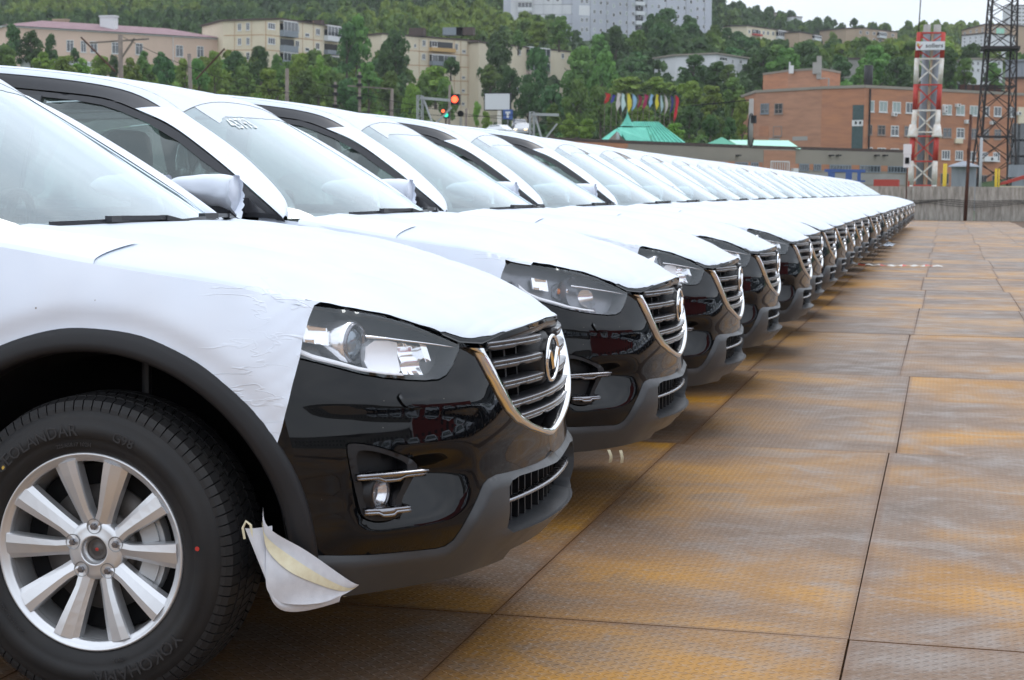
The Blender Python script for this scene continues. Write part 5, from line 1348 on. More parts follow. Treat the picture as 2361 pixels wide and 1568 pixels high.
# ------------------------------------------------------------------ buildings
def shade_mat(name, col, col2, sx=1.0, sz=1.0, scale=.5):
    m = mat(name, col, .9); n, l = m.node_tree.nodes, m.node_tree.links
    tc = n.new('ShaderNodeNewGeometry'); mp = n.new('ShaderNodeMapping'); mp.inputs['Scale'].default_value = (sx, sx, sz); nz = n.new('ShaderNodeTexNoise'); nz.inputs['Scale'].default_value = scale; nz.inputs['Detail'].default_value = 7; nz.inputs['Roughness'].default_value = .65
    cr = n.new('ShaderNodeValToRGB'); cr.color_ramp.elements[0].position = .36; cr.color_ramp.elements[1].position = .64; cr.color_ramp.elements[0].color = (*col2, 1); cr.color_ramp.elements[1].color = (*col, 1)
    l.new(tc.outputs['Position'], mp.inputs[0]); l.new(mp.outputs[0], nz.inputs['Vector']); l.new(nz.outputs['Fac'], cr.inputs[0]); l.new(cr.outputs[0], n['Principled BSDF'].inputs['Base Color']); return m
B = {}
B['brick'] = shade_mat('orange_brick', (.47, .215, .115), (.36, .165, .10), .35, 2.2, .8)
B['brick_pale'] = shade_mat('pale_brick', (.46, .24, .15), (.36, .185, .12), .35, 2.5, .9)
B['cream'] = shade_mat('cream_panels', (.72, .64, .49), (.63, .55, .41), .3, .3, .4)
B['pink'] = shade_mat('pinkish_render', (.68, .51, .41), (.60, .45, .36), .3, .3, .4)
B['mauve'] = shade_mat('mauve_metal_roof', (.27, .17, .185), (.22, .135, .15), 1.2, .4, .5)
B['grey'] = shade_mat('grey_panels', (.52, .54, .60), (.45, .47, .53), .4, .4, .3)
B['white'] = shade_mat('white_render', (.70, .71, .73), (.60, .61, .63), .4, .4, .4)
B['plaster'] = shade_mat('grey_beige_plaster', (.30, .265, .22), (.25, .225, .19), .3, .6, .5)
B['plaster2'] = shade_mat('light_grey_plaster', (.36, .345, .325), (.28, .265, .245), .3, .6, .6)
B['tan'] = shade_mat('tan_panels', (.46, .34, .24), (.38, .29, .21), .3, .3, .4)
B['roof'] = mat('dark_roofing', (.10, .065, .055), .9, noise=(3, (.06, .045, .04)))
B['joint'] = mat('ochre_joint', (.46, .27, .14), .9)
B['joint_grey'] = mat('dark_joint', (.17, .17, .19), .9)
B['frame'] = mat('white_window_frame', (.68, .68, .68), .6)
B['frame_old'] = mat('old_window_frame', (.30, .24, .21), .8)
B['pane'] = mat('window_pane', (.055, .065, .075), .08, spec=.8, coat=.5)
B['pane_pale'] = mat('curtained_pane', (.30, .36, .35), .25, spec=.6)
B['pane_dark'] = mat('dark_pane', (.022, .026, .030), .2)
B['balc'] = mat('grey_balcony_board', (.22, .25, .28), .8); B['balc_w'] = mat('white_balcony', (.62, .64, .66), .7); B['balc_o'] = mat('ochre_balcony', (.62, .40, .16), .8); B['balc_p'] = mat('pink_balcony', (.50, .40, .37), .8)
B['teal'] = shade_mat('teal_glass_blocks', (.075, .115, .115), (.045, .075, .078), 2, 4, 1.5)
B['green_roof'] = shade_mat('turquoise_tin_roof', (.13, .50, .38), (.10, .40, .31), 2, 1, .5); B['green_roof2'] = mat('green_tin_roof', (.015, .25, .15), .55); B['green_pale'] = mat('pale_green_roof', (.33, .66, .50), .5)
B['lattice'] = mat('galvanised_steel', (.38, .39, .40), .6, metal=.3); B['black_steel'] = mat('black_tower_steel', (.022, .016, .016), .7); B['white_paint'] = mat('white_steel_paint', (.74, .73, .70), .6, noise=(3, (.62, .54, .46))); B['red_paint'] = mat('red_steel_paint', (.52, .045, .030), .6, noise=(4, (.42, .035, .025)))
B['flue'] = shade_mat('galvanised_flue', (.30, .325, .36), (.22, .24, .27), 3, .5, .8); B['concrete_pole'] = mat('concrete_pole', (.22, .185, .155), .9, noise=(2, (.15, .125, .11)))
B['blue'] = mat('blue_steel', (.045, .10, .30), .6); B['red'] = mat('red_container', (.42, .05, .035), .6); B['yellow'] = mat('yellow_pipe', (.62, .42, .02), .6)
class Bld:
    """walls stand under a roof edge given by bearings (u, v); first corner at distance y0, the rest at the same height"""
    def __init__(s, name, label, corners, y0, zb, depth, wmats, roofm, cat='building', group=None, over=.35, par=.0):
        p0 = at(corners[0][0], corners[0][1], y0); s.z = p0.z; s.P = [p0] + [at_z(u, v, s.z) for u, v in corners[1:]]
        s.o = empty(name, (p0.x, p0.y, zb)); tag(s.o, label, cat, group); s.zb = zb; O = Vector((p0.x, p0.y, zb)); s.O = O
        far = Vector((s.P[-1].x - s.P[0].x, s.P[-1].y - s.P[0].y, 0)).normalized(); nrm = Vector((-far.y, far.x, 0))
        if nrm.y < 0: nrm = -nrm
        back = [s.P[-1] + nrm * depth, s.P[0] + nrm * depth]
        ring = s.P + back; n = len(ring)
        for i in range(n):
            a, b = ring[i], ring[(i + 1) % n]; m_ = wmats[min(i, len(wmats) - 1)]
            V = [(a.x - O.x, a.y - O.y, 0), (b.x - O.x, b.y - O.y, 0), (b.x - O.x, b.y - O.y, s.z - zb), (a.x - O.x, a.y - O.y, s.z - zb)]
            mesh_obj('wall', V, [(0, 1, 2, 3)], m_, s.o, False)
        cx_ = sum(p.x for p in ring) / n; cy_ = sum(p.y for p in ring) / n
        def grow(p, g): d = Vector((p.x - cx_, p.y - cy_, 0)); return p + d.normalized() * g
        R_ = [grow(p, over) for p in ring]; V = [(p.x - O.x, p.y - O.y, s.z - zb + dz) for dz in (.02, .30 + par) for p in R_]
        F = [tuple(range(n))[::-1], tuple(range(n, 2 * n))] + [(i, (i + 1) % n, n + (i + 1) % n, n + i) for i in range(n)]
        mesh_obj('roof', V, F, roofm, s.o, False)
    def frame_of(s, k):
        a, b = s.P[k], s.P[k + 1]; w = Vector((b.x - a.x, b.y - a.y, 0)); L = w.length; w.normalize(); nn = Vector((w.y, -w.x, 0))
        if nn.y > 0: nn = -nn
        return a, b, w, nn, L
    def rect(s, k, u0, v0, u1, v1, name, m_, out=.05, depth=.10, uc=None):
        """a flat box on wall k covering the bearings u0..u1, v0..v1"""
        a, b, w, nn, L = s.frame_of(k); s0, z0 = on_wall(u0, v0, a, b); s1, z1 = on_wall(u1, v1, a, b); sm_, zm = on_wall((u0 + u1) / 2, (v0 + v1) / 2, a, b)
        hw = abs(s1 - s0) / 2; hh = abs(z0 - z1) / 2; c = Vector((a.x, a.y, 0)) + w * sm_; mb = MB()
        for sx in (-1,): pass
        def pt(ds, dn, z): p = c + w * ds + nn * dn; return (p.x - s.O.x, p.y - s.O.y, z - s.zb)
        V = [pt(ds, dn, z) for z in (zm - hh, zm + hh) for dn in (-depth, out) for ds in (-hw, hw)]
        return mesh_obj(name, V, [(0, 2, 3, 1), (4, 5, 7, 6), (0, 1, 5, 4), (2, 6, 7, 3), (0, 4, 6, 2), (1, 3, 7, 5)], m_, s.o, False), (c, w, nn, hw, hh, zm)
    def window(s, k, u0, v0, u1, v1, frame=None, pane=None, mull=1, trans=0.0, sill=True):
        frame = frame or B['frame']; pane = pane or B['pane']
        a, b, w, nn, L = s.frame_of(k); s0, z0 = on_wall(u0, v0, a, b); s1, z1 = on_wall(u1, v1, a, b); sm_, zm = on_wall((u0 + u1) / 2, (v0 + v1) / 2, a, b)
        hw = abs(s1 - s0) / 2; hh = abs(z0 - z1) / 2; c = Vector((a.x, a.y, 0)) + w * sm_
        def bx(mb, d0, d1, n0, n1, q0, q1):
            k0 = len(mb.v)
            V = []
            for z in (q0, q1):
                for dn in (n0, n1):
                    for ds in (d0, d1): p = c + w * ds + nn * dn; V.append((p.x - s.O.x, p.y - s.O.y, z - s.zb))
            mb.add(V, [(0, 2, 3, 1), (4, 5, 7, 6), (0, 1, 5, 4), (2, 6, 7, 3), (0, 4, 6, 2), (1, 3, 7, 5)])
        t = min(.11, hw * .22); mb = MB()
        bx(mb, -hw, hw, .0, .07, zm - hh, zm - hh + t); bx(mb, -hw, hw, .0, .07, zm + hh - t, zm + hh); bx(mb, -hw, -hw + t, .0, .07, zm - hh + t, zm + hh - t); bx(mb, hw - t, hw, .0, .07, zm - hh + t, zm + hh - t)
        for i in range(mull):
            q = -hw + 2 * hw * (i + 1) / (mull + 1); bx(mb, q - t * .35, q + t * .35, .0, .065, zm - hh + t, zm + hh - t)
        if trans: bx(mb, -hw + t, hw - t, .0, .06, zm + hh * trans, zm + hh * trans + t * .6)
        if sill: bx(mb, -hw - .06, hw + .06, .0, .14, zm - hh - .10, zm - hh - .01)
        f = mb.build('window', frame, s.o); mb = MB(); bx(mb, -hw + t, hw - t, -.02, .025, zm - hh + t, zm + hh - t); mb.build('pane', pane, f)
        return f
    def balcony(s, k, u0, v0, u1, v1, m_, depth=1.1, glazed=None, nwin=4):
        """parapet box between v0 (rail) and v1 (slab); glazed = height bearing of the glazing top"""
        a, b, w, nn, L = s.frame_of(k); s0, z0 = on_wall(u0, v0, a, b); s1, z1 = on_wall(u1, v1, a, b)
        s0, s1 = min(s0, s1), max(s0, s1); z1, z0 = min(z0, z1), max(z0, z1)
        def bx(mb, d0, d1, n0, n1, q0, q1):
            V = []
            for z in (q0, q1):
                for dn in (n0, n1):
                    for ds in (d0, d1): p = Vector((a.x, a.y, 0)) + w * ds + nn * dn; V.append((p.x - s.O.x, p.y - s.O.y, z - s.zb))
            mb.add(V, [(0, 2, 3, 1), (4, 5, 7, 6), (0, 1, 5, 4), (2, 6, 7, 3), (0, 4, 6, 2), (1, 3, 7, 5)])
        mb = MB(); bx(mb, s0, s1, depth - .08, depth, z1, z0); bx(mb, s0, s0 + .08, 0, depth - .08, z1, z0); bx(mb, s1 - .08, s1, 0, depth - .08, z1, z0); bx(mb, s0, s1, 0, depth + .03, z1 - .15, z1 - .01)
        f = mb.build('balcony', m_, s.o)
        mb = MB(); bx(mb, s0 + .1, s1 - .1, .0, .04, z0, z0 + 1.35); mb.build('balcony_recess', B['pane_dark'], f)
        if glazed is not None:
            _, zt = on_wall((u0 + u1) / 2, glazed, a, b); mb = MB()
            for i in range(nwin + 1): q = s0 + (s1 - s0) * i / nwin; bx(mb, q - .05, q + .05, depth - .10, depth - .02, z0 + .01, zt)
            bx(mb, s0, s1, depth - .10, depth - .02, zt - .1, zt + .02); bx(mb, s0, s1, 0, depth - .1, zt + .03, zt + .12); mb.build('balcony_glazing', B['frame'], f)
            mb = MB(); bx(mb, s0 + .05, s1 - .05, depth - .07, depth - .05, z0 + .01, zt - .11); mb.build('balcony_pane', B['pane'], f)
        return f
    def joints(s, k, us, vs, m_, u0, u1, v0, v1):
        a, b, w, nn, L = s.frame_of(k)
        mb = MB()
        def P(u, v, dn): q, z = on_wall(u, v, a, b); p = Vector((a.x, a.y, 0)) + w * q + nn * dn; return Vector((p.x - s.O.x, p.y - s.O.y, z - s.zb))
        for u in us: mb.bar(P(u, v0, .01), P(u, v1, .01), .16, .04)
        for (va, vb) in vs: mb.bar(P(u0, va, .012), P(u1, vb, .012), .04, .16)
        mb.build('panel_joint', m_, s.o)

# 1. long two-storey house, mauve hipped roof
Yp = 300
pk = Bld('hip_roofed_house', 'long pinkish building with mauve hipped metal roof among trees at upper left', [(12, 62), (512, 92)], Yp, 14, 13, [B['pink']], B['white'], over=.5)
a, b, w, nn, L = pk.frame_of(0); zr = at(148, 40, Yp + 6).z
R0 = Vector((a.x, a.y, 0)); bk = -nn * 13
def rp(p, z): return (p.x - pk.O.x, p.y - pk.O.y, z - pk.zb)
e0, e1 = R0 - w * .6 + nn * .6, R0 + w * (L + .6) + nn * .6; e3, e2 = R0 - w * .6 + bk - nn * .6, R0 + w * (L + .6) + bk - nn * .6; r0, r1 = R0 + w * 9.5 + bk * .5, R0 + w * (L - 9.5) + bk * .5; ze = pk.z + .33
hip = mesh_obj('hipped_roof', [rp(e0, ze), rp(e1, ze), rp(e2, ze), rp(e3, ze), rp(r0, zr), rp(r1, zr)], [(0, 1, 5, 4), (1, 2, 5), (2, 3, 4, 5), (3, 0, 4)], B['mauve'], pk.o, False)
for u in (283, 332, 382, 427, 459, 493):  # standing window row (upper storey)
    pass
for (u0, u1, v0) in ((265, 295, 159), (322, 345, 162), (360, 390, 164), (446, 478, 168), (541, 572, 172), (702, 733, 180), (787, 815, 184)):
    pk.window(0, u0 / 1.7348 + 0, v0 / 1.7348, u1 / 1.7348, (v0 + 48) / 1.7348, mull=1, trans=.45)
def chimney(parent, c, w_, h_, z0, m_, d_=1.0):
    mb = MB(); mb.box(c.x - w_ / 2, c.x + w_ / 2, c.y - d_ / 2, c.y + d_ / 2, z0, z0 + h_); mb.box(c.x - w_ / 2 - .15, c.x + w_ / 2 + .15, c.y - d_ / 2 - .15, c.y + d_ / 2 + .15, z0 + h_ - .3, z0 + h_); mb.build('chimney', m_, parent)
p = Vector(rp((r0 * .52 + r1 * .48) + nn * 3.2, 0)); chimney(hip, Vector((p.x, p.y, 0)), 3.2, 3.4, zr - pk.zb - 1.9, B['white'], 1.6)
p = Vector(rp(r0 + w * 4.5 - nn * 2, 0)); chimney(hip, Vector((p.x, p.y, 0)), 3, 1.3, zr - pk.zb - .6, B['tan'])
p = Vector(rp(r0 * .78 + r1 * .22 + nn * 3.6, 0)); mb = MB(); mb.box(p.x - .9, p.x + .9, p.y - .8, p.y + 2.5, zr - pk.zb - 2.5, zr - pk.zb - 1.3); mb.build('dormer', B['mauve'], hip); mb = MB(); mb.box(p.x - .7, p.x + .7, p.y - .83, p.y - .81, zr - pk.zb - 2.4, zr - pk.zb - 1.45); mb.build('dormer_opening', M['black'], hip)
mb = MB(); q = Vector((a.x, a.y, 0)) + w * (L * .76) + nn * .12; mb.tube([rp(q, pk.z), rp(q, pk.zb)], .08, 6); mb.build('downpipe', B['frame'], pk.o)
low = Bld('shed', 'low white shed half hidden by yellow green bushes at far left', [(142, 138), (232, 150)], 262, 0, 8, [B['white']], B['white'])

# 2. cream panel block, left wing (gable wall then long wall)
c1 = Bld('apartment_block', 'cream five-storey apartment block with grey balconies right of the pink house', [(514, 49), (644, 45), (786, 64)], 330, 12, 14, [B['cream']], B['roof'], over=.5)
f = .3388 / 1.7348; X0, Y0_ = 850 / 1.7348, 50 / 1.7348
def z2(x, y): return X0 + x * f, Y0_ + y * f
for (x0, x1, y0, y1, k, mu) in ((298, 342, 130, 215, 0, 1), (396, 440, 122, 210, 0, 1), (298, 342, 302, 385, 0, 1), (398, 440, 295, 380, 0, 1), (298, 342, 475, 560, 0, 1), (398, 440, 470, 555, 0, 1), (652, 738, 118, 205, 1, 2), (652, 738, 293, 380, 1, 2), (975, 1022, 155, 238, 1, 1), (975, 1022, 330, 410, 1, 1), (1092, 1142, 240, 290, 1, 1), (1092, 1142, 412, 460, 1, 0), (1218, 1268, 185, 268, 1, 1), (1216, 1262, 355, 438, 1, 1), (1218, 1264, 525, 605, 1, 1)):
    u0, v0 = z2(x0, y0); u1, v1 = z2(x1, y1); c1.window(k, u0, v0, u1, v1, mull=mu)
c1.joints(0, [z2(262, 0)[0], z2(462, 0)[0]], [(z2(0, 272)[1], z2(0, 262)[1]), (z2(0, 445)[1], z2(0, 440)[1])], B['joint'], z2(135, 0)[0], z2(608, 0)[0], z2(0, 95)[1], z2(0, 600)[1])
c1.joints(1, [z2(628, 0)[0], z2(1062, 0)[0], z2(1190, 0)[0]], [(z2(0, 262)[1], z2(0, 335)[1]), (z2(0, 440)[1], z2(0, 505)[1])], B['joint'], z2(620, 0)[0], z2(1300, 0)[0], z2(0, 100)[1], z2(0, 640)[1])
for (x0, x1, y0, y1, m_, gz) in ((795, 965, 208, 292, 'balc', 112), (795, 965, 385, 470, 'balc', None), (795, 965, 560, 640, 'balc', 478), (1315, 1475, 270, 345, 'balc_w', 165), (1315, 1475, 440, 500, 'balc', None), (1315, 1475, 608, 680, 'balc_o', 520)):
    u0, v0 = z2(x0, y0); u1, v1 = z2(x1, y1); c1.balcony(1, u0, v0, u1, v1, B[m_], glazed=None if gz is None else z2(0, gz)[1])
for (x, w_) in ((1005, 3.4), (1125, 3.0)):
    u, v = z2(x, 95); p = at(u, v, 352); mb = MB(); mb.box(p.x - w_, p.x + w_, p.y, p.y + 2, c1.z + .3, c1.z + 2.2); c_ = mb.build('roof_vent_house', B['roof'], None); c_.parent = c1.o; c_.location = -c1.o.location
# 3. cream block, middle and right wings
c2 = Bld('apartment_block', 'long cream five-storey block seen between tall dark trees in the middle', [(880, 79), (1104, 96)], 345, 2, 13, [B['cream']], B['roof'], over=.5)
X1 = 1600 / 1.7348
def z3(x, y): return X1 + x * f, y * f
for (x0, x1, y0, y1) in ((262, 302, 472, 545), (258, 300, 632, 705), (372, 440, 482, 555), (648, 682, 515, 595), (732, 775, 585, 628), (840, 882, 530, 600), (838, 878, 685, 758), (730, 768, 898, 932), (832, 872, 1000, 1065), (728, 765, 1052, 1088), (830, 870, 1150, 1210), (726, 762, 1208, 1242), (165, 190, 520, 560), (935, 1000, 1145, 1225)):
    u0, v0 = z3(x0, y0); u1, v1 = z3(x1, y1); c2.window(0, u0, v0, u1, v1, mull=1)
for (x0, x1, y0, y1, m_, gz) in ((345, 625, 560, 615, 'balc_o', None), (345, 625, 720, 780, 'balc', 655), (905, 1010, 930, 1000, 'balc_p', None)):
    u0, v0 = z3(x0, y0); u1, v1 = z3(x1, y1); c2.balcony(0, u0, v0, u1, v1, B[m_], glazed=None if gz is None else z3(0, gz)[1])
c2.joints(0, [z3(225, 0)[0], z3(335, 0)[0], z3(640, 0)[0], z3(715, 0)[0], z3(800, 0)[0]], [(z3(0, 590)[1], z3(0, 665)[1]), (z3(0, 765)[1], z3(0, 800)[1]), (z3(0, 935)[1], z3(0, 965)[1]), (z3(0, 1105)[1], z3(0, 1120)[1])], B['joint'], z3(60, 0)[0], z3(920, 0)[0], z3(0, 460)[1], z3(0, 1300)[1])
for (x, w_) in ((620, 2.2), (760, 1.8), (190, 1.6)):
    u, v = z3(x, 420); p = at(u, v, 352); mb = MB(); mb.box(p.x - w_, p.x + w_, p.y, p.y + 2, c2.z + .3, c2.z + 1.9); c_ = mb.build('roof_vent_house', B['roof'] if x != 620 else B['balc'], None); c_.parent = c2.o; c_.location = -c2.o.location
c3 = Bld('apartment_block', 'right-hand wing of the cream blocks, mostly behind the tall dark tree', [(1104, 98), (1318, 121)], 362, 0, 13, [B['cream']], B['roof'], over=.5)
for (x0, x1, y0, y1) in ((1395, 1425, 585, 650), (1905, 1935, 630, 690), (1380, 1420, 1190, 1260), (1380, 1420, 1030, 1100)):
    u0, v0 = z3(x0, y0); u1, v1 = z3(x1, y1); c3.window(0, u0, v0, u1, v1)
for (x0, x1, y0, y1, gz) in ((1490, 1730, 655, 715, 570), (1490, 1730, 830, 890, 745)):
    u0, v0 = z3(x0, y0); u1, v1 = z3(x1, y1); c3.balcony(0, u0, v0, u1, v1, B['balc_p'], glazed=z3(0, gz)[1], nwin=5)
# 4. grey nine-storey block at the top
g4 = Bld('tower_block', 'grey panel tower block with one white storey on top of the hill', [(1179, -92), (1296, -92), (1462, -92), (1643, -78)], 470, 30, 14, [B['white'], B['grey'], B['grey'], B['grey']], B['roof'], over=.3)
def z4(x, y): return (1300 + x * .6777) / 1.7348, y * .6777 / 1.7348
for r_ in range(-4, 7):
    for (x, k) in ((1318, 1), (1372, 1)):
        y = 52 + r_ * 57; u0, v0 = z4(x - 9, y - 16); u1, v1 = z4(x + 9, y + 14)
        if v1 < 115: g4.window(k, u0, v0, u1, v1, sill=False)
    for i, x in enumerate(range(1590, 2240, 38)):
        y = 15 + (x - 1590) * .062 + r_ * (54 - i * .15) + (12 if i % 4 == 3 else 0)
        u0, v0 = z4(x - 7, y - 12); u1, v1 = z4(x + 7, y + 12)
        if v1 < 80 and u1 < 1640: g4.window(2, u0, v0, u1, v1, sill=False, pane=B['pane_dark'] if (i * 7 + r_) % 3 else B['pane_pale'], mull=0 if i % 4 == 3 else 1)
    for x in (1516, 1545):
        y = 62 + r_ * 56; u0, v0 = z4(x - 8, y - 14); u1, v1 = z4(x + 8, y + 14)
        if v1 < 90: g4.window(1 if x < 1480 else 2, u0, v0, u1, v1, sill=False)
    y = 78 + r_ * 57; u0, v0 = z4(1462, y - 12); u1, v1 = z4(1496, y + 10)
    if v1 < 90: g4.balcony(2, max(u0, 1464), v0, max(u1, 1475) + 8, v1, B['balc_w'], depth=.9)
    y = 45 + r_ * 57; u0, v0 = z4(1140, y); u1, v1 = z4(1226, y + 20)
    if v1 < 60: g4.balcony(0, u0, v0, u1 - 1, v1, B['balc_w'], glazed=z4(0, y - 30)[1])
u0, v0 = z4(1230, 28); u1, v1 = z4(1455, 84); g4.rect(1, u0, v0, u1, v1, 'white_storey', B['white'], .04, .02)
u0, v0 = z4(1500, 30); u1, v1 = z4(1562, 92); g4.rect(2, u0, v0, u1, v1, 'white_storey', B['white'], .04, .02)
g4.joints(1, [z4(x, 0)[0] for x in (1290, 1345, 1400, 1455)], [(z4(0, 28 + 57 * r_)[1], z4(0, 26 + 57 * r_)[1]) for r_ in range(-3, 4)], B['joint_grey'], z4(1230, 0)[0], z4(1462, 0)[0], -85, 112)
g4.joints(2, [z4(x, 0)[0] for x in (1565, 1660, 1785, 1900, 2015, 2130, 2240)], [], B['joint_grey'], z4(1480, 0)[0], 1643, -85, 95)
# 5. small white house
w5 = Bld('white_house', 'small white two-storey house with flat roof left of the brick factory hill', [(1558, 129), (1651, 125), (1725, 136)], 330, 12, 9, [B['white']], B['plaster'], over=.5)
def z5(x, y): return (2350 + x * .3316) / 1.7348, (100 + y * .3316) / 1.7348
for (x0, x1, y0, y1, k) in ((1262, 1300, 405, 450, 0), (1360, 1400, 395, 450, 0), (1590, 1685, 380, 440, 1), (1740, 1760, 415, 470, 1), (1830, 1860, 415, 470, 1), (1790, 1815, 545, 590, 1)):
    u0, v0 = z5(x0, y0); u1, v1 = z5(x1, y1); w5.window(k, u0, v0, u1, v1, mull=2 if x1 - x0 > 80 else 1)
# 6. blocks on the right-hand hill
def z6(x, y): return (2800 + x * .3388) / 1.7348, y * .3388 / 1.7348
c6 = Bld('hill_block', 'cream block with a red balcony high on the right-hand hill', [z6(365, 312), z6(555, 308), z6(1045, 375)], 560, 40, 13, [B['cream']], B['roof'], over=.4)
for x0 in (570, 630, 690, 738, 790, 850, 1010):
    for r_ in range(3):
        u0, v0 = z6(x0, 350 + (x0 - 570) * .08 + r_ * 92); u1, v1 = z6(x0 + 24, 398 + (x0 - 570) * .08 + r_ * 92); c6.window(1, u0, v0, u1, v1, sill=False)
u0, v0 = z6(612, 395); u1, v1 = z6(708, 425); c6.balcony(1, u0, v0, u1, v1, B['red']); u0, v0 = z6(895, 425); u1, v1 = z6(985, 465); c6.balcony(1, u0, v0, u1, v1, B['balc_w'], glazed=z6(0, 365)[1])
c7 = Bld('hill_block', 'tan block half sunk in trees on the ridge left of the chimney', [z6(1725, 338), z6(1930, 335), z6(2330, 385)], 600, 42, 13, [B['tan']], B['roof'], over=.4)
for i, x0 in enumerate((1880, 1960, 2040, 2110, 2180, 2260)):
    for r_ in range(2):
        u0, v0 = z6(x0, 362 + i * 7 + r_ * 75); u1, v1 = z6(x0 + 30, 400 + i * 7 + r_ * 75); c7.window(1 if x0 > 1935 else 0, u0, v0, u1, v1, sill=False)
u0, v0 = z6(2090, 420); u1, v1 = z6(2170, 450); c7.balcony(1, u0, v0, u1, v1, B['balc_w'], glazed=z6(0, 382)[1])
c8 = Bld('hill_block', 'pale block end with one white balcony below the ridge', [z6(1175, 385), z6(1430, 425)], 575, 38, 10, [B['tan']], B['roof'])
u0, v0 = z6(1325, 450); u1, v1 = z6(1400, 480); c8.balcony(0, u0, v0, u1, v1, B['balc_w'], glazed=z6(0, 425)[1])
c9 = Bld('ridge_house', 'grey house roofline poking over the hill crest', [z6(840, 152), z6(1030, 162)], 700, 60, 8, [B['plaster']], B['roof'])
c10 = Bld('ridge_house', 'pale house at the lower end of the hill crest', [z6(1085, 198), z6(1205, 205)], 690, 55, 8, [B['white']], B['roof'])
c11 = Bld('cream_block', 'pale block at the left end of the right-hand hill, beside the tower block', [z6(165, 325), z6(360, 318)], 575, 40, 10, [B['white']], B['roof'])
def z7(x, y): return (2800 + x * .574) / 1.7348, y * .574 / 1.7348
for k_, (co, y_, zb_, wm, lab) in enumerate((([(1825, 215), (1990, 172), (2150, 178)], 520, 36, 'tan', 'brown and mint apartment block behind the black lattice tower'), ([(1825, 250), (1980, 235)], 500, 34, 'white', 'white apartment block between the chimney and the black tower'), ([(2155, 40), (2262, 40)], 640, 40, 'white', 'white high-rise at the right edge above the black tower'))):
    c = Bld('hill_block', lab, [z7(*q) for q in co], y_, zb_, 12, [B[wm]], B['roof'], over=.3)
    n_ = len(co) - 1
    for kk in range(n_):
        (xa, ya), (xb, yb) = co[kk], co[kk + 1]
        for i in range(4):
            for r_ in range(3 if k_ < 2 else 10):
                x_ = xa + (xb - xa) * (i + .35) / 4; y_q = ya + (yb - ya) * (i + .35) / 4 + 14 + r_ * (24 if k_ < 2 else 27)
                u0, v0 = z7(x_, y_q); u1, v1 = z7(x_ + (12 if k_ < 2 else 20), y_q + 13); c.window(kk, u0, v0, u1, v1, sill=False)
    if k_ == 0: u0, v0 = z7(2065, 195); u1, v1 = z7(2120, 235); c.rect(1, u0, v0, u1, v1, 'mint_panel', B['green_pale'], .05, .02)
c = Bld('terrace_house', 'white terrace houses with small windows below the hill behind the chimney', [z7(1880, 415), z7(2110, 420)], 330, 14, 10, [B['white']], B['plaster'])
for i in range(6):
    for r_ in range(2): u0, v0 = z7(1893 + i * 36, 430 + r_ * 48); u1, v1 = z7(1910 + i * 36, 455 + r_ * 48); c.window(0, u0, v0, u1, v1, sill=False)
c = Bld('silo_shed', 'pale sheds with rounded tops peeping from trees above the brick factory', [z6(1665, 695), z6(1880, 700)], 360, 16, 8, [B['plaster2']], B['roof'])

# 7. brick factory
BB = Bld('brick_factory', 'four-storey orange brick factory building with flat roof on the right', [z7(390, 648), z7(850, 622), z7(1150, 612), z7(2262, 668)], 247, 0, 16, [B['brick_pale'], B['brick'], B['brick'], B['brick']], B['plaster'], over=.15, par=.1)
tw_ = Bld('stair_tower', 'raised brick stair tower on the roof of the orange factory', [z7(615, 500), z7(838, 487), z7(978, 512)], 246, 9.0, 8, [B['brick_pale'], B['brick']], B['plaster'], over=.1)
cols = [(1180, 1212, 700, 780), (1248, 1304, 703, 783), (1340, 1396, 708, 788), (1434, 1490, 712, 790), (1690, 1752, 728, 800), (1785, 1842, 730, 804), (1880, 1932, 735, 808), (1970, 2015, 740, 810), (2048, 2098, 742, 812), (2142, 2192, 745, 815)]

for i, (x0, x1, y0, y1) in enumerate(cols):
    u0, v0 = z7(x0, y0); u1, v1 = z7(x1, y1); BB.window(2, u0, v0, u1, v1, pane=B['pane_pale'] if i in (0, 1, 2, 4, 5, 6) else B['pane'], mull=1 if i else 0)
    dx = -10 if x0 < 1600 else 2
    u0, v0 = z7(x0 + dx, y0 + 168 + (x0 - 1180) * -.012); u1, v1 = z7(x1 + dx - 4, y1 + 160); BB.window(2, u0, v0, u1, v1, frame=B['frame_old'] if i not in (2, 5) else B['frame'], pane=B['pane'] if i not in (0, 1) else B['pane_dark'], mull=1, trans=.3)
    if x0 > 1600: u0, v0 = z7(x0 - 6, y0 + 318); u1, v1 = z7(x1 - 12, y1 + 312); BB.window(2, u0, v0, u1, v1, pane=B['pane'], mull=2)
    elif i < 4: u0, v0 = z7(x0 - 12, y0 + 326); u1, v1 = z7(x1 - 12, y1 + 300); BB.window(2, u0, v0, u1, v1, pane=B['pane_dark'], mull=1)
    if x0 > 1600 and i not in (5, 6): u0, v0 = z7(x0 - 14, y0 + 478); u1, v1 = z7(x1 - 20, y1 + 486); BB.window(2, u0, v0, u1, v1, frame=B['frame_old'], pane=B['pane_dark'], mull=1)
for (x0, x1, y0, y1, pn, fr) in ((424, 480, 722, 792, 'pane', 'balc'), (520, 577, 720, 792, 'pane_dark', 'frame_old')):
    u0, v0 = z7(x0, y0); u1, v1 = z7(x1, y1); BB.window(0, u0, v0, u1, v1, frame=B[fr], pane=B[pn], mull=1, trans=-.2)
u0, v0 = z7(512, 880); u1, v1 = z7(570, 948); BB.window(0, u0, v0, u1, v1, frame=B['frame_old'], pane=B['brick_pale'], mull=0)
u0, v0 = z7(414, 880); u1, v1 = z7(478, 952); BB.rect(0, u0, v0, u1, v1, 'bricked_up_window', B['brick'], .04, .02)
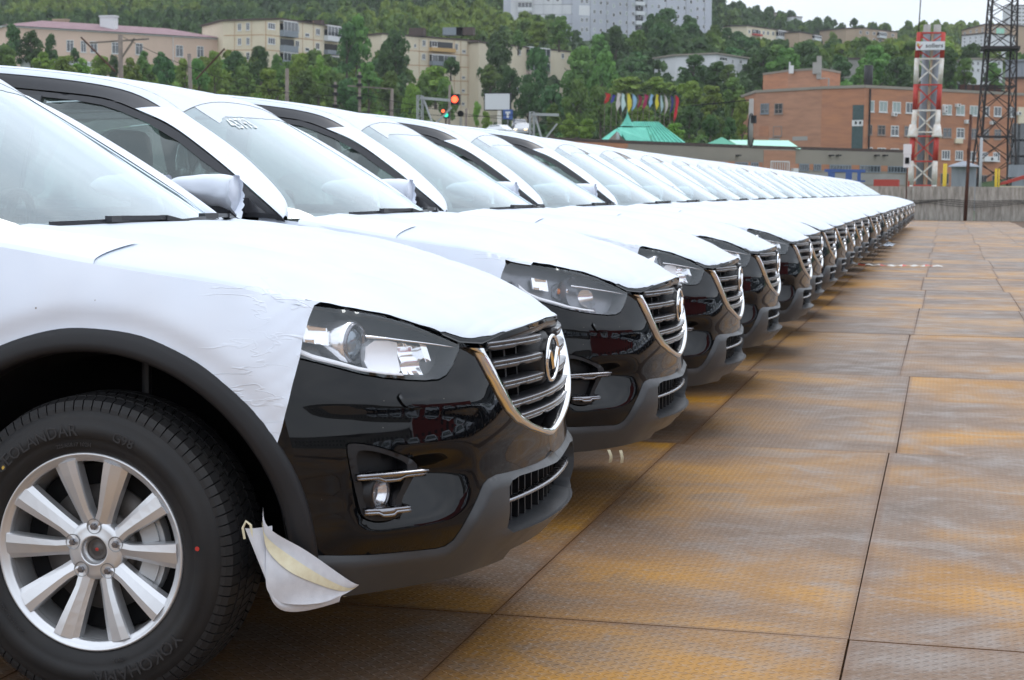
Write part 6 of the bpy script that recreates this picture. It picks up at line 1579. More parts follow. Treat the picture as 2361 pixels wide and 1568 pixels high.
for (x0, x1, y0, y1) in ((1066, 1140, 732, 835), (1060, 1132, 880, 1046)): u0, v0 = z7(x0, y0); u1, v1 = z7(x1, y1); BB.rect(1, u0, v0, u1, v1, 'stairwell_glazing', B['teal'], .06, .02)
u0, v0 = z7(1062, 838); u1, v1 = z7(1136, 878); BB.rect(1, u0, v0, u1, v1, 'white_vent_panel', B['frame'], .12, .02)
for x0 in (1082, 1112): u0, v0 = z7(x0, 846); u1, v1 = z7(x0 + 14, 866); BB.rect(1, u0, v0, u1, v1, 'vent_opening', M['black'], .14, .0)
mb = MB()
for (xa, ya, xb, yb, k) in ((1182, 620, 1162, 1045, 2),):
    a, b, w, nn, L = BB.frame_of(k); q0, z0 = on_wall(*z7(xa, ya), a, b); q1, z1 = on_wall(*z7(xb, yb), a, b)
    p = Vector((a.x, a.y, 0)) + w * max(.2, q0) + nn * .15; mb.tube([(p.x - BB.O.x, p.y - BB.O.y, z0), (p.x - BB.O.x, p.y - BB.O.y, 0)], .12, 6)
mb.build('downpipe', M['plastic'], BB.o)
p = at(*z7(1170, 575), 243); mb = MB(); mb.tube([(p.x - BB.O.x, p.y - BB.O.y + 1.0, BB.z), (p.x - BB.O.x, p.y - BB.O.y + 1.0, BB.z + 3.6)], .6, 12); mb.build('roof_flue', M['plastic'], BB.o, True)
def ac(x, y, w_=26, h_=26, out=.5, k=2):
    u0, v0 = z7(x - w_ / 2, y - h_ / 2); u1, v1 = z7(x + w_ / 2, y + h_ / 2); o, (c, w, nn, hw, hh, zm) = BB.rect(k, u0, v0, u1, v1, 'air_conditioner', B['frame'], out, 0)
    V = []
    for i in range(14): q = c + w * (hw * .1 + hh * .62 * math.cos(i * PI / 7)) + nn * (out + .02); V.append((q.x - BB.O.x, q.y - BB.O.y, zm + hh * .62 * math.sin(i * PI / 7)))
    f_ = mesh_obj('fan_grille', V, [tuple(range(14))], M['plastic'], o, False)
for (x, y, w_, h_) in ((1345, 797, 26, 26), (1698, 750, 24, 24), (1698, 775, 24, 24), (1788, 735, 24, 24), (1855, 848, 30, 26), (2028, 855, 22, 26), (2210, 790, 22, 26), (2012, 1108, 90, 38)): ac(x, y, w_, h_)
u0, v0 = z7(1772, 965); u1, v1 = z7(1822, 1000); BB.rect(2, u0, v0, u1, v1, 'cream_board', B['cream'], .3, 0)
u0, v0 = z7(2212, 745); u1, v1 = z7(2262, 862); BB.rect(2, u0, v0, u1, v1, 'cream_board', B['cream'], .3, 0)
u0, v0 = z7(1760, 1232); u1, v1 = z7(1812, 1292); BB.rect(2, u0, v0, u1, v1, 'factory_door', M['black'], .05, 0)
for (x0, x1, y0, y1) in ((480, 558, 962, 976), (645, 748, 952, 978)): u0, v0 = z7(x0, y0); u1, v1 = z7(x1, y1); BB.rect(0, u0, v0, u1, v1, 'whitewashed_patch', B['plaster2'], .02, 0)
mb = MB(); p = at(*z7(626, 432), 245); q = at(*z7(626, 498), 245); mb.tube([q, p], .12, 6); mb.box(p.x - .1, p.x + .55, p.y - .2, p.y + .2, p.z - 1.6, p.z - .5)
an = mb.build('roof_antenna', B['frame'], None); tag(an, 'white panel antenna mast at the left edge of the brick stair tower', 'antenna')
mb = MB(); p = at(*z7(822, 455), 243); mb.box(p.x - .7, p.x + .5, p.y - .5, p.y + .5, p.z - 1.2, p.z + .4); q = at(*z7(832, 552), 243); mb.box(q.x - .4, q.x + .25, q.y - .4, q.y + .1, q.z, q.z + 3.2); mb.tube([(q.x + .3, q.y - .2, q.z + .1), (q.x + 1.3, q.y - .2, q.z + .1), (q.x + 1.3, q.y - .2, q.z - 3)], .12, 6)
tag(mb.build('vent_duct', B['plaster2'], None), 'white vent duct with elbow climbing the brick stair tower', 'duct')

# 8. low workshop
LW = Bld('workshop', 'low grey and brick workshop with barred windows behind the white cars', [(1205, 321), (1448, 331), (1761, 342.5), (2093, 352)], 146, 0, 12, [B['brick'], B['plaster'], B['plaster'], B['plaster']], B['roof'], over=.2)
LW.rect(1, 1448.5, 341, 1760, 370, 'plaster_band', B['plaster'], .02, 0)
def z8(x, y): return z7(x, y)
LW.rect(2, *z8(445, 1045), *z8(662, 1232), 'brick_bay', B['brick_pale'], .03, 0)
LW.rect(2, *z8(664, 1142), *z8(1435, 1198), 'brick_strip', B['brick'], .012, 0)
LW.rect(1, *z8(6, 1120), *z8(440, 1198), 'brick_strip', B['brick'], .012, 0)
LW.rect(2, *z8(664, 1202), *z8(1435, 1290), 'lower_render', B['plaster2'], .015, 0)
for (x0, x1, y0, y1, k, mu, fr, pn) in ((8, 178, 1122, 1182, 1, 5, 'balc', 'pane'), (242, 332, 1128, 1188, 1, 3, 'balc', 'pane'), (352, 405, 1130, 1188, 2, 2, 'balc', 'pane'), (690, 758, 1140, 1194, 2, 3, 'balc', 'pane'), (790, 842, 1142, 1192, 2, 2, 'balc', 'pane'), (902, 1052, 1146, 1202, 2, 6, 'balc', 'pane'), (1112, 1256, 1150, 1204, 2, 5, 'balc', 'pane'), (1308, 1436, 1156, 1206, 2, 5, 'balc', 'pane'), (490, 620, 1120, 1212, 2, 7, 'frame', 'pane_dark')):
    if x1 < 440 and x0 > 300: k = 1
    LW.window(k, *z8(x0, y0), *z8(x1, y1), frame=B[fr], pane=B[pn], mull=mu, sill=False)
LW.window(1, 1420, 378, 1437, 392, frame=B['frame_old'], pane=B['pane'], mull=2)
o_, (c, w, nn, hw, hh, zm) = LW.rect(2, *z8(634, 1172), *z8(668, 1208), 'air_conditioner', B['frame'], .4, 0)
for x in (1280, 255, 955, 1222, 905):
    u0, v0 = z8(x - 8, 1078); u1, v1 = z8(x + 8, 1088); LW.rect(2 if x > 445 else 1, u0, v0, u1, v1, 'wall_lamp', M['plastic'], .5, 0)

# 9. green roofs behind the workshop
def quadroof(name, label, pts, faces, m_, cat='roof', parent=None):
    O = Vector(pts[0]); return tag(mesh_obj(name, [tuple(Vector(p) - O) for p in pts], faces, m_, None, False), label, cat)
def zP(x, y): return (2350 + x * .3316) / 1.7348, (100 + y * .3316) / 1.7348
Yg = 172
gr = empty('pagoda_roof_house', at(*zP(650, 1410), Yg)); tag(gr, 'house with turquoise tin roof and small pointed turret behind the workshop', 'house')
def gp(x, y, d=0): p = at(*zP(x, y), Yg + d) - gr.location; return (p.x, p.y, p.z)
mesh_obj('roof', [gp(555, 1165, 5), gp(850, 1172, 5), gp(1160, 1432, 0), gp(150, 1392, 0), gp(330, 1260, 3), gp(1200, 1430, 12), gp(150, 1392, 12), gp(1010, 1350, 1.5)], [(0, 4, 3, 2, 7, 1), (1, 7, 2, 5), (0, 1, 5, 6), (4, 6, 3), (0, 6, 4)], B['green_roof'], gr, False)
mesh_obj('porch_roof', [gp(345, 1262, -2), gp(370, 1235, -2), gp(700, 1238, 1), gp(760, 1395, -1), gp(470, 1402, -4), gp(395, 1278, -3.4)], [(0, 1, 2, 3, 4, 5)], B['green_roof'], gr, False)
mesh_obj('gable', [gp(355, 1280, -2.6), gp(460, 1408, -3.8), gp(240, 1395, -1)], [(0, 1, 2)], B['plaster'], gr, False); mesh_obj('gable_window', [gp(345, 1295, -3.1), gp(385, 1300, -3.6), gp(385, 1378, -3.8), gp(345, 1375, -3.2)], [(0, 1, 2, 3)], B['pane_pale'], gr, False)
tc_ = Vector(gp(480, 1220, 0)); rr_ = (Vector(gp(570, 1220, 0)) - tc_).length; zt_ = gp(490, 1075, 0)[2]
prof = [(1.0, 0), (.78, .12), (.50, .42), (.26, .72), (.07, 1.0), (.03, 1.35), (0, 1.5)]; V = []; n = 8
for i in range(n):
    for r_, h_ in prof: V.append((tc_.x + rr_ * r_ * math.cos(2 * PI * i / n + .4), tc_.y + rr_ * r_ * math.sin(2 * PI * i / n + .4), tc_.z + (zt_ - tc_.z) * h_))
mesh_obj('turret_roof', V, [(i * 7 + q, i * 7 + q + 1, ((i + 1) % n) * 7 + q + 1, ((i + 1) % n) * 7 + q) for i in range(n) for q in range(6)], B['green_roof'], gr, False)
mb = MB(); mb.box(tc_.x - rr_ * .6, tc_.x + rr_ * .6, tc_.y - rr_ * .6, tc_.y + rr_ * .6, tc_.z - 3.2, tc_.z - .02); mb.build('turret_base', B['green_roof2'], gr)
mesh_obj('dormer', [gp(765, 1310, .5), gp(785, 1362, -.3), gp(745, 1362, -.3)], [(0, 1, 2)], B['green_roof2'], gr, False)
for i in range(14):
    k = i / 13; a = Vector(gp(560 + 290 * k, 1166 + 6 * k, 4.9)); b = Vector(gp(470 + 690 * k, 1402 + 28 * k, -.1)); mb = MB(); mb.bar(a, b, .07, .12); mb.build('standing_seam', B['green_roof'], gr)
g2 = empty('green_hip_roof', at(*zP(1620, 1460), 176)); tag(g2, 'dark green pyramid roof beside a long pale green roof', 'roof')
def gq(x, y, d=0): p = at(*zP(x, y), 176 + d) - g2.location; return (p.x, p.y, p.z)
mesh_obj('roof_face', [gq(1385, 1455), gq(1620, 1352, 3), gq(1850, 1472), gq(1620, 1455, 8)], [(0, 2, 1), (0, 1, 3), (1, 2, 3)], B['green_roof2'], g2, False)
g3 = empty('pale_green_roof', at(*zP(1990, 1430), 180)); tag(g3, 'long pale green tin roof in front of the brick factory', 'roof')
def gs(x, y, d=0): p = at(*zP(x, y), 180 + d) - g3.location; return (p.x, p.y, p.z)
mesh_obj('roof_sheet', [gs(1700, 1385, 5), gs(2425, 1392, 5), gs(2580, 1495, 0), gs(1855, 1476, 0)], [(0, 3, 2, 1)], B['green_pale'], g3, False)
# wires on the front of gate posts, workshop pole with transformer
def xfmr(o, a, b):
    d = b - a; mb = MB(); mb.box(d.x * .1 + .05, d.x * .1 + .55, -.25, .25, d.z * .50, d.z * .66); mb.build('transformer', M['plastic'], o)
    mb = MB(); mb.tube([(.3 * math.cos(t_) + .1, -.3, d.z * .36 + 1.6 * math.sin(t_)) for t_ in np.linspace(.5, 5.8, 14)], .05, 5); mb.build('cable_loop', M['black'], o); mb = MB(); mb.tube([(d.x, 0, d.z - .1), (d.x - 6, 1.0, d.z - .6)], .05, 5); mb.build('wire', M['black'], o)
pole('utility_pole', *zP(1960, 1480), *zP(1978, 890), 165, .28, B['plaster2'], 'pale utility pole with cable loop at the left edge of the brick factory', 'pole', xfmr)

# 10. red and white chimney mast
YC = 140
ch = empty('chimney_mast', at(*z7(1549, 1288), YC)); tag(ch, 'red and white banded steel chimney mast with twin grey flues and name board', 'chimney')
lv = [225, 405, 587, 765, 945, 1120, 1288, 1500]; LX = [1527, 1510, 1503, 1498, 1481, 1472, 1468, 1462]; RX = [1697, 1685, 1672, 1660, 1650, 1638, 1630, 1618]
bandm = ['red_paint', 'white_paint', 'red_paint', 'white_paint', 'red_paint', 'white_paint', 'white_paint']
def cpnt(x, y, d=0): p = at(*z7(x, y), YC) - ch.location; return Vector((p.x, p.y + d, p.z))
Wd = (cpnt(1697, 225) - cpnt(1527, 225)).length
for i in range(7):
    m_ = B[bandm[i]]
    for (X_) in (LX, RX):
        for d in (0, Wd * .9):
            r0_ = .24 if i != 4 else .22; mb = MB(); mb.tube([cpnt(X_[i], lv[i], d), cpnt(X_[i + 1], lv[i + 1] - 1, d)], [.165 + .008 * i, .18 + .010 * i], 12); mb.build('mast_leg', m_, ch, True)
            if i == 3: q = cpnt(X_[4], lv[4], d); mb = MB(); mb.tube([q + Vector((0, 0, .9)), q + Vector((0, 0, .15)), q, q - Vector((0, 0, .12))], [.26, .38, .42, .42], 12); mb.build('leg_flange', m_, ch, True)
    for d in (0, Wd * .9):
        bm_ = B[bandm[i]]
        if i not in (0,):
            mb = MB(); mb.bar(cpnt(LX[i], lv[i] + 8, d), cpnt(RX[i + 1], lv[i + 1] - 12, d), .11); mb.build('cross_brace', bm_, ch); mb = MB(); mb.bar(cpnt(RX[i], lv[i] + 8, d), cpnt(LX[i + 1], lv[i + 1] - 12, d), .11); mb.build('cross_brace', bm_, ch)
        else:
            for (ya, yb) in ((240, 290), (355, 400)):
                mb = MB(); mb.bar(cpnt(1530, ya, d), cpnt(1600, yb, d), .10); mb.build('cross_brace', bm_, ch); mb = MB(); mb.bar(cpnt(1692, ya, d), cpnt(1622, yb, d), .10); mb.build('cross_brace', bm_, ch)
        mb = MB(); mb.bar(cpnt(LX[i], lv[i] + 4, d), cpnt(RX[i], lv[i] + 4, d), .12); mb.build('cross_bar', bm_ if i in (0, 1, 3) else B['red_paint'], ch)
mb = MB(); mb.bar(cpnt(1492, 920), cpnt(1642, 920), .12); mb.build('cross_bar', B['white_paint'], ch)
for (x0, x1) in ((1580, 1508), (1652, 1592)):
    mb = MB(); mb.tube([cpnt(x0 + 2, 212, Wd * .45), cpnt(x1 + 8, 1500, Wd * .45)], .30, 20); mb.build('flue', B['flue'], ch, True)
    q = cpnt(x0 + 3, 165, Wd * .45); q2 = cpnt(x0, 215, Wd * .45); q3 = cpnt(x0, 228, Wd * .45); mb = MB(); mb.tube([q3, q2, q2 + (q - q2) * .1, q], [.36, .38, .29, .28], 20); mb.build('flue_cap', B['plaster2'], ch, True)
mb = MB(); mb.tube([cpnt(1622, 230, .3), cpnt(1555, 1500, .3)], .10, 8); mb.build('copper_pipe', B['tan'], ch)
# name board
sa, sb_, sc_, sd2 = cpnt(1505, 292, -.35), cpnt(1707, 290, -.35), cpnt(1705, 352, -.35), cpnt(1504, 351, -.35)
bw = (sb_ - sa).length; bh = (sd2 - sa).length; cen = (sa + sb_ + sc_ + sd2) / 4
mb = MB(); mb.box(cen.x - bw / 2, cen.x + bw / 2, cen.y - .12, cen.y + .20, cen.z - bh / 2, cen.z + bh / 2); bd = mb.build('name_board', mat('board_white', (.70, .71, .74), .5), ch)
me = text_mesh('sollers', 1.0, .02); xs = [v_.co.x for v_ in me.vertices]; ys = [v_.co.y for v_ in me.vertices]; tw2 = max(xs) - min(xs); th2 = max(ys) - min(ys)
kx = bw * .60 / tw2; ky = bh * .50 / th2
for v_ in me.vertices: x, y, z = v_.co; v_.co = (cen.x + bw * .14 + (x - (max(xs) + min(xs)) / 2) * kx, cen.y - .125 - z, cen.z + bh * .02 + (y - (max(ys) + min(ys)) / 2) * ky)
me.materials.clear(); me.materials.append(M['black']); lt_ = bpy.data.objects.new('lettering', me); COL.objects.link(lt_); lt_.parent = bd
def flame(pts, m_, d):
    V = [(cen.x + bw * px, cen.y - .125 - d, cen.z + bh * pz) for px, pz in pts]; mesh_obj('flame_emblem', V, [tuple(range(len(V)))], m_, bd, False)
flame([(-.44, .34), (-.47, .05), (-.42, -.22), (-.36, -.40), (-.33, -.22), (-.28, .0), (-.26, .22), (-.31, .05), (-.36, -.10), (-.42, .05)], B['red_paint'], .01)
flame([(-.43, .40), (-.455, .10), (-.40, -.05), (-.36, .05), (-.34, .36), (-.365, .18), (-.395, .12)], B['yellow'], .014)
mb = MB(); p0_ = cpnt(1522, 240, 0); p1_ = cpnt(1541, -60, 0); mb.tube([p0_, p1_], [.06, .045], 6); mb.build('lightning_rod', B['black_steel'], ch)

# 11. black lattice tower
YT = 160
lt = empty('lattice_tower', at(*z7(2045, 1290), YT)); tag(lt, 'tall black steel lattice tower with a platform at the right edge', 'tower')
def tl(y):
    k = (1290 - y) / 1290; w_ = (315 - 110 * k) if y > 950 else (np.interp(y, [-80, 0, 950], [195, 205, 268])); c_ = np.interp(y, [-80, 0, 1290], [2118, 2112, 2043]); return c_ - w_ / 2, c_ + w_ / 2
levels = [1430, 1290, 1120, 950, 760, 600, 455, 325, 205, 95, 0, -80]
def tp2(x, y, d): p = at(*z7(x, y), YT) - lt.location; return Vector((p.x, p.y + d, p.z))
tw3 = {}
for y in levels:
    l_, r_ = tl(y); wdt = (tp2(r_, y, 0) - tp2(l_, y, 0)).length; tw3[y] = [tp2(l_ + 0, y, 0), tp2(r_, y, 0), tp2(r_ - (r_ - l_) * .16, y, wdt), tp2(l_ + (r_ - l_) * .16, y, wdt)]
for ya, yb in zip(levels[:-1], levels[1:]):
    A_, B_ = tw3[ya], tw3[yb]
    for k in range(4): mb = MB(); mb.bar(A_[k], B_[k], .17); mb.build('tower_leg', B['black_steel'], lt)
    for k in range(4):
        j = (k + 1) % 4
        mb = MB(); mb.bar(A_[k], B_[j], .075); mb.build('lattice_bar', B['black_steel'], lt); mb = MB(); mb.bar(A_[j], B_[k], .075); mb.build('lattice_bar', B['black_steel'], lt)
        if yb in (325, 950, 600): mb = MB(); mb.bar(B_[k], B_[j], .12); mb.build('lattice_ring', B['black_steel'], lt)
mb = MB(); q = tw3[325]; mb.box(q[0].x - .3, q[1].x + .3, q[0].y - .3, q[2].y + .3, q[0].z - .22, q[0].z + .02); mb.build('platform', B['black_steel'], lt)
# 12. odds and ends beyond the wall, right
def vpost(name, label, x0, y0, x1, y1, Y, r, m_, cat, zb=0.0):
    a = at(*z7(x0, y0), Y); b = at(*z7(x1, y1), Y); d = b - a; a = a - d * ((a.z - zb) / d.z); o = MB().tube([(0, 0, 0), tuple(b - a)], r, 10).build(name, m_, None, True); o.location = a; return tag(o, label, cat)
vpost('yellow_post', 'single yellow pipe post right of the red and white chimney', 1703, 1290, 1709, 1140, 120, .14, B['yellow'], 'post')
for i, x in enumerate((2058, 2066, 2082)): vpost('yellow_post', ('left', 'middle', 'right')[i] + ' one of three thin yellow pipes before the black tower', x, 1288, x + 2, 1175, 118, .055, B['yellow'], 'post')
vpost('street_lamp_post', 'slim grey lamp post in front of the black lattice tower', 1952, 1292, 1962, 960, 118, .10, B['lattice'], 'lamp post')
mb = MB(); a = at(*z7(1835, 1290), 122); b = at(*z7(1835, 1165), 122); mb.box(-.85, .85, -.5, .5, -a.z, b.z - a.z); mb.tube([(0, 0, b.z - a.z + .02), (0, 0, b.z - a.z + .12), (0, 0, b.z - a.z + .42)], [1.1, 1.0, .15], 12); o = mb.build('vent_kiosk', B['flue'], None); o.location = a; tag(o, 'grey metal kiosk with rounded pale cap left of the rusty post', 'kiosk')
dk = empty('glass_tower', at(*z7(2220, 1285), 190)); tag(dk, 'dark glazed staircase building at the right edge behind the black tower', 'building')
def dq(x, y, d=0): p = at(*z7(x, y), 190) - dk.location; return Vector((p.x, p.y + d, p.z))
a, b = dq(2172, 868), dq(2330, 868); zb_ = -at(*z7(2220, 1285), 190).z
mb = MB(); mb.box(a.x, b.x, 0, 6, zb_, a.z); mb.build('wall', B['pane_dark'], dk)
for k in range(5):
    z = zb_ + (a.z - zb_) * (k + .5) / 5
    for j in range(3): x0 = a.x + (b.x - a.x) * j / 3; mb = MB(); mb.box(x0 + .12, x0 + (b.x - a.x) / 3 - .12, -.06, -.01, z - .9, z + 1.0); mb.build('pane', B['pane'], dk)
bx8 = Bld('grey_hall', 'grey hall roof and brick upper wall rising behind the brick factory at right', [z7(2128, 552), z7(2330, 545)], 285, 0, 14, [B['brick_pale']], B['roof'])
bx9 = Bld('grey_hall', 'pale lilac metal hall at the right edge above the brick factory', [z7(2130, 430), z7(2330, 425)], 300, 0, 14, [B['flue']], B['flue'])
fn_ = empty('roof_fence', at(*z7(1960, 655), 262)); tag(fn_, 'dark rusty railing along the factory roof behind the chimney', 'fence')
for i in range(26):
    p = at(*z7(1802 + i * 12.5, 590 if i < 20 else 590 + (i - 20) * 9), 262) - fn_.location; q = at(*z7(1802 + i * 12.5, 668), 262) - fn_.location; mb = MB(); mb.bar((q.x, 0, q.z - 1), (q.x, 0, p.z), .35, .08); mb.build('fence_slat', rust if i % 4 else M['plastic'], fn_)
rr9 = at(*z7(2100, 1290), 100); V = [(0, 0, 0)]; e_ = at(*z7(2262, 1246), 100) - rr9
o = mesh_obj('red_roof_edge', [(0, 0, 0), (e_.x, 0, e_.z), (e_.x, 0, e_.z + .22), (0, 0, .16), (0, 3, 0), (e_.x, 3, e_.z), (e_.x, 3, e_.z + .22), (0, 3, .16), (e_.x, .05, -2.0), (0, .05, -2.0)], [(0, 1, 2, 3), (3, 2, 6, 7), (4, 7, 6, 5), (0, 4, 5, 1)], B['red'], None, False); o.location = rr9; tag(o, 'sloping dark red roof edge of a kiosk at the far right above the wall', 'roof')
mb = MB(); mb.box(0, e_.x, .1, 2.9, -3.3, -.05); o = mb.build('kiosk', B['cream'], None); o.location = rr9; tag(o, 'cream kiosk under the sloping red roof edge at far right', 'kiosk')
mb = MB(); a = at(*z7(2232, 1290), 112); b = at(*z7(2232, 1150), 112); mb.box(-.5, .9, -.5, .5, -a.z, b.z - a.z - .8); mb.box(-.75, 1.2, -.7, .7, b.z - a.z - .78, b.z - a.z); o = mb.build('capped_pillar', B['flue'], None); o.location = a; tag(o, 'lilac grey pillar with wide cap at the right edge', 'pillar')
# blue gantry, red container
gn = empty('blue_gantry', at(*z7(1000, 1288), 128)); tag(gn, 'blue steel gantry frame with two hanging blue panels before the workshop', 'gantry')
def bq(x, y): p = at(*z7(x, y), 128) - gn.location; return Vector((p.x, 0, p.z))
mb = MB(); mb.bar(bq(868, 1188), bq(1152, 1192), .22); mb.build('beam', B['blue'], gn)
for x in (905, 1108): mb = MB(); mb.bar(bq(x, 1190), bq(x, 1400), .25); mb.build('leg', B['blue'], gn)
mb = MB(); mb.bar(bq(1050, 1262), bq(1150, 1262), .12); mb.bar(bq(880, 1245), bq(905, 1245), .12); mb.build('rail', B['blue'], gn)
for (x0, x1) in ((898, 940), (1016, 1058)): a, b = bq(x0, 1202), bq(x1, 1272); mb = MB(); mb.box(a.x, b.x, -.2, -.12, b.z, a.z); mb.build('panel', B['blue'], gn)
mb = MB(); a, b = at(*z7(1210, 1250), 122), at(*z7(1386, 1250), 122); mb.box(0, (b - a).length, 0, 2.4, -a.z, 0); mb.box(.1, .3, -.05, -.01, -a.z, -.1); mb.box(2.4, 2.5, -.05, -.01, -a.z, -.1); o = mb.build('red_container', B['red'], None); o.location = a; tag(o, 'red steel container just above the concrete wall left of the chimney', 'container')

# 13. railway masts, signals, billboard, flags, road cars
def crossarm(v_s):
    def f_(o, a, b):
        d = b - a; mb = MB()
        for (dx, dz, dx2, dz2) in v_s: mb.bar((d.x + dx, 0, d.z + dz), (d.x + dx2, 0, d.z + dz2), .12)
        mb.build('bracket', B['concrete_pole'], o)
    return f_
def collars(o, a, b):
    d = b - a; mb = MB()
    for k_ in (.80, .90, .965): p = d * k_; mb.tube([(p.x, 0, p.z - .12), (p.x, 0, p.z + .12)], .28, 8)
    mb.build('collar', M['plastic'], o)
PL_ = [(280, 300, 277.5, 80, 120, .22, 'thick concrete rail mast with brackets before the pink building', crossarm([(-2.6, -.6, 2.4, -.35), (0, -1.9, 1.2, -.3)])), (444, 320, 436, 124, 130, .19, 'leaning concrete mast in front of the pink building right end', None), (661, 330, 662, 158, 135, .19, 'concrete mast standing left of the second car roof peak', crossarm([(0, -3.0, 1.1, -3.05)])), (773, 330, 773, 189, 140, .15, 'short concrete mast with collars, fourth mast from the left', collars), (829, 340, 829, 166, 140, .15, 'slim concrete mast with lamp arm, fifth mast from the left', collars), (902, 350, 904, 205, 145, .17, 'concrete mast with lattice arm reaching left, above the third car', crossarm([(-4.2, .3, 0, .0)])), (1034, 360, 1037, 196, 145, .14, 'pale concrete mast carrying the red signal lamp', None), (1073, 360, 1075, 250, 150, .13, 'short pale mast behind the signals', None)]
for (u0, v0, u1, v1, Y, r, lab, ex) in PL_: pole('rail_mast', u0, v0, u1, v1, Y, r, B['concrete_pole'], lab, 'mast', (lambda ex_: (lambda o, a, b: ex_(o, a, b) if ex_ else None))(ex), 0)
def lattice_mast(name, label, u, vb, vt, Y, w_, arm_u, arm_v, m_):
    a = at(u, vb, Y); b = at(u, vt, Y); o = empty(name, (a.x, a.y, 0)); tag(o, label, 'mast'); h_ = b.z
    for sx in (-1, 1):
        for sy in (-1, 1): mb = MB(); mb.bar((sx * w_ / 2, sy * w_ / 2, 0), (sx * w_ / 2, sy * w_ / 2, h_), .07); mb.build('leg', m_, o)
    n = int(h_ / .7); mb = MB()
    for i in range(n): z0, z1 = h_ * i / n, h_ * (i + 1) / n; s_ = 1 if i % 2 else -1; mb.bar((-s_ * w_ / 2, -w_ / 2, z0), (s_ * w_ / 2, -w_ / 2, z1), .045); mb.bar((-w_ / 2, -w_ / 2, z1), (w_ / 2, -w_ / 2, z1), .04)
    mb.build('lattice', m_, o)
    e = at(arm_u, arm_v, Y) - o.location; mb = MB(); mb.bar((0, 0, h_ - .2), e, .22, .22); mb.build('cantilever_arm', m_, o)
    mb = MB(); mb.bar((e.x * .12, 0, h_ - .4), (e.x * .42, 0, h_ - 2.6), .13); mb.bar((.1, 0, h_ - 3.6), (e.x * .95, 0, h_ - 1.0), .13); mb.build('strut', m_, o)
    return o
lattice_mast('lattice_mast', 'grey lattice rail mast whose arm reaches right to the red signal', 968, 330, 220, 135, .42, 1045, 232, B['lattice'])
lattice_mast('lattice_mast', 'grey lattice rail mast with arm standing above the fourth car', 1226, 340, 258, 140, .36, 1288, 265, B['lattice'])
def emis(name, col, s_): m = mat(name, col, .4); b = m.node_tree.nodes['Principled BSDF']; b.inputs['Emission Color'].default_value = (*col, 1); b.inputs['Emission Strength'].default_value = s_; return m
def lamp(name, label, u, v, Y, r, col, s_):
    o = empty(name, at(u, v, Y)); tag(o, label, 'signal'); mb = MB(); mb.box(-r * 1.3, r * 1.3, .02, r * 2, -r * 1.6, r * 1.6); mb.build('housing', M['plastic'], o)
    mb = MB(); mb.tube([(0, -.06, 0), (0, .02, 0)], r, 14); mb.build('signal_lens', emis(name + '_glow', col, s_), o)
lamp('rail_signal', 'bright red railway signal lamp at the end of the lattice arm', 1048.5, 229, 134, .27, (1.0, .06, .02), 4.0)
lamp('rail_signal', 'small orange signal lamp low between the masts', 1022, 256, 136, .14, (.9, .15, .05), 1.2)
lamp('rail_signal', 'small green signal lamp below the orange one', 1028.5, 265, 136, .18, (.02, .60, .35), 1.6)
o = empty('signal_head', at(1062, 262, 138)); tag(o, 'round black back of a railway signal on a pale post', 'signal'); V, F_ = lathe_y([(.0, -.1), (.26, -.1), (.26, .1), (0, .1)], 20); mesh_obj('backboard', V, F_, M['black'], o, False); mb = MB(); mb.tube([(0, .05, -.3), (0, .05, -8)], .12, 8); mb.build('post', B['plaster2'], o)
bb = empty('billboard', at(1148, 235, 205)); tag(bb, 'blank white billboard on a single white post', 'billboard')
a, b = at(1117, 214, 205) - bb.location, at(1178, 255, 205) - bb.location
mb = MB(); mb.box(a.x, b.x, -.15, .25, b.z, a.z); mb.build('frame', M['plastic'], bb); mb = MB(); mb.box(a.x + .12, b.x - .12, -.19, -.151, b.z + .12, a.z - .12); mb.build('blank_face', mat('billboard_white', (.62, .63, .65), .6), bb); mb = MB(); mb.tube([(.2, 0, b.z), (.3, 0, -9)], .28, 10); mb.build('post', B['white_paint'], bb)
bs = empty('road_sign', at(1171, 264, 200)); tag(bs, 'small blue road sign right of the billboard post', 'sign'); mb = MB(); mb.box(-.6, .6, -.04, .04, -.6, .6); mb.build('plate', B['blue'], bs); mb = MB(); mb.box(-.14, .14, -.05, -.041, -.4, .15); mb.box(-.3, .3, -.05, -.041, .15, .35); mb.build('pictogram', B['frame'], bs); mb = MB(); mb.tube([(0, .05, -.6), (0, .05, -6)], .05, 6); mb.build('post', B['lattice'], bs)
FL = [(1401, 214, 240, (.55, .04, .03), 'red', 1.2), (1416, 218, 240, (.06, .06, .35), 'blue', .8), (1428, 214, 256, (.62, .58, .54), 'cream white', 1.1), (1439, 215, 258, (.52, .66, .66), 'pale aqua', 1.1), (1452, 214, 260, (.70, .58, .06), 'yellow', 1.2), (1464, 216, 256, (.30, .50, .68), 'light blue', 1.0), (1477, 219, 252, (.25, .03, .06), 'dark red', .9), (1490, 217, 254, (.38, .03, .10), 'crimson', 1.0), (1504, 217, 248, (.32, .52, .72), 'sky blue', .9), (1518, 217, 254, (.70, .60, .05), 'bright yellow', .9), (1529, 219, 262, (.42, .55, .55), 'grey green', .7), (1539, 219, 264, (.60, .55, .52), 'off white', .7), (1552, 219, 266, (.05, .05, .20), 'navy blue', .6), (1562, 220, 285, (.60, .02, .04), 'long scarlet', .8)]
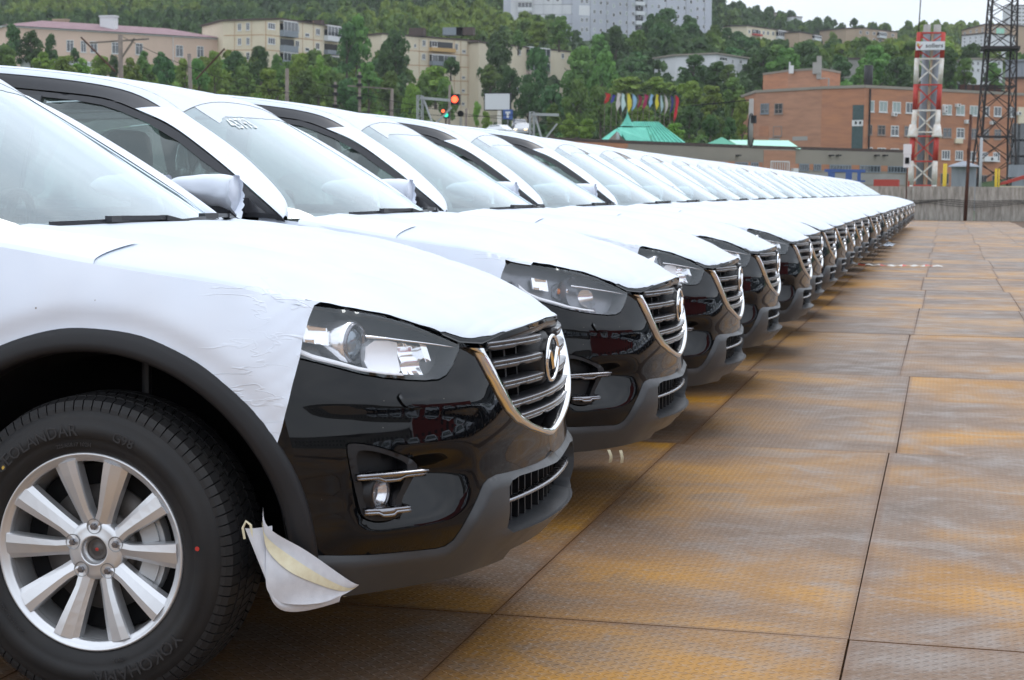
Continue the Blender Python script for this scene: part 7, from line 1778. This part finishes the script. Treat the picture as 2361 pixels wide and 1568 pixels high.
for i, (u, v0, v1, col, nm, wd) in enumerate(FL):
    a = at(u, v0, 200); b = at(u, v1, 200); h_ = a.z - b.z; V = []; n = 12
    fo = empty('flag', (a.x, a.y, b.z)); tag(fo, '%s feather flag in the row of flags above the turquoise roof' % nm, 'flag', 'row of coloured feather flags')
    for k in range(n):
        t = k / (n - 1); w_ = wd * .48 * (min(1, t * 9 + .35) if t < .62 else max(.12, 1 - ((t - .62) / .40) ** 1.4)) * (.9 + .12 * math.sin(t * 9 + i)); z = h_ * (1 - t)
        for q in range(4): V.append((w_ * q / 3 - .3 + .1 * math.sin(t * 5 + i), .12 * math.sin(q * 1.7 + t * 6), z))
    mesh_obj('cloth', V, grid_faces(n, 4), mat('flag_%s' % nm.replace(' ', '_'), col, .8), fo); mb = MB(); mb.tube([(-.32, 0, h_ + .15), (-.36, 0, -5)], .035, 5); mb.build('pole', B['concrete_pole'], fo)
# road with parked cars
V = []
for i in range(20): k = i / 19; V += [(-56 + 14 * k, 172 + 60 * k, .06 + 3.2 * k * k), (-48 + 15 * k, 172 + 60 * k, .06 + 3.2 * k * k)]
tag(mesh_obj('road', V, grid_faces(20, 2, True), mat('asphalt', (.055, .054, .053), .9), None), kind='structure')
def small_car(label, u, v, Y, col, rz, lights=False):
    p = at(u, v, Y); o = empty('road_car', (p.x, p.y, p.z), None, rz); tag(o, label, 'car')
    prof = [(-2.1, .30), (-2.15, .75), (-1.75, .92), (-1.1, 1.0), (-.55, 1.42), (.75, 1.45), (1.35, 1.02), (2.05, .86), (2.15, .50), (2.1, .28)]; V = []
    for y, s_ in ((-.82, .94), (-.80, 1.0), (.80, 1.0), (.82, .94)):
        for x, z in prof: q = (1 if abs(y) < .81 else .0); V.append((x * (s_ if z > 1 else 1), y * (.84 if z > 1.1 else 1.0), z))
    F = grid_faces(4, 10, True) + [tuple(range(10)), tuple(range(39, 29, -1))]; mesh_obj('body', V, F, mat('car_paint', col, .25, metal=.3, coat=1.0), o)
    mb = MB(); mb.add([(1.28, -.62, 1.06), (1.28, .62, 1.06), (.80, .55, 1.40), (.80, -.55, 1.40)], [(0, 1, 2, 3)]); mb.add([(x, s_ * .74, z) for s_ in (-1,) for x, z in ((-.95, 1.06), (1.1, 1.06), (.7, 1.38), (-.5, 1.36))], [(0, 1, 2, 3)]); mb.build('windows', B['pane'], o)
    for x in (-1.35, 1.35):
        for y in (-.80, .80): V, F = lathe_y([(0, -.1), (.20, -.11), (.31, -.10), (.31, .10), (0, .1)], 16, c=(x, y, .31)); mesh_obj('wheel', V, F, M['rubber'], o, False)
    for y in (-.6, .6): mb = MB(); mb.box(2.06, 2.17, y - .16, y + .16, .60, .76); mb.build('headlight', emis('car_lamp', (1.0, .72, .35), 2.5) if lights else M['reflector'], o)
small_car('silver car driving down the road with headlights on', 1207, 314, 190, (.42, .43, .45), -1.5, True)
small_car('dark car behind the silver one on the road', 1196, 303, 200, (.05, .05, .06), -1.2)
small_car('white car on the road below the billboard', 1148, 318, 185, (.62, .64, .66), -.4)
# overhead wires
mb = MB()
for (u0, v0, Y0, u1, v1, Y1, sag) in ((-20, 150, 118, 661, 205, 135, 1.2), (-20, 185, 118, 1037, 240, 145, 1.6), (661, 205, 135, 1226, 262, 140, 1.0), (277, 82, 120, 903, 208, 145, 2.0), (437, 200, 130, 1226, 300, 140, 1.0), (661, 172, 135, 1500, 292, 150, 1.2)):
    a, b = at(u0, v0, Y0), at(u1, v1, Y1); pts = [a.lerp(b, k / 16) - Vector((0, 0, sag * 4 * (k / 16) * (1 - k / 16))) for k in range(17)]; mb.tube(pts, .022, 4)
o = mb.build('overhead_wires', M['black'], None); tag(o, 'thin dark overhead wires strung between the concrete rail masts', 'wires')
for (u0, v0, u1, v1) in ((323, 147, 455, 286), (902, 196, 783, 290)):
    pass
def boom(label, u0, v0, u1, v1, Y):
    a, b = at(u0, v0, Y), at(u1, v1, Y); o = empty('lifting_boom', a); tag(o, label, 'strut'); mb = MB(); d = b - a; mb.bar((0, 0, 0), d, .10, .12); mb.build('beam', rust, o)
boom('dark slanting steel strut left of the thick concrete mast', 187, 86, 266, 165, 119); boom('dark slanting steel strut rising right of the leaning mast', 518, 112, 452, 183, 129)

# ------------------------------------------------------------------ trees: those one can pick out, then the wood
TL = [ # u centre, v top, v bottom, distance, crown width (u), family, shape
 (28, 60, 160, 262, 74, 'dark', 0), (72, 64, 160, 262, 74, 'dark', 1), (118, 82, 165, 258, 52, 'dark', 0), (15, 100, 190, 250, 90, 'mid', 2), (105, 118, 190, 250, 90, 'light', 1), (150, 128, 200, 246, 90, 'light', 0), (185, 132, 200, 252, 70, 'light', 1), (172, 108, 150, 264, 34, 'dark', 2), (232, 128, 210, 248, 80, 'light', 0), (262, 122, 190, 262, 40, 'dark', 1), (300, 132, 220, 250, 80, 'light', 1), (330, 120, 200, 262, 60, 'mid', 0), (372, 116, 190, 266, 60, 'dark', 2), (385, 138, 215, 250, 70, 'dark', 0), (425, 132, 210, 258, 55, 'light', 2), (458, 135, 220, 252, 70, 'mid', 1), (495, 118, 215, 262, 60, 'light', 0), (545, 112, 190, 275, 74, 'dark', 1), (600, 112, 200, 276, 72, 'dark', 0), (640, 124, 220, 262, 60, 'mid', 2), (690, 124, 230, 258, 90, 'light', 0), (735, 128, 235, 262, 72, 'light', 1), (560, 150, 240, 250, 80, 'mid', 1), (620, 160, 260, 246, 90, 'light', 0), (700, 165, 260, 244, 86, 'mid', 0), (760, 160, 262, 252, 70, 'mid', 2),
 (822, 36, 168, 300, 96, 'mid', 2), (800, 62, 170, 298, 70, 'dark', 0), (912, 62, 185, 300, 88, 'dark', 1), (890, 100, 190, 296, 60, 'dark', 2), (850, 150, 250, 262, 84, 'mid', 0), (800, 175, 275, 246, 80, 'dark', 1), (900, 165, 270, 250, 80, 'mid', 1), (1005, 155, 240, 262, 112, 'light', 0), (975, 175, 285, 250, 80, 'mid', 0), (1040, 130, 180, 285, 60, 'dark', 2), (1028, 182, 290, 250, 70, 'mid', 1), (948, 190, 300, 240, 66, 'light', 2),
 (1150, 68, 160, 318, 84, 'dark', 1), (1142, 110, 230, 300, 100, 'dark', 0), (1130, 150, 215, 286, 84, 'mid', 2), (1175, 150, 250, 292, 70, 'dark', 1), (1240, 122, 262, 290, 92, 'dark', 0), (1218, 170, 290, 280, 80, 'dark', 2), (1272, 190, 300, 270, 80, 'dark', 1), (1336, 110, 260, 300, 120, 'mid', 1), (1390, 130, 280, 290, 90, 'mid', 0), (1330, 190, 310, 250, 84, 'mid', 0), (1385, 200, 315, 240, 90, 'mid', 1), (1355, 275, 330, 200, 60, 'light', 0), (1100, 232, 300, 230, 26, 'light', 2), (1120, 258, 310, 228, 34, 'light', 0), (1275, 240, 320, 215, 60, 'mid', 2), (1310, 262, 330, 205, 60, 'light', 1),
 (1240, 52, 110, 350, 70, 'light', 0), (1195, 70, 120, 345, 50, 'mid', 1), (1290, 42, 110, 350, 74, 'mid', 0), (1535, 28, 112, 400, 84, 'dark', 0), (1500, 32, 120, 400, 60, 'dark', 2), (1588, 34, 118, 398, 74, 'dark', 1), (1560, 60, 130, 380, 90, 'dark', 1), (1470, 70, 130, 360, 70, 'mid', 2), (1420, 66, 140, 350, 70, 'dark', 0), (1380, 80, 150, 345, 70, 'mid', 1), (1645, 62, 118, 390, 50, 'mid', 0), (1700, 72, 125, 430, 80, 'dark', 1), (1675, 70, 128, 420, 60, 'dark', 0), (1735, 85, 135, 400, 60, 'dark', 2),
 (1600, 132, 190, 300, 84, 'dark', 0), (1655, 140, 195, 296, 70, 'dark', 1), (1680, 150, 200, 290, 50, 'mid', 1), (1450, 180, 232, 270, 120, 'light', 0), (1520, 178, 230, 272, 110, 'light', 1), (1590, 186, 255, 262, 90, 'light', 2), (1640, 200, 270, 250, 80, 'light', 0), (1690, 180, 260, 262, 80, 'mid', 1), (1480, 232, 290, 225, 80, 'light', 1), (1540, 236, 300, 222, 80, 'mid', 2), (1590, 248, 310, 205, 54, 'dark', 0), (1638, 262, 320, 200, 50, 'dark', 1), (1682, 275, 325, 200, 50, 'dark', 0), (1712, 225, 320, 215, 60, 'light', 2), (1555, 285, 325, 190, 70, 'light', 0), (1410, 238, 300, 225, 60, 'mid', 0),
 (1760, 108, 210, 300, 90, 'dark', 1), (1810, 118, 205, 296, 100, 'mid', 0), (1790, 105, 180, 330, 90, 'mid', 1), (1860, 110, 190, 330, 90, 'dark', 0), (1935, 125, 200, 300, 80, 'dark', 1), (1990, 150, 215, 290, 80, 'mid', 2), (2020, 112, 205, 300, 100, 'mid', 0), (2070, 130, 215, 292, 80, 'dark', 1), (2180, 120, 215, 296, 90, 'dark', 0), (2225, 138, 215, 292, 60, 'mid', 1), (2165, 100, 180, 330, 80, 'mid', 2), (2240, 110, 190, 335, 70, 'dark', 0), (2290, 150, 210, 300, 60, 'mid', 0)]
LBL = {'dark': 'dark green broadleaf tree', 'mid': 'mid green broadleaf tree', 'light': 'yellow green leafy tree'}
tr = random.Random(21)
def where(u, v):
    col_ = 'far left' if u < 300 else 'left' if u < 800 else 'middle' if u < 1300 else 'right of the middle' if u < 1740 else 'right'
    near = [(150, 'below the pink building'), (500, 'by the end of the pink building'), (650, 'below the left cream block'), (860, 'between the two cream blocks'), (1010, 'below the middle cream block'), (1200, 'before the right cream wing'), (1330, 'right of the cream wing'), (1470, 'above the row of flags'), (1560, 'below the grey tower block'), (1720, 'round the white house'), (1900, 'above the brick stair tower'), (2100, 'left of the chimney mast'), (9999, 'behind the black lattice tower')]
    best = min(near[:-1] + [(2250, near[-1][1])], key=lambda q: abs(q[0] - u)); return best[1]
seen = {}
for i, (u, v0, v1, Y, wd, fam, k) in enumerate(TL):
    c = at(u, (v0 + v1) / 2, Y); r = wd * .5 / 4000 * Y * 1.02; hh = (v1 - v0) * .5 / 4000 * Y * 1.05
    size = 'tall' if v1 - v0 > 105 else 'broad' if wd > 85 else 'small' if wd < 55 else 'rounded'
    lab = '%s %s %s' % (size, LBL[fam], where(u, v0)); key = lab; seen[key] = seen.get(key, 0) + 1
    ext = {1: '', 2: ', further right', 3: ', the one after that', 4: ', the last of these'}.get(seen[key], '')
    tree(c.x, c.y, c.z, r, hh, fam, k, tr.uniform(0, 6), lab + ext, group='trees one can pick out on the slope')
CLEAR = [(60, 510, 30, 104, 320), (514, 790, 30, 112, 360), (950, 1112, 70, 118, 372), (1058, 1110, 118, 285, 372), (1168, 1318, 95, 122, 400), (1178, 1300, -50, 24, 520), (1296, 1475, -50, 66, 520), (1460, 1645, -50, 34, 520), (1600, 1645, -50, 66, 520), (1556, 1726, 115, 140, 345), (1685, 1820, 55, 84, 590), (1840, 1893, 74, 84, 600), (1950, 2060, 62, 84, 640), (1937, 1982, 134, 160, 380), (2215, 2340, 55, 100, 560), (2330, 2400, 10, 100, 680), (2212, 2320, 136, 175, 350), (1115, 1180, 205, 300, 222), (1385, 1575, 205, 262, 215), (780, 1345, 0, 1, 1), (2230, 2400, 170, 260, 320)]
pts = []
Yq = 236.0
while Yq < 900:
    stp = 5.6 + (Yq - 236) * .0075
    b0, b1 = -.60, .075; x = 1.9 + b0 * (Yq + 4.5) + tr.uniform(0, stp)
    while x < 1.9 + b1 * (Yq + 4.5):
        xx, yy = x + tr.uniform(-1.6, 1.6), Yq + tr.uniform(-2, 2); h_ = tr.uniform(3.0, 5.6) * (1.1 if Yq > 350 else .85)
        z = float(terr(xx, yy)) + h_ * .95; u, v = project((xx, yy, z + h_)); r = tr.uniform(3.2, 5.0) * (1.0 if Yq > 300 else .8)
        x += stp * tr.uniform(.75, 1.25)
        if u < -60 or u > 2430 or v > 452 or (v < -140 and Yq > 500): continue
        ru = r / Yq * 4000 * .7; vb = v + h_ * 1.6 / Yq * 4000
        if any(u + ru > a_ and u - ru < b_ and vb > c_ and v < d_ and yy < e_ for a_, b_, c_, d_, e_ in CLEAR): continue
        if u > 1740 and v > 205: continue
        if 1195 < u < 2100 and v > 330: continue
        if any(abs(xx - bo.O.x) < 4 and False for bo in (pk,)): continue
        pts.append((xx, yy, z, r, h_, u, v))
    Yq += stp * .86
# keep trees out of the houses
def in_bld(x, y):
    for bo, dp in ((pk, 13), (c1, 14), (c2, 13), (c3, 13), (g4, 14), (w5, 9), (c6, 13), (c7, 13)):
        for k in range(len(bo.P) - 1):
            a, b, w, nn, L = bo.frame_of(k); q = Vector((x - a.x, y - a.y, 0)); s_ = q.dot(w); d_ = -q.dot(nn)
            if -2 < s_ < L + 2 and -2.5 < d_ < dp + 2: return True
    return False
pts = [p for p in pts if not in_bld(p[0], p[1])]
pts.sort(key=lambda p: -(p[3] / p[1]))
def fam_of(x, y):
    q = math.sin(x * .045 + 1.3) + math.sin(y * .037 + x * .02) + tr.uniform(-1.1, 1.1)
    return 'light' if q > 1.15 else 'dark' if q < .05 else 'mid'
nind = 300 - len(TL)
for (x, y, z, r, h_, u, v) in pts[:nind]:
    fam = fam_of(x, y); tree(x, y, z, r, h_, fam, tr.randrange(3), tr.uniform(0, 6), {'dark': 'dark green tree in the continuous wood on the slope', 'mid': 'fresh green tree in the continuous wood on the slope', 'light': 'yellowish green tree in the continuous wood on the slope'}[fam], group='%s trees of the wood' % fam)
rest = pts[nind:]
# the remaining wood: one object, real crowns set on points
def wood(name, items):
    tot = {}
    sub = {}
    for fam in ('dark', 'mid', 'light'):
        for k in range(3):
            me = crown_mesh(50 + k, 14, 420, .14, .9); co = np.empty(len(me.vertices) * 3); me.vertices.foreach_get('co', co); sub[fam, k] = co.reshape(-1, 3); bpy.data.meshes.remove(me)
    Vs = []; mats_ = []
    for (x, y, z, r, h_, u, v) in items:
        fam = fam_of(x, y); k = tr.randrange(3); c = sub[fam, k]; a = tr.uniform(0, 6.28); ca, sa_ = math.cos(a), math.sin(a)
        P_ = np.stack([(c[:, 0] * ca - c[:, 1] * sa_) * r + x, (c[:, 0] * sa_ + c[:, 1] * ca) * r + y, c[:, 2] * h_ + z], 1); Vs.append(P_); mats_.append(np.full(len(P_) // 4, {'dark': 0, 'mid': 1, 'light': 2}[fam]))
    V_ = np.concatenate(Vs); nf = len(V_) // 4; me = bpy.data.meshes.new(name); me.vertices.add(len(V_)); me.vertices.foreach_set('co', V_.ravel()); me.loops.add(nf * 4); me.loops.foreach_set('vertex_index', np.arange(nf * 4)); me.polygons.add(nf); me.polygons.foreach_set('loop_start', np.arange(nf) * 4)
    for q in ('dark', 'mid', 'light'): me.materials.append(LEAF[q])
    me.polygons.foreach_set('material_index', np.concatenate(mats_)); me.update(calc_edges=True)
    o = bpy.data.objects.new(name, me); COL.objects.link(o); return o
wo = wood('wood', rest); tag(wo, 'far wood covering the hill as one green mass', 'wood', kind='stuff')
print('REGION', sum(1 for p in pts if 1900 < p[5] < 2100 and 80 < p[6] < 130), [round(float(terr(0, q)),1) for q in range(400, 720, 20)])
print('TREES', tree_n[0], 'rest', len(rest))
# what the black bumpers mirror: a long grey hall and a red one on the other side of the yard
for (x0, x1, y0, y1, z1, m_, lab) in ((78, 92, -150, -10, 9.5, 'plaster2', 'long grey hall across the yard, seen mirrored in the bumpers'), (78, 92, -8, 42, 14, 'red', 'red brick hall across the yard, seen mirrored in the bumpers'), (80, 94, 46, 130, 9, 'balc', 'blue grey hall across the yard, seen mirrored in the bumpers'), (-30, 30, -92, -82, 8, 'plaster', 'hall behind the camera closing the yard')):
    o = empty('hall', (x0, y0, 0)); tag(o, lab, 'building'); mb = MB(); mb.box(0, x1 - x0, 0, y1 - y0, -.2, z1); mb.build('wall', B[m_], o); mb = MB(); mb.box(-.4, x1 - x0 + .4, -.4, y1 - y0 + .4, z1 + .01, z1 + .4); mb.build('roof', B['roof'], o)
    n_ = int((y1 - y0) / 4)
    for i in range(n_):
        for r_ in range(2): mb = MB(); mb.box(-.06, -.01, i * 4 + 1.2, i * 4 + 3, 2 + r_ * 3.2, 3.6 + r_ * 3.2); mb.build('window', B['pane_dark'], o)

# thin haze over the valley
hz = bpy.data.materials.new('haze'); hz.use_nodes = True
for n_ in list(hz.node_tree.nodes):
    if n_.type != 'OUTPUT_MATERIAL': hz.node_tree.nodes.remove(n_)
pv = hz.node_tree.nodes.new('ShaderNodeVolumePrincipled'); pv.inputs['Density'].default_value = HAZE; pv.inputs['Color'].default_value = (.86, .90, .95, 1); pv.inputs['Anisotropy'].default_value = .2
hz.node_tree.links.new(pv.outputs[0], hz.node_tree.nodes['Material Output'].inputs['Volume'])
mb = MB(); mb.box(-900, 400, -200, 1250, -1.3, 125); o = mb.build('haze', hz, None); tag(o, 'thin pale haze lying over the yard and hillside', 'haze', kind='stuff')
